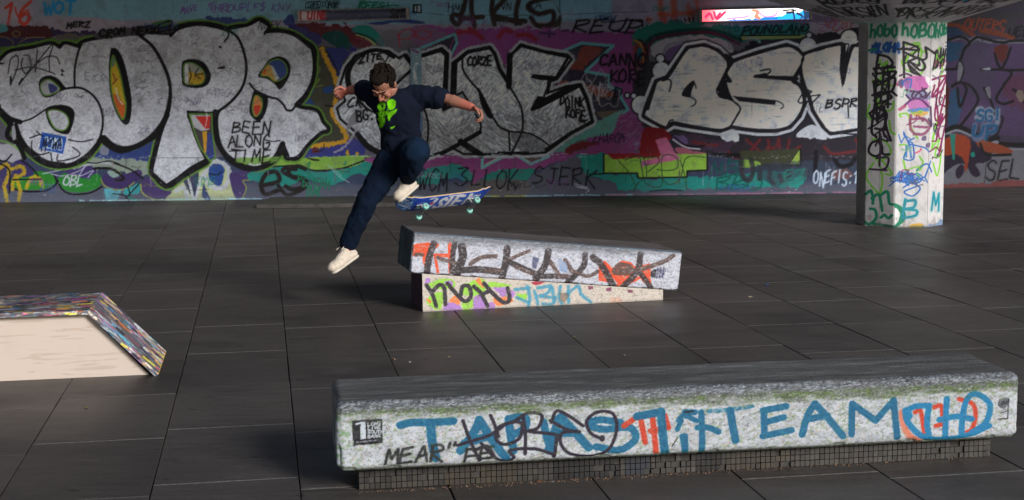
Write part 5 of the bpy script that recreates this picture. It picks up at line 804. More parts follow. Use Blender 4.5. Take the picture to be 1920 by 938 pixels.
# kerb strip lying at the wall foot
a, b_ = on_floor(480, 391.5), on_floor(762, 388); d = b_ - a; L_ = np.linalg.norm(d); 
o = bev_box('ledge', (L_, (WA[1] - .2 - a[1]) * .9, .055), M['kerb'], None, .006, (0, 0, .0285), 2)
o.location = tuple((a + b_) / 2 + np.array([0, (WA[1] - .2 - a[1]) * .45, .0])); o.rotation_euler.z = math.atan2(d[1], d[0]); tag(o, 'low dark concrete ledge lying along the foot of the graffiti wall', 'ledge')
# ----------------------------------------------------------------- octagonal pillar with flared head
CP = paint_pillar(); pc = np.array([4.47, 17.15, 0]); PR = .492; th0 = math.atan2(-.462, -.175)
pil = empty('pillar', tuple(pc), 'white octagonal concrete pillar covered in tags, flaring into the ceiling', 'pillar')
vk = [pc + PR * np.array([math.cos(th0 + k * math.pi / 4), math.sin(th0 + k * math.pi / 4), 0]) for k in range(8)]  # k=0 nearest edge (x 1676)
vpx = {-2: 1614, -1: 1626, 0: 1676, 1: 1731, 2: 1764, 3: 1790, 4: 1850, 5: 1890}
zt = 2.28
Vp = []; Fp = []; Cp = []; Mi = []
for k in range(8):
    dense = k in (0, 1, 7, 6); nu, nz_ = (90, 420) if dense else (6, 24)
    a, b_ = vk[k], vk[(k + 1) % 8]; U, Z = np.meshgrid(np.linspace(0, 1, nu), np.linspace(-.02, zt, nz_))
    P = a + (b_ - a) * U[..., None] + Z[..., None] * np.array([0, 0, 1.]); 
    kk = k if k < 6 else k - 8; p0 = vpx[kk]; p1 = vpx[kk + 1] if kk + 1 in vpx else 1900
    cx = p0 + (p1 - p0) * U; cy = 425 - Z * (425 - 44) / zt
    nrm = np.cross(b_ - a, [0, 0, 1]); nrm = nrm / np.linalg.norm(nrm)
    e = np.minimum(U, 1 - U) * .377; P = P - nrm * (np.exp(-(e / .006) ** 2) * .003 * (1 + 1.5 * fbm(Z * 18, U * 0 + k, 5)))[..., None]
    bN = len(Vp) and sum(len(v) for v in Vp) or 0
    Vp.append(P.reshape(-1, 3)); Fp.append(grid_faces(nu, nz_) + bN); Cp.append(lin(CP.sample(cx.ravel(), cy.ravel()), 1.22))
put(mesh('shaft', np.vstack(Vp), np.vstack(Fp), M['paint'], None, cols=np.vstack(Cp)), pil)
# flared head: rings
CH = Canvas(0, -70, 520, 150, (128, 126, 132), k=2); CH.rng = np.random.RandomState(11)
for (x, y, w_, h_) in ((66, 2, 56, 52), (72, -44, 50, 40), (132, 14, 60, 50), (138, -36, 52, 44), (196, 6, 50, 50), (10, 0, 50, 44), (200, -40, 40, 40)):
    CH.scrawl(x, y, w_, h_, 8, 2.4, (16, 16, 18)); CH.text('DRSEN', x, y, h_ * .8, w_, 2.6, (16, 16, 18), jit=.2, slant=.1)
CH.lines([[(186, -30), (186, -12)]], 4, (30, 120, 160)); CH.lines([[(0, 74), (520, 74)]], 9, (120, 150, 142), soft=3, a=.6)
CH.im *= (1 + .25 * (fbm(CH.X / 12, CH.Y / 8, 4) - .5))[..., None]
rings = []; nu = 70; Vp = []; Fp = []; Cp = []; Rtop = 2.9
for k in range(8):
    dense = k in (0, 1, 2, 7, 6, 5); nu, nz_ = (150, 90) if dense else (6, 8)
    T_ = np.linspace(0, 1, nz_) ** 1.3; a0, b0_ = vk[k] - pc, vk[(k + 1) % 8] - pc; U, TT = np.meshgrid(np.linspace(0, 1, nu), T_)
    R_ = PR + (Rtop - PR) * TT; Z = zt + (ZT - .01 - zt) * TT * .85 + (ZT - zt) * .15 * sstep(.97, 1, TT)
    P = pc + ((a0 + (b0_ - a0) * U[..., None]) / PR) * R_[..., None]; P[..., 2] = Z
    kk = (k + 2) % 8; cx = kk * 65 + U * 65 * (1 + 0 * TT); cy = 78 - TT * 300
    bN = sum(len(v) for v in Vp); Vp.append(P.reshape(-1, 3)); Fp.append(grid_faces(nu, nz_) + bN); Cp.append(lin(CH.sample(cx.ravel(), cy.ravel()), 2.6))
for k in range(8):
    a0, b0_ = (vk[k] - pc) / PR * Rtop, (vk[(k + 1) % 8] - pc) / PR * Rtop; bN = sum(len(v) for v in Vp); Vp.append(np.array([pc + a0 + [0, 0, ZT - .01], pc + b0_ + [0, 0, ZT - .01], pc + b0_ + [0, 0, ZC], pc + a0 + [0, 0, ZC]])); Fp.append(np.array([[0, 1, 2, 3]]) + bN); Cp.append(lin(np.array([(128, 126, 126)] * 4), 1.2))  # unseen rim added to meet the raised ceiling
put(mesh('flared_head', np.vstack(Vp), np.vstack(Fp), M['paint'], None, cols=np.vstack(Cp)), pil)
# ----------------------------------------------------------------- strip lights, strip of trunking
M['lamp_lit'] = mat('lit_cover', attr=True, rough=.4, emis=2.8); M['lamp_off'] = mat('painted_cover', attr=True, rough=.5); M['housing'] = mat('lamp_housing', (.30, .27, .25), rough=.6, noise=((12, 12, 12), .3))
def strip_lamp(name, x0, y0, x1, y1, hpx, lit, label):
    a, b_ = on_wall(x0, y0, WA + wn * .1, WB + wn * .1), on_wall(x1, y1, WA + wn * .1, WB + wn * .1); d = b_ - a; L_ = np.linalg.norm(d); h = hpx / 130.5
    root = empty(name, tuple((a + b_) / 2), label, 'light'); root.rotation_euler = (0, -math.asin(d[2] / L_), math.atan2(d[1], d[0]))
    V_, F_ = [], []
    bev_box('housing', (L_ + .03, .05, h + .02), M['housing'], root, .006, (0, .065, 0), 2)
    for s in (-1, 1): bev_box('end_cap', (.04, .085, h + .012), M['housing'], root, .008, (s * (L_ / 2 - .005), .0, 0), 2)
    c = paint_lamp(lit); nu, nv = 300, 26; U, Vv = np.meshgrid(np.linspace(0, 1, nu), np.linspace(0, 1, nv)); ang = (Vv - .5) * math.pi * .95
    P = np.stack([(U - .5) * (L_ - .03), .045 - .075 * np.cos(ang) ** .6, -np.sin(ang) * h / 2], -1).reshape(-1, 3)
    mesh('cover', P, grid_faces(nu, nv)[:, ::-1], M['lamp_lit'] if lit else M['lamp_off'], root, cols=lin(c.sample((U * 209).ravel(), (Vv * 21).ravel()), 1.0 if lit else 1.3), smooth=True)
    return root
strip_lamp('strip_light', 1313, 30, 1520, 25, 20, True, 'lit strip light on the wall, glowing white with red and blue paint on its cover')
strip_lamp('strip_light', 560, 30, 765, 25, 19, False, 'unlit strip light on the wall painted over in blue and white')
a, b_ = on_wall(783, 272, WA + wn * .05, WB + wn * .05), on_wall(783, 90, WA + wn * .05, WB + wn * .05); h = b_[2] - a[2]
ct = Canvas(0, 0, 22, 182, (112, 142, 158), k=2); ct.rng = np.random.RandomState(3); ct.lines([[(12, 30), (9, 45), (11, 65)]], 5, (186, 196, 202), rough=1); ct.lines([[(6, 3), (14, 8)]], 4, (120, 50, 100)); ct.blend(.6 * sstep(.5, .62, fbm(ct.X / 5, ct.Y / 14, 4)), (84, 120, 150)); ct.blend(sstep(120, 130, ct.Y) * .6, (60, 90, 150)); ct.dots((0, 0, 22, 182), 60, (200, 206, 210)); ct.blend(sstep(160, 176, ct.Y + 14 * fbm(ct.X / 3, ct.Y / 8, 2)), (120, 120, 126))
nu, nv = 22, 180; U, Vv = np.meshgrid(np.linspace(-1, 1, nu), np.linspace(0, 1, nv)); wd = .155
P = np.stack([np.clip(U * 1.3, -1, 1) * wd / 2, -.03 + .03 * np.clip((np.abs(U) - .77) / .23, 0, 1) ** 1.0, h * (1 - Vv)], -1).reshape(-1, 3)
o = mesh('trunking', P, grid_faces(nu, nv)[:, ::-1], M['paint'], None, cols=lin(ct.sample(((U + 1) * 10.9).ravel(), (Vv * 181).ravel())), smooth=False); o.location = tuple(a); o.rotation_euler.z = math.atan2(wu[1], wu[0]); tag(o, 'pale blue painted vertical trunking on the wall behind the skater', 'trunking')
print('setting', round(time.time() - T0, 1))
# ----------------------------------------------------------------- rounded painted blocks
def lattice_box(nx, ny, nz):
    """surface of a box lattice, welded: integer coords + quads"""
    pts = {}; quads = []
    idx = {}; C_ = []
    def face(axis, side, n1, n2):
        a = [0, 1, 2]; a.remove(axis); i, j = np.meshgrid(np.arange(n1), np.arange(n2), indexing='ij')
        P = np.zeros((n1, n2, 3), np.int64); P[..., a[0]] = i; P[..., a[1]] = j; P[..., axis] = 0 if side < 0 else (nx, ny, nz)[axis] - 1
        q = np.stack([P[:-1, :-1], P[1:, :-1], P[1:, 1:], P[:-1, 1:]], 2).reshape(-1, 4, 3)
        flip = (side > 0) ^ (axis == 1)
        return q if flip else q[:, ::-1]
    Q = np.concatenate([face(0, -1, ny, nz), face(0, 1, ny, nz), face(1, -1, nx, nz), face(1, 1, nx, nz), face(2, -1, nx, ny), face(2, 1, nx, ny)])
    key = (Q[..., 0] * ny + Q[..., 1]) * nz + Q[..., 2]; u, inv = np.unique(key.ravel(), return_inverse=True)
    P = np.stack([u // (ny * nz), (u // nz) % ny, u % nz], 1).astype(float); return P, inv.reshape(-1, 4)
def block(name, dims, n, r, colfn, matl, parent, disp=.003, seed=0, warp=None):
    lx, ly, lz = dims; P, F = lattice_box(*n); P = P / (np.array(n) - 1)
    # gather lattice lines towards the edges so the rounding is smooth
    P = P * np.array(dims); c = np.clip(P, [r] * 3, np.array(dims) - r); d = P - c; dist = np.linalg.norm(d, axis=1, keepdims=True)
    far = np.abs(d).max(1, keepdims=True); N_ = d / np.maximum(dist, 1e-9); P2 = c + N_ * np.where(far > 1e-9, r, 0)
    nn = (fbm(P[:, 0] * 6, P[:, 2] * 14 + P[:, 1] * 11, seed, 4) - .5) * disp * 2; edge = 1 - np.abs(N_).max(1); nn = nn - np.clip(edge * 4, 0, 1) * disp * 3 * sstep(.48, .68, fbm(P[:, 0] * 14, P[:, 1] * 9 + P[:, 2] * 9, seed + 5, 3))
    P2 = P2 + N_ * nn[:, None]
    if warp: P2 = warp(P2)
    cols = colfn(P, P2, N_)
    return mesh(name, P2, F, matl, parent, cols=cols, smooth=True)
def top_cols(P, N_, s=0, dark=(80, 77, 74), lite=(150, 147, 144)):
    x, y = P[:, 0], P[:, 1]; a = fbm(x * 2.2, y * 26, 3 + s); b_ = fbm(x * 9, y * 70, 5 + s, 3); c_ = fbm(x * 1.3, y * 5, 9 + s)
    k_ = np.clip(.25 * (a - .35) * 3 + .35 * sstep(.5, .75, b_) + .35 * (c_ - .4), 0, 1)[:, None]
    return np.array(dark) * (1 - k_) + np.array(lite) * k_
# near block
CN = paint_near(); NL, ND, NH = 3.095, .54, .302; A0 = np.array([-.757, 6.201, .108]); na = math.atan2(6.661 - 6.201, 2.298 + .757)
nb = empty('skate_block', (A0[0], A0[1], 0), 'long low concrete block with blue TARAS and TEAM lettering, nearest the camera', 'block'); nb.rotation_euler.z = na
def near_cols(P, P2, N_):
    u = P[:, 0] / NL * 1285; v = (NH - P[:, 2]) / NH * 134 - np.where(P[:, 2] > NH - .0005, P[:, 1] * 450, 0)
    f = CN.sample(u, v); tp = top_cols(P, N_, 0)
    # front-to-top wear line, pale grit on the rolled edge
    yy = P[:, 1]; w_ = np.clip((yy - .005) / .06, 0, 1) + .0; w_ = np.where(P[:, 2] < NH - .004, 0, w_) * 1.0; w_ = np.where(P[:, 1] < .0005, 0, w_)
    wob = sstep(.3, .8, w_ + 1.1 * (w_ > 0) * (fbm(P[:, 0] * 4, P[:, 1] * 90, 8) - .5)); f = f * (1 - wob[:, None]) + tp * wob[:, None]
    side = (np.abs(N_[:, 0]) > .7) & (P[:, 1] > .03); sc = np.array((120, 122, 120)) * (.7 + .6 * fbm(P[:, 1] * 12, P[:, 2] * 12, 7))[:, None]; f = np.where(side[:, None], sc, f)
    bk = (P[:, 1] > ND - .01) & (P[:, 2] < NH - .03); f = np.where(bk[:, None], sc, f); return lin(f * np.array((.97, 1.0, 1.02)), .84)
block('concrete_block', (NL, ND, NH), (820, 56, 96), .036, near_cols, M['paint'], nb, .003, 3).location = (0, 0, A0[2])
# tiled plinth: core plus small mosaic tiles
pl0, pl1 = on_floor(674, 923), on_floor(1853, 853); inv = np.array(nb.matrix_basis.inverted())
def loc(p): return inv[:3, :3] @ np.array(p) + inv[:3, 3]
nbm = Matrix.Translation(nb.location) @ Matrix.Rotation(na, 4, 'Z'); inv = np.array(nbm.inverted()); q0, q1 = loc(pl0), loc(pl1); py0 = (q0[1] + q1[1]) / 2; px0, px1 = q0[0], q1[0]; PH = A0[2] + .002
V, F = box_vf(px0 + .012, px1 - .012, py0 + .012, ND - .08, 0, PH); mesh('plinth', V, F, M['grout'], nb)
V, F, C_ = [], [], []; r_ = random.Random(4); ts = .0232; rows = 4; hh = PH / rows
npal = [(96, 88, 78), (110, 98, 84), (78, 74, 70), (120, 112, 98), (88, 84, 82), (104, 96, 92)]
nxt = int((px1 - px0) / ts); zone = [fbm(np.array([i / 9.]), np.array([3.]), 7)[0] for i in range(nxt)]
def tile(V, F, C_, mk, col):
    b0 = len(V)
    for (s_, t_, d_) in ((0, 0, .0), (1, 0, .0), (1, 1, .0), (0, 1, .0), (.03, .03, 1), (.97, .03, 1), (.97, .97, 1), (.03, .97, 1)): V.append(mk(s_, t_, d_)); C_.append(col)
    F += [(b0 + 4, b0 + 5, b0 + 6, b0 + 7)] + [(b0 + i, b0 + (i + 1) % 4, b0 + 4 + (i + 1) % 4, b0 + 4 + i) for i in range(4)]
for i in range(nxt):
    for j in range(rows):
        if r_.random() < .015 or (zone[i] > .68 and r_.random() < .25): continue
        x = px0 + i * ts; z_ = j * hh; g = .0009 if zone[i] < .56 or (i % 7) else .0022; dp = r_.uniform(-.0015, .002); c0 = np.array(npal[r_.randrange(6)], float) * r_.uniform(.86, 1.08)
        if 15 < i < 30 or 70 < i < 84: c0 = c0 * .5 + np.array((110, 90, 50)) * .5
        if 36 < i < 50 or 64 < i < 70: c0 = c0 * np.array((.45, .45, .5))
        if 50 < i < 56: c0 = c0 * .4 + np.array((40, 66, 110)) * .5
        tile(V, F, C_, lambda s_, t_, d_: (x + g + s_ * (ts - 2 * g), py0 + .012 - d_ * (.010 + dp), z_ + g + t_ * (hh - 2 * g)), lin((c0 * .5 + c0.mean() * .22) * .72 + 8 * zone[i], 1.0))
for j in range(rows):
    for i in range(int((ND - .1 - py0) / ts)):
        y = py0 + .012 + i * ts; c0 = np.array(npal[r_.randrange(6)], float) * .8
        c0 = c0 * .7; tile(V, F, C_, lambda s_, t_, d_: (px0 + .012 - d_ * .01, y + (1 - s_) * (ts - .0024), j * hh + t_ * (hh - .0024)), lin(c0))
        tile(V, F, C_, lambda s_, t_, d_: (px1 - .012 + d_ * .01, y + s_ * (ts - .0024), j * hh + t_ * (hh - .0024)), lin(c0))
o = mesh('mosaic_tiles', V, F, M['tile'], nb, cols=np.array(C_)); o['kind'] = 'stuff'
# grit and leaf crumbs gathered along the foot of the plinth
V, F = [], []; r_ = random.Random(12)
for i in range(420):
    t = r_.random(); p = pl0 + (pl1 - pl0) * t; s_ = r_.uniform(.002, .0065); x, y = p[0] + r_.uniform(-.02, .02), p[1] - abs(r_.gauss(0, .02)) - .003; a = r_.uniform(0, 6.3); b0 = len(V)
    V += [(x + s_ * 1.6 * math.cos(a), y + s_ * 1.6 * math.sin(a), .001), (x + s_ * math.cos(a + 2.2), y + s_ * math.sin(a + 2.2), .001), (x + s_ * math.cos(a + 4), y + s_ * math.sin(a + 4), .001), (x, y, .001 + s_ * .9)]; F += [(b0, b0 + 1, b0 + 3), (b0 + 1, b0 + 2, b0 + 3), (b0 + 2, b0, b0 + 3)]
M['crumb'] = mat('dry_crumbs', (.13, .08, .05), rough=.95, noise=((40, 40, 40), .6)); o = mesh('debris', V, F, M['crumb']); tag(o, 'brown grit and leaf crumbs along the foot of the tiled plinth', 'debris', kind='stuff')
# far block, tilted on a wedge
CF = paint_far(); fa = math.atan2(11.583 - 11.146, 1.179 + .678); YB = 11.09
c_bl, c_br, c_tl = at_y(768, 512, 11.11), at_y(1273, 546, 11.11 + 2.07 * math.sin(fa)), at_y(772, 434, 11.11)
FL = np.linalg.norm(c_br - c_bl); tilt = math.atan2(c_br[2] - c_bl[2], np.linalg.norm((c_br - c_bl)[:2])); FH = (c_tl[2] - c_bl[2]) * .985; FD = .61
fb = empty('skate_block', (c_bl[0], c_bl[1], 0), 'short concrete block tilted on a wedge, painted with orange and brown letters', 'block'); fb.rotation_euler.z = fa
def far_cols(P, P2, N_):
    u = P[:, 0] / FL * 506; v = (FH - P[:, 2]) / FH * 77 - np.where(P[:, 2] > FH - .0005, P[:, 1] * 250, 0); f = CF.sample(u, v); tp = top_cols(P, N_, 20, (82, 75, 72), (134, 124, 120))
    w_ = np.where(P[:, 2] > FH - .004, np.clip((P[:, 1] - .003) / .03, 0, 1), 0); wob = sstep(.2, .9, w_ + .4 * (fbm(P[:, 0] * 12, P[:, 1] * 40, 8) - .5)) * (w_ > 0); f = f * (1 - wob[:, None]) + tp * wob[:, None]
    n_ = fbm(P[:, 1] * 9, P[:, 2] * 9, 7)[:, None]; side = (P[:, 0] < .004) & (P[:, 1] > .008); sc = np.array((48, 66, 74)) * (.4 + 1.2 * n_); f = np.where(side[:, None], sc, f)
    bk = ((P[:, 1] > FD - .01) & (P[:, 2] < FH - .02)) | (P[:, 0] > FL - .003); f = np.where((bk & (P[:, 1] > .01))[:, None], np.array((120, 120, 122)) * (.6 + .8 * n_), f); return lin(f * np.array((.98, 1, 1.02)), .98)
o = block('concrete_block', (FL, FD, FH), (520, 40, 84), .016, far_cols, M['paint'], fb, .003, 8); o.location = (0, 0, c_bl[2]); o.rotation_euler = (0, -tilt, 0)
CG = paint_wedge(); g0, g1 = on_floor(793, 585), on_floor(1243, 563); fbm_ = Matrix.Translation(fb.location) @ Matrix.Rotation(fa, 4, 'Z'); inv = np.array(fbm_.inverted()); q0, q1 = loc(g0), loc(g1)
nx_, nz2 = 420, 70; WL = q1[0] - q0[0]; yw = q0[1]
def ztop(x): return c_bl[2] + math.sin(tilt) / math.cos(tilt) * x - .001
U, Tt = np.meshgrid(np.linspace(0, 1, nx_), np.linspace(0, 1, nz2)); Xw = q0[0] + U * WL; Zt = np.vectorize(ztop)(Xw)
P = np.stack([Xw, yw + (q1[1] - q0[1]) * U + .003 * (fbm(U * 40, Tt * 9, 3) - .5), Zt * Tt], -1).reshape(-1, 3); cols = lin(CG.sample((U * 450).ravel(), (Tt * Zt / ztop(q0[0]) * 71).ravel()), 1.25)
# wedge: painted front sheet closed by back, ends and underside
b0 = len(P); xe0, xe1 = q0[0], q0[0] + WL; yb = FD - .08
ex = [(xe0, q0[1], 0), (xe1, q1[1], 0), (xe1, yb, 0), (xe0, yb, 0), (xe0, q0[1], ztop(xe0)), (xe1, q1[1], ztop(xe1)), (xe1, yb, ztop(xe1)), (xe0, yb, ztop(xe0))]
Fx = np.array([(0, 4, 7, 3), (1, 2, 6, 5), (3, 7, 6, 2)]) + b0
Pw = np.vstack([P, ex]); cw = np.vstack([cols, lin(np.array([(66, 30, 60)] * 8), 1.0)])
mesh('wedge_support', Pw, np.vstack([grid_faces(nx_, nz2), Fx]), M['paint'], fb, cols=cw)
# ----------------------------------------------------------------- wooden ramp box on the left
ra = math.atan2(8.884 - 8.744, .84); RH = .415; ro = np.array([-2.219, 8.884, 0]); rb = empty('ramp_box', tuple(ro), 'pale plywood ramp box with a sticker covered top and slope', 'ramp'); rb.rotation_euler.z = ra
def wood_mat():
    m_ = bpy.data.materials.new('pine_board'); m_.use_nodes = True; t = m_.node_tree; N = t.nodes; Lk = t.links; b = N['Principled BSDF']; b.inputs['Roughness'].default_value = .55
    tc = N.new('ShaderNodeTexCoord'); mp = N.new('ShaderNodeMapping'); mp.inputs['Scale'].default_value = (1.1, 1, 13); Lk.new(tc.outputs['Object'], mp.inputs[0])
    n = N.new('ShaderNodeTexNoise'); n.inputs['Scale'].default_value = 2.2; n.inputs['Detail'].default_value = 6; n.inputs['Distortion'].default_value = .5; Lk.new(mp.outputs[0], n.inputs[0])
    wv = N.new('ShaderNodeMath'); wv.operation = 'MULTIPLY'; wv.inputs[1].default_value = 22; Lk.new(n.outputs[0], wv.inputs[0]); sn = N.new('ShaderNodeMath'); sn.operation = 'SINE'; Lk.new(wv.outputs[0], sn.inputs[0])
    cr = N.new('ShaderNodeValToRGB'); cr.color_ramp.elements[0].position = .0; cr.color_ramp.elements[0].color = (.58, .49, .415, 1); cr.color_ramp.elements[1].position = 1; cr.color_ramp.elements[1].color = (.50, .40, .32, 1)
    e = cr.color_ramp.elements.new(.75); e.color = (.57, .485, .42, 1)
    mr = N.new('ShaderNodeMapRange'); mr.inputs['From Min'].default_value = -1; Lk.new(sn.outputs[0], mr.inputs[0]); Lk.new(mr.outputs[0], cr.inputs[0])
    vo = N.new('ShaderNodeTexVoronoi'); vo.inputs['Scale'].default_value = 3.1; mp2 = N.new('ShaderNodeMapping'); mp2.inputs['Scale'].default_value = (1, .01, 1.9); Lk.new(tc.outputs['Object'], mp2.inputs[0]); Lk.new(mp2.outputs[0], vo.inputs[0])
    m2 = N.new('ShaderNodeMapRange'); m2.inputs['From Min'].default_value = .015; m2.inputs['From Max'].default_value = .07; m2.inputs['To Min'].default_value = .5; m2.inputs['To Max'].default_value = 0; Lk.new(vo.outputs[0], m2.inputs[0])
    mx = N.new('ShaderNodeMixRGB'); Lk.new(m2.outputs[0], mx.inputs[0]); Lk.new(cr.outputs[0], mx.inputs[1]); mx.inputs[2].default_value = (.34, .19, .10, 1)
    n3 = N.new('ShaderNodeTexNoise'); n3.inputs['Scale'].default_value = 7; n3.inputs['Detail'].default_value = 5; Lk.new(tc.outputs['Object'], n3.inputs[0]); m3 = N.new('ShaderNodeMapRange'); m3.inputs['From Min'].default_value = .55; m3.inputs['From Max'].default_value = .75; m3.inputs['To Max'].default_value = .14; Lk.new(n3.outputs[0], m3.inputs[0])
    mx3 = N.new('ShaderNodeMixRGB'); Lk.new(m3.outputs[0], mx3.inputs[0]); Lk.new(mx.outputs[0], mx3.inputs[1]); mx3.inputs[2].default_value = (.42, .33, .27, 1)
    Lk.new(mx3.outputs[0], b.inputs['Base Color']); return m_
M['wood'] = wood_mat(); RW = .76; TX = -.318; BX = 0.0   # slope starts at TX, lands at BX
LB = -2.2; HT = RH - .012
prof = [(LB - .42, 0), (BX + .015, 0), (TX - .018, HT - .012), (LB + .0, HT - .012)]
for y in (.0, RW - .14):
    V = [(x, y, z_) for x, z_ in prof] + [(x, y + .02, z_) for x, z_ in prof]
    n = 4; F = [tuple(range(n)), tuple(range(2 * n - 1, n - 1, -1))] + [(i, n + i, n + (i + 1) % n, (i + 1) % n) for i in range(n)]
    mesh('side_panel', V, [f[::-1] for f in F], M['wood'], rb)
def plate(name, p0, p1, th, seed, y0=-.055, y1=RW - .055, br=1.0):
    """board from p0 to p1 (x, z) with a painted face and painted edge"""
    p0, p1 = np.array(p0), np.array(p1); d = p1 - p0; L_ = np.linalg.norm(d); d = d / L_; nrm = np.array([-d[1], d[0]]);  nrm = nrm if nrm[1] > 0 else -nrm
    cs = paint_stickers(L_ * 260, (y1 - y0) * 200, seed, .9 * br, size=1.7); ce = paint_stickers(L_ * 260, 20, seed + 5, 1.7, size=.8)
    nx_, ny_, nz_ = int(L_ * 150) + 4, 60, 7; P, F = lattice_box(nx_, ny_, nz_); Q = P / (np.array([nx_, ny_, nz_]) - 1)
    a = p0 + Q[:, :1] * L_ * d + (Q[:, 2:] - 1) * th * nrm; W_ = np.stack([a[:, 0], y0 + Q[:, 1] * (y1 - y0), a[:, 1]], 1)
    W_ += (np.random.RandomState(seed).rand(len(W_), 3) - .5) * .0016
    cf = cs.sample(Q[:, 0] * (cs.W / cs.k - 1), Q[:, 1] * (cs.H / cs.k - 1)); ced = ce.sample(Q[:, 0] * (ce.W / ce.k - 1), Q[:, 2] * 12 + 3); e_ = (Q[:, 1] < .001) | (Q[:, 0] > .999)
    return mesh(name, W_, F if True else F[:, ::-1], M['sticker'], rb, cols=lin(np.where(e_[:, None], ced, cf), 1.2))
plate('top_board', (LB - .005, RH), (TX + .0, RH), .026, 3, br=1.4)
plate('slope_board', (TX + .004, RH + .004), (BX + .075, .012), .026, 4, br=2.0)
plate('slope_board', (LB - .48, .012), (LB - .01, RH + .004), .026, 6)
# ----------------------------------------------------------------- litter
lit = [(1438, 535, 'bottle_cap', 'blue bottle cap on the floor right of the tilted block', (.03, .12, .45)), (1407, 558, 'cigarette_butt', 'pale cigarette butt on the floor near the blue bottle cap', (.6, .5, .35)), (738, 675, 'cigarette_butt', 'orange cigarette butt on the slabs above the left end of the near block', (.6, .38, .22)), (768, 680, 'pebble', 'white pebble on the slabs just behind the near block', (.6, .55, .5)),
       (1076, 633, 'leaf', 'small dry leaf on the slab joint in front of the tilted block', (.35, .3, .16)), (162, 766, 'leaf', 'yellow leaf on the dark floor in front of the ramp box', (.4, .34, .08)), (1713, 538, 'paper_scrap', 'white scrap of paper on the slabs in front of the pillar', (.6, .6, .55)), (841, 670, 'pebble', 'tan pebble on the slabs behind the middle of the near block', (.45, .35, .2)),
       (1010, 904, 'leaf', 'rusty leaf at the foot of the near block', (.35, .14, .06)), (1035, 904, 'paper_scrap', 'white paper scrap at the foot of the near block', (.5, .52, .56)), (1448, 873, 'paper_scrap', 'crumpled white paper beside the tiled plinth', (.6, .6, .6)), (555, 458, 'leaf', 'tiny tan leaf on the floor behind the skater', (.3, .22, .12)), (1170, 667, 'pebble', 'grey pebble on the slabs between the two blocks', (.3, .32, .34))]
for px, py, nm, lb, rgb in lit:
    p = on_floor(px, py); bm = bmesh.new(); rr = random.Random(int(px)); s = .008 if nm != 'leaf' else .014
    if nm == 'cigarette_butt' or nm == 'bottle_cap':
        bmesh.ops.create_cone(bm, cap_ends=True, segments=9, radius1=.005 if nm[0] == 'c' else .015, radius2=.005 if nm[0] == 'c' else .0135, depth=.03 if nm[0] == 'c' else .007)
        if nm[0] == 'c': bmesh.ops.rotate(bm, verts=bm.verts, cent=(0, 0, 0), matrix=Matrix.Rotation(1.57, 3, 'Y') @ Matrix.Rotation(.4, 3, 'X'))
        zz = .006
    else:
        bmesh.ops.create_icosphere(bm, subdivisions=1 if nm != 'pebble' else 2, radius=s)
        for v in bm.verts: v.co *= rr.uniform(.7, 1.3); v.co.z *= .25 if nm != 'pebble' else .6
        zz = s * (.3 if nm != 'pebble' else .5)
    me = bpy.data.meshes.new(nm); bm.to_mesh(me); bm.free(); me.materials.append(mat('litter_' + nm, tuple(.4 * q for q in rgb), rough=.8)); o = bpy.data.objects.new(nm, me); COL.objects.link(o); o.location = (p[0], p[1], zz); o.rotation_euler.z = rr.uniform(0, 3); tag(o, lb, nm.replace('_', ' '))
print('blocks', round(time.time() - T0, 1))
# ----------------------------------------------------------------- skater in mid-air
YS = 11.15
def A(px, py, dy=0.0): return Vector(at_y(px, py, YS + dy))
def cap_mesh(bm, p0, r0, p1, r1, flat=None, seg=14, rings=5):
    """tapered capsule; flat = (direction, scale) squashes the section"""
    p0, p1 = Vector(p0), Vector(p1); d = p1 - p0; L_ = d.length; z = d.normalized() if L_ > 1e-6 else Vector((0, 0, 1)); ref = Vector(flat[0]) if flat else (Vector((0, 1, 0)) if abs(z.y) < .9 else Vector((1, 0, 0)))
    x = (ref - z * ref.dot(z)).normalized(); y = z.cross(x); k = flat[1] if flat else 1
    prof = [(-math.cos(a) * r0, math.sin(a) * r0) for a in np.linspace(0, math.pi / 2, rings)] + [(L_ + math.sin(a) * r1, math.cos(a) * r1) for a in np.linspace(0, math.pi / 2, rings)]
    loops = []
    for h, r in prof:
        if r < 1e-5: loops.append([bm.verts.new(p0 + z * h)]); continue
        loops.append([bm.verts.new(p0 + z * h + x * (math.cos(t) * r * k) + y * (math.sin(t) * r)) for t in np.linspace(0, 2 * math.pi, seg, endpoint=False)])
    for a, b_ in zip(loops, loops[1:]):
        for i in range(seg):
            j = (i + 1) % seg
            if len(a) == 1: bm.faces.new((a[0], b_[j], b_[i]))
            elif len(b_) == 1: bm.faces.new((a[i], a[j], b_[0]))
            else: bm.faces.new((a[i], a[j], b_[j], b_[i]))
def ell(bm, c, r, rot=None, sub=3):
    q = bmesh.ops.create_icosphere(bm, subdivisions=sub, radius=1); mt = Matrix.Translation(Vector(c)) @ (rot.to_4x4() if rot else Matrix.Identity(4)) @ Matrix.Diagonal((*r, 1)); bmesh.ops.transform(bm, matrix=mt, verts=q['verts'])
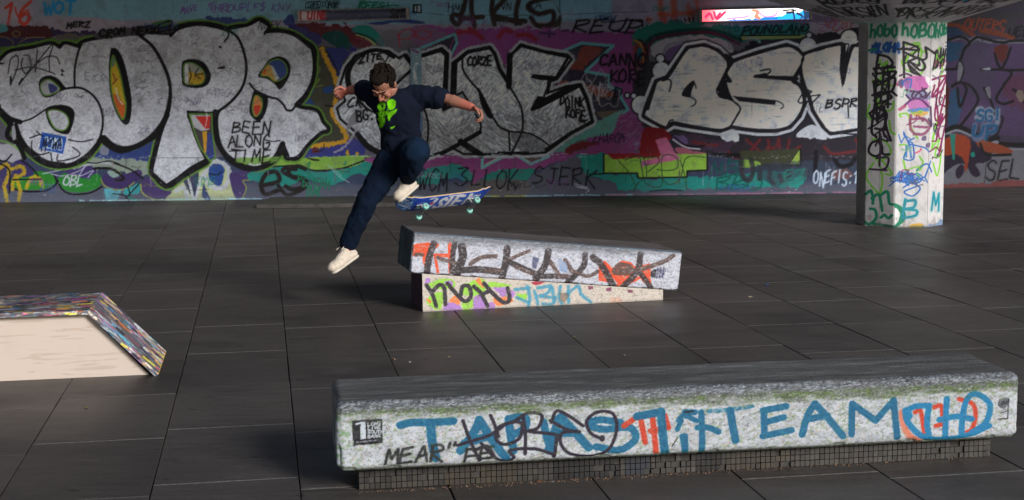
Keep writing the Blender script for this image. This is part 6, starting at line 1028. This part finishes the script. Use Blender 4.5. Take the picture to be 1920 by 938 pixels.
def fuse(name, bm, vox, matl, parent, smooth=4, disp=None, colfn=None):
    me = bpy.data.meshes.new(name); bm.to_mesh(me); bm.free(); o = bpy.data.objects.new(name, me); COL.objects.link(o)
    r = o.modifiers.new('r', 'REMESH'); r.mode = 'VOXEL'; r.voxel_size = vox; r.use_smooth_shade = True
    if smooth: s = o.modifiers.new('s', 'SMOOTH'); s.iterations = smooth; s.factor = .5
    dg = bpy.context.evaluated_depsgraph_get(); m2 = bpy.data.meshes.new_from_object(o.evaluated_get(dg)); bpy.data.objects.remove(o); bpy.data.meshes.remove(me)
    n = len(m2.vertices); V = np.empty(n * 3, np.float32); m2.vertices.foreach_get('co', V); V = V.reshape(-1, 3); N_ = np.empty(n * 3, np.float32); m2.vertices.foreach_get('normal', N_); N_ = N_.reshape(-1, 3)
    if disp: V = V + N_ * disp(V)[:, None]; m2.vertices.foreach_set('co', V.astype(np.float32).ravel())
    if colfn:
        a = m2.color_attributes.new('paint', 'FLOAT_COLOR', 'POINT'); c4 = np.ones((n, 4), np.float32); c4[:, :3] = colfn(V, N_); a.data.foreach_set('color', c4.ravel())
    m2.polygons.foreach_set('use_smooth', np.ones(len(m2.polygons), bool)); m2.materials.clear(); m2.materials.append(matl); m2.name = name; m2.update()
    o = bpy.data.objects.new(name, m2); COL.objects.link(o)
    if parent: put(o, parent)
    return o
M['skin'] = mat('skin', attr=True, rough=.5, bump=(160, .2, .001)); M['hair'] = mat('dark_brown_hair', (.009, .006, .0045), rough=.9, spec=.12, noise=((60, 60, 60), .4))
M['denim'] = mat('dark_denim', attr=True, rough=1, spec=.12, bump=(260, .4, .002)); M['canvas_shoe'] = mat('off_white_canvas', (.56, .49, .40), rough=.85, noise=((40, 40, 40), .15)); M['sole'] = mat('rubber_sole', (.60, .55, .47), rough=.7); M['lace'] = mat('shoe_lace', (.62, .56, .48), rough=.9)
M['sock'] = mat('red_sock', (.22, .012, .03), rough=.95); M['eye'] = mat('eye', (.5, .48, .46), rough=.2); M['iris'] = mat('iris', (.02, .012, .008), rough=.2)
foot = A(632, 500); man = empty('person', (foot.x, foot.y, 0), 'skater in mid-air in a navy t-shirt with a lime print, arms spread, looking down', 'person')
# joints
neck = A(738, 180, -.10); chest = A(745, 208, -.06); waist = A(752, 255, .02); pel = A(760, 283, .05)
shL, shR = A(703, 178, -.02), A(783, 178, -.04)
elL, wrL = A(676, 166, .22), A(654, 170, .34); elR, wrR = A(834, 184, -.10), A(884, 201, -.20)
hpL, hpR = A(741, 290, .05), A(776, 286, .05); knL, knR = A(688, 378, -.05), A(777, 282, -.34); anL, anR = A(652, 458, .04), A(764, 332, -.02)
# head frame
f = Vector((-.27, -.60, -.78)).normalized(); up0 = Vector((-.16, -.55, .80)); up = (up0 - f * up0.dot(f)).normalized(); rt = up.cross(-f).normalized()   # rt: image right
HC = A(720, 159, -.17); HM = Matrix((rt, -f, up)).transposed()       # local x right, y back, z up
S_ = 1.09
def H(x, y, z): return HC + HM @ Vector((x, y, z)) * S_
bm = bmesh.new()
ell(bm, H(0, .012, .035), (.075, .093, .086), HM); ell(bm, H(0, -.025, -.03), (.062, .066, .078), HM); ell(bm, H(0, -.045, -.075), (.045, .045, .04), HM); ell(bm, H(0, -.068, -.103), (.022, .02, .018), HM)
for s in (-1, 1):
    cap_mesh(bm, H(s * .058, .0, -.05), .022, H(s * .03, -.055, -.098), .016); ell(bm, H(s * .042, -.066, -.022), (.024, .02, .018), HM); ell(bm, H(s * .079, .012, -.004), (.009, .019, .032), HM @ Matrix.Rotation(s * .35, 3, 'Z')); cap_mesh(bm, H(s * .012, -.092, .028), .009, H(s * .048, -.076, .026), .008)
    ell(bm, H(s * .030, -.079, .006), (.015, .011, .009), HM); ell(bm, H(s * .013, -.098, -.03), (.009, .011, .008), HM)
cap_mesh(bm, H(0, -.086, .02), .010, H(0, -.112, -.026), .0125); cap_mesh(bm, H(-.02, -.090, -.056), .006, H(.02, -.090, -.056), .006); cap_mesh(bm, H(-.016, -.088, -.068), .0065, H(.016, -.088, -.068), .0065)
cap_mesh(bm, H(0, .035, -.04), .056, neck + Vector((0, .03, -.02)), .058)
cap_mesh(bm, neck + Vector((0, .04, -.05)), .05, chest + Vector((0, .04, 0)), .13, ((0, 1, 0), .5)); cap_mesh(bm, chest + Vector((0, .04, 0)), .13, waist + Vector((0, .02, 0)), .115, ((0, 1, 0), .5)); cap_mesh(bm, waist + Vector((0, .02, 0)), .115, pel, .12, ((0, 1, 0), .55))
cap_mesh(bm, shL, .055, neck + Vector((0, .03, -.05)), .06); cap_mesh(bm, shR, .055, neck + Vector((0, .03, -.05)), .06)
def arm(sh, el, wr):
    cap_mesh(bm, sh, .052, el, .039); mid = el.lerp(wr, .3); cap_mesh(bm, el, .040, mid, .041); cap_mesh(bm, mid, .041, wr, .027, ((0, 0, 1), 1.12))
arm(shL, elL, wrL); arm(shR, elR, wrR)
def hand(wr, dirv, palmn, thumb, curls, sc=1.0):
    """palm, four unequal jointed fingers and a thumb; curls = bend per knuckle"""
    d = dirv.normalized(); n = (palmn - d * palmn.dot(d)).normalized(); s = d.cross(n) * thumb
    cap_mesh(bm, wr, .026, wr + d * .02, .028, (n, .8)); 
    for k in range(4): cap_mesh(bm, wr + d * .02 + s * (.010 - .007 * k), .014, wr + d * .082 + s * (.028 - .0185 * k), .0115, (n, .9))
    for k, L_ in enumerate((.042, .047, .043, .034)):
        p = wr + d * (.086 - .004 * abs(k - 1)) + s * (.030 - .0195 * k); a = 0; r = .0095 - (k == 3) * .0012; dv = (d + s * (.10 - .07 * k)).normalized()
        for j, fr in enumerate((1, .66, .5)):
            a += curls * (1, 1.15, .8)[j] * (1 + .08 * k); q = p + (dv * math.cos(a) + n * math.sin(a)) * L_ * fr; cap_mesh(bm, p, r, q, r * .9, seg=10, rings=4); p = q; r *= .9
    p = wr + d * .028 + s * .026; q = p + (d * .55 + s * .8 + n * .15).normalized() * .036; cap_mesh(bm, p, .0145, q, .0115, seg=10); p2 = q + (d * .85 + s * .15 + n * .45).normalized() * .034; cap_mesh(bm, q, .0115, p2, .0095, seg=10); cap_mesh(bm, p2, .0095, p2 + (d * .7 - s * .25 + n * .5).normalized() * .022, .008, seg=10)
hand(wrL, Vector((-.85, .1, -.3)), Vector((-.2, -.9, -.5)), 1, .95)
hand(wrR, Vector((.8, -.25, -.42)), Vector((-.35, -.3, -.9)), -1, .75)
# legs under the trousers
for hp, kn, an in ((hpL, knL, anL), (hpR, knR, anR)): cap_mesh(bm, hp, .085, kn, .055); cap_mesh(bm, kn, .055, kn.lerp(an, .35) + Vector((0, .01, 0)), .056); cap_mesh(bm, kn.lerp(an, .35) + Vector((0, .01, 0)), .056, an, .036)
def skincol(V, N_):
    c = np.array((176, 122, 100.)) * (1 + .12 * (fbm(V[:, 0] * 30, V[:, 2] * 30, 3) - .5))[:, None]
    loc_ = (V - np.array(HC)) @ np.array(HM); ch = np.exp(-((np.abs(loc_[:, 0]) - .042) / .02) ** 2 - ((loc_[:, 2] + .03) / .022) ** 2) * (loc_[:, 1] < -.03); c = c + ch[:, None] * np.array((14, -14, -10))
    lip = np.exp(-(loc_[:, 0] / .02) ** 4 - ((loc_[:, 2] + .062) / .008) ** 2) * (loc_[:, 1] < -.07); c = c + lip[:, None] * np.array((-20, -40, -30)); nose = np.exp(-(loc_[:, 0] / .016) ** 2 - ((loc_[:, 2] + .03) / .014) ** 2) * (loc_[:, 1] < -.08); c = c + nose[:, None] * np.array((10, -14, -12))
    for w_, k_ in ((wrL, 1), (wrR, 1)): hd = np.exp(-(np.linalg.norm(V - np.array(w_), axis=1) / .10) ** 4); c = c + hd[:, None] * np.array((26, -6, -2))
    jaw = np.exp(-((loc_[:, 2] + .09) / .03) ** 2) * (np.abs(loc_[:, 0]) < .07) * (loc_[:, 1] < 0); c = c - jaw[:, None] * 10; return lin(c, .68)
body = fuse('body', bm, .0048, M['skin'], man, 2, None, skincol)
for s in (-1, 1):
    bm = bmesh.new(); ell(bm, H(s * .030, -.0835, .0035), (.0105, .0058, .0020), HM, 2); me = bpy.data.meshes.new('eye'); bm.to_mesh(me); bm.free(); me.materials.append(M['iris']); e = bpy.data.objects.new('eye', me); COL.objects.link(e); put(e, man)
    bm = bmesh.new(); cap_mesh(bm, H(s * .014, -.0995, .031), .003, H(s * .035, -.094, .036), .0035, seg=8); cap_mesh(bm, H(s * .035, -.094, .036), .0035, H(s * .052, -.080, .029), .002, seg=8); me = bpy.data.meshes.new('eyebrow'); bm.to_mesh(me); bm.free(); me.materials.append(M['hair']); e = bpy.data.objects.new('eyebrow', me); COL.objects.link(e); put(e, man)
# hair: cap plus many short locks
bm = bmesh.new(); ell(bm, H(0, .026, .052), (.083, .096, .083), HM); ell(bm, H(0, -.035, .098), (.062, .05, .036), HM); ell(bm, H(0, .07, .0), (.068, .05, .07), HM)
for s in (-1, 1): ell(bm, H(s * .066, .012, .03), (.016, .05, .04), HM); cap_mesh(bm, H(s * .074, -.014, .03), .01, H(s * .074, -.010, -.006), .005)
rg = np.random.RandomState(2)
for i in range(520):
    th = rg.uniform(0, 2 * math.pi); ph = math.acos(rg.uniform(-.15, 1)); n = Vector((math.sin(ph) * math.cos(th), math.sin(ph) * math.sin(th), math.cos(ph)))
    if n.y < -.35 and n.z < .62: continue
    b_ = Vector((n.x * .080, .026 + n.y * .092, .052 + n.z * .080)); front = max(0, -n.y) * max(0, n.z); L_ = rg.uniform(.018, .030) + front * .012; cmb = Vector((.15, -.9, -.25)) if n.z > .3 else Vector((0, .25, -1)); tg_ = (cmb - n * cmb.dot(n)).normalized(); dv = (n * (.35 + .5 * front) + tg_ * .95 + Vector(rg.randn(3)) * .12).normalized()
    cap_mesh(bm, H(*(b_ - n * .003)), .0055, H(*(b_ + dv * L_)), .0022, seg=6, rings=2)
fuse('hair', bm, .0034, M['hair'], man, 1, lambda V: .003 * (vn(V[:, 0] * 120 + V[:, 2] * 40, V[:, 2] * 60, 3) - .5))
# t-shirt
FY = (0, 1, 0); bm = bmesh.new(); nk = neck + Vector((.0, .03, -.035))
cap_mesh(bm, nk, .072, chest, .165, (FY, .72)); cap_mesh(bm, chest, .165, waist + Vector((0, 0, .02)), .150, (FY, .74)); cap_mesh(bm, waist + Vector((0, 0, .02)), .150, waist + Vector((0, .0, -.055)), .155, (FY, .8))
for sh, el, fr in ((shL, elL, .78), (shR, elR, .80)):
    cap_mesh(bm, nk, .07, sh, .078, (FY, .85)); cap_mesh(bm, sh, .080, sh.lerp(el, fr), .075); cap_mesh(bm, sh + Vector((0, 0, -.03)), .08, chest, .14, (FY, .75))
# the hanging fabric of the image-right sleeve
cap_mesh(bm, shR + Vector((.02, 0, -.04)), .06, shR.lerp(elR, .75) + Vector((0, 0, -.035)), .05)
PR_ = Canvas(690, 170, 130, 120, (20, 26, 42), k=4); LG = (120, 214, 22)
for q in ([(709, 196), (716, 190), (722, 196), (720, 206), (712, 208), (708, 203)], [(726, 190), (735, 186), (742, 192), (739, 204), (731, 207), (727, 200)], [(710, 210), (722, 208), (727, 212), (721, 218), (712, 220)], [(727, 212), (737, 208), (745, 205), (741, 213), (733, 220), (729, 227), (726, 218)], [(709, 222), (718, 221), (721, 228), (713, 231)], [(711, 232), (719, 231), (716, 240), (711, 240)], [(732, 240), (741, 236), (736, 242)]): PR_.poly(q, LG, rough=1)
PR_.poly([(714, 199), (718, 197), (718, 202)], (20, 26, 42)); PR_.lines([[(706, 212), (716, 214), (722, 224), (718, 236)], [(726, 206), (730, 212)]], 2, (90, 170, 24), rough=1)
def shirtcol(V, N_):
    px, py = photo(V); c = PR_.sample(px, py); fr = (N_[:, 1] < .1) & (px > 700) & (px < 800) & (py > 180) & (py < 262); c = np.where(fr[:, None], c, np.array((20, 26, 42.))); return lin(c, .8)
def folds(V, a=.012, s=9):
    q = fbm(V[:, 0] * s * 1.3 + V[:, 2] * s * .5, V[:, 2] * s * 1.5 - V[:, 0] * s * .8 + V[:, 1] * s * 1.2, 15, 2); rid = 1 - np.abs(2 * q - 1) * 2.2
    return a * .45 * np.clip(rid, -.6, 1) + a * (fbm(V[:, 0] * s + V[:, 2] * s * .6, V[:, 2] * s * .9 - V[:, 0] * s * .5 + V[:, 1] * s, 5, 3) - .5) + a * .5 * (vn(V[:, 0] * 26 + V[:, 2] * 12, V[:, 2] * 18 - V[:, 0] * 10, 7) - .5)
fuse('t_shirt', bm, .006, M['cloth'], man, 6, lambda V: folds(V, .016, 8), shirtcol)
# trousers
bm = bmesh.new(); cap_mesh(bm, waist + Vector((0, .01, -.02)), .135, pel, .145, (FY, .85)); cap_mesh(bm, pel, .145, hpL, .115, (FY, .95)); cap_mesh(bm, pel, .14, hpR, .12)
cap_mesh(bm, hpL, .118, hpL.lerp(knL, .5), .102); cap_mesh(bm, hpL.lerp(knL, .5), .102, knL, .082); cap_mesh(bm, knL, .082, knL.lerp(anL, .5), .076); cap_mesh(bm, knL.lerp(anL, .5), .076, anL + Vector((.01, 0, .015)), .066)
cap_mesh(bm, hpR, .12, knR, .094); cap_mesh(bm, knR, .094, knR.lerp(anR, .5) + Vector((0, .01, -.02)), .088); cap_mesh(bm, knR.lerp(anR, .5) + Vector((0, .01, -.02)), .082, anR, .060)
def denim(V, N_):
    n = fbm(V[:, 0] * 9, V[:, 2] * 7, 5); f_ = fbm(V[:, 0] * 260, V[:, 2] * 260, 9, 2); c = np.array((18, 34, 56.)) * (.75 + .5 * n + .35 * (f_ - .5))[:, None]; kn = np.exp(-(np.linalg.norm(V - np.array(knR), axis=1) / .16) ** 2); c = c + kn[:, None] * np.array((5, 10, 13)); return lin(c, .62)  # raised knee's highlight painted into the denim as a paler spot
fuse('trousers', bm, .0065, M['denim'], man, 5, lambda V: folds(V, .014, 9), denim)
# socks and shoes
def shoe(an, toe, sole_n, hgt=.05):
    bm = bmesh.new(); d = (toe - an); fw = d.normalized(); n = (sole_n - fw * sole_n.dot(fw)).normalized(); s = fw.cross(n); heel = an - fw * .03 + n * .045; tb = toe + n * .012
    L_ = (tb - heel).length; ax = (tb - heel).normalized()
    cap_mesh(bm, an - n * .01, .042, heel, .036); cap_mesh(bm, heel, .038, heel + ax * L_ * .55, .046, (s, 1.05)); cap_mesh(bm, heel + ax * L_ * .55, .047, tb - ax * .03, .043, (s, 1.12)); cap_mesh(bm, an, .040, heel + ax * L_ * .6 - n * .012, .036); ell(bm, tb - ax * .028, (.045, .045, .032), Matrix((ax, s, n)).transposed())
    sh = fuse('shoe', bm, .005, M['canvas_shoe'], man, 3, lambda V: .003 * (vn(V[:, 0] * 50, V[:, 2] * 50, 4) - .5))
    bm = bmesh.new()
    for k, (t, w_) in enumerate(((0, .034), (.3, .036), (.6, .040), (.86, .042))): 
        if k: cap_mesh(bm, heel + ax * L_ * pt + n * .034, pw, heel + ax * L_ * t + n * .034, w_, (n, .42))
        pt, pw = t, w_
    so = fuse('sole', bm, .005, M['sole'], None, 2); so.parent = sh
    bm = bmesh.new()
    for k in range(5): c = an.lerp(heel + ax * L_ * .62, .3 + .15 * k) - n * (.040 - .001 * k); cap_mesh(bm, c - s * .02, .0035, c + s * .02 + fw * .004, .0035, seg=6, rings=2)
    for sg in (-1, 1):
        c = an + fw * .02 - n * .043; q = c + s * sg * .03 - fw * .01 - n * .01; cap_mesh(bm, c, .003, q, .003, seg=6, rings=2); cap_mesh(bm, q, .003, q + s * sg * .012 + fw * .03, .003, seg=6, rings=2)
    me = bpy.data.meshes.new('laces'); bm.to_mesh(me); bm.free(); me.materials.append(M['lace']); la = bpy.data.objects.new('laces', me); COL.objects.link(la); la.parent = sh
    return sh
aL, aR = A(650, 472, .03), A(761, 343, .0)
shoe(aL, A(617, 503, -.08), Vector((.45, .2, -.85))); shoe(aR, A(741, 369, -.10), Vector((.75, .35, -.45)))
for an, a2, kn in ((anL, aL, knL), (anR, aR, knR)):
    bm = bmesh.new(); d = (an - a2).normalized(); cap_mesh(bm, a2, .042, an + d * .04, .047); fuse('sock', bm, .006, M['sock'], man, 2)
# ----------------------------------------------------------------- skateboard
bc = A(836, 380, .12); e1 = Vector((.672, .36, .046)).normalized(); n0 = Vector((-.15, -.62, -.77)); n = (n0 - e1 * n0.dot(e1)).normalized(); e2 = n.cross(e1).normalized()
if e2.z > 0: e2 = -e2
BM = Matrix((e1, e2, n)).transposed().to_4x4(); BM.translation = bc           # local z = underside normal
brd = bpy.data.objects.new('skateboard', None); COL.objects.link(brd); brd.matrix_world = BM; tag(brd, 'blue skateboard with white lettering and mint wheels flipping under the skater', 'skateboard')
CBd = paint_board(); BL_, BW = .79, .205; nu, nv = 120, 34
def deck(side):
    U, Vv = np.meshgrid(np.linspace(-1, 1, nu), np.linspace(-1, 1, nv)); x = U * BL_ / 2; e = np.clip((np.abs(x) - (BL_ / 2 - .10)) / .10, 0, 1); wy = BW / 2 * np.sqrt(np.clip(1 - e ** 2.2, 0.0, 1)); y = Vv * wy
    z_ = -.0035 * 0 - .06 * np.clip((np.abs(x) - .235) / .16, 0, 1) ** 1.35 - .010 * (np.abs(y) / (BW / 2)) ** 2.5 * (np.abs(x) < .3)
    return np.stack([x, y, z_ + (.0 if side > 0 else -.011)], -1).reshape(-1, 3), U, Vv
P0, U, Vv = deck(1); P1, _, _ = deck(-1); cols = lin(CBd.sample(((U + 1) * 99.5).ravel(), ((Vv + 1) * 24.7).ravel()), 1.3)
g = grid_faces(nu, nv); n0_ = nu * nv; bd = np.concatenate([np.arange(nu - 1), nu - 1 + nu * np.arange(nv - 1), (n0_ - 1) - np.arange(nu - 1), nu * (nv - 1) - nu * np.arange(nv - 1)]); bd2 = np.roll(bd, -1)
ring = np.stack([bd, bd2, bd2 + n0_, bd + n0_], 1); ply = lin(np.array([(196, 160, 110)]), 1.2)
M['grip'] = mat('grip_tape', (.015, .015, .016), rough=.95); M['ply'] = mat('maple_edge', (.50, .36, .2), rough=.6)
V = np.vstack([P0, P1]); F = np.vstack([g, g[:, ::-1] + n0_, ring[:, ::-1]]); mi = [0] * len(g) + [1] * len(g) + [2] * len(ring)
o = mesh('deck', V, F, None, brd, cols=np.vstack([cols, cols]), mats=[M['deckprint'], M['grip'], M['ply']], mi=mi)
M['metal'] = mat('cast_metal', (.45, .45, .46), rough=.35, metal=.9); M['wheel'] = mat('mint_urethane', (.20, .50, .42), rough=.4, noise=((90, 90, 90), .2)); M['dark'] = mat('dark_rubber', (.02, .02, .022), rough=.6)
def tomesh(name, bm, m_, par, smooth=True):
    me = bpy.data.meshes.new(name); bm.to_mesh(me); bm.free(); me.materials.append(m_)
    for p in me.polygons: p.use_smooth = smooth
    o = bpy.data.objects.new(name, me); COL.objects.link(o); o.parent = par; return o
for s in (-1, 1):
    tr = bev_box('truck', (.078, .052, .010), M['metal'], brd, .002, (s * .215, 0, .006))
    bm = bmesh.new(); cap_mesh(bm, (s * .215 - s * .012, 0, .012), .014, (s * .215, 0, .042), .012); cap_mesh(bm, (s * .215, -.055, .052), .010, (s * .215, 0, .046), .019); cap_mesh(bm, (s * .215, .055, .052), .010, (s * .215, 0, .046), .019); tomesh('hanger', bm, M['metal'], tr)
    bm = bmesh.new(); cap_mesh(bm, (s * .215, -.098, .052), .004, (s * .215, .098, .052), .004, seg=8); tomesh('axle', bm, M['metal'], tr)
    bm = bmesh.new()
    for xx in (-.027, .027):
        for yy in (-.02, .02): cap_mesh(bm, (s * .215 + xx, yy, .010), .0035, (s * .215 + xx, yy, .014), .003, seg=6, rings=2)
    tomesh('bolts', bm, M['dark'], tr)['kind'] = 'stuff'
    for t in (-1, 1):
        bm = bmesh.new(); prof = [(-.016, .012), (-.0165, .018), (-.013, .0235), (-.006, .025), (.006, .025), (.013, .0235), (.0165, .019), (.016, .012), (.010, .011)]; seg = 28; rr = [[bm.verts.new((r * math.cos(a), h, r * math.sin(a))) for a in np.linspace(0, 2 * math.pi, seg, endpoint=False)] for h, r in prof]
        for a, b_ in zip(rr, rr[1:]):
            for i in range(seg): bm.faces.new((a[i], b_[i], b_[(i + 1) % seg], a[(i + 1) % seg]))
        bm.faces.new(rr[0]); bm.faces.new(rr[-1][::-1]); wh = tomesh('wheel', bm, M['wheel'], brd); wh.location = (s * .215, t * .083, .052)
        bm = bmesh.new(); bmesh.ops.create_cone(bm, cap_ends=True, segments=18, radius1=.0105, radius2=.0105, depth=.034); bmesh.ops.rotate(bm, verts=bm.verts, cent=(0, 0, 0), matrix=Matrix.Rotation(math.pi / 2, 3, 'X')); tomesh('bearing', bm, M['metal'], wh, False)
print('people', round(time.time() - T0, 1))
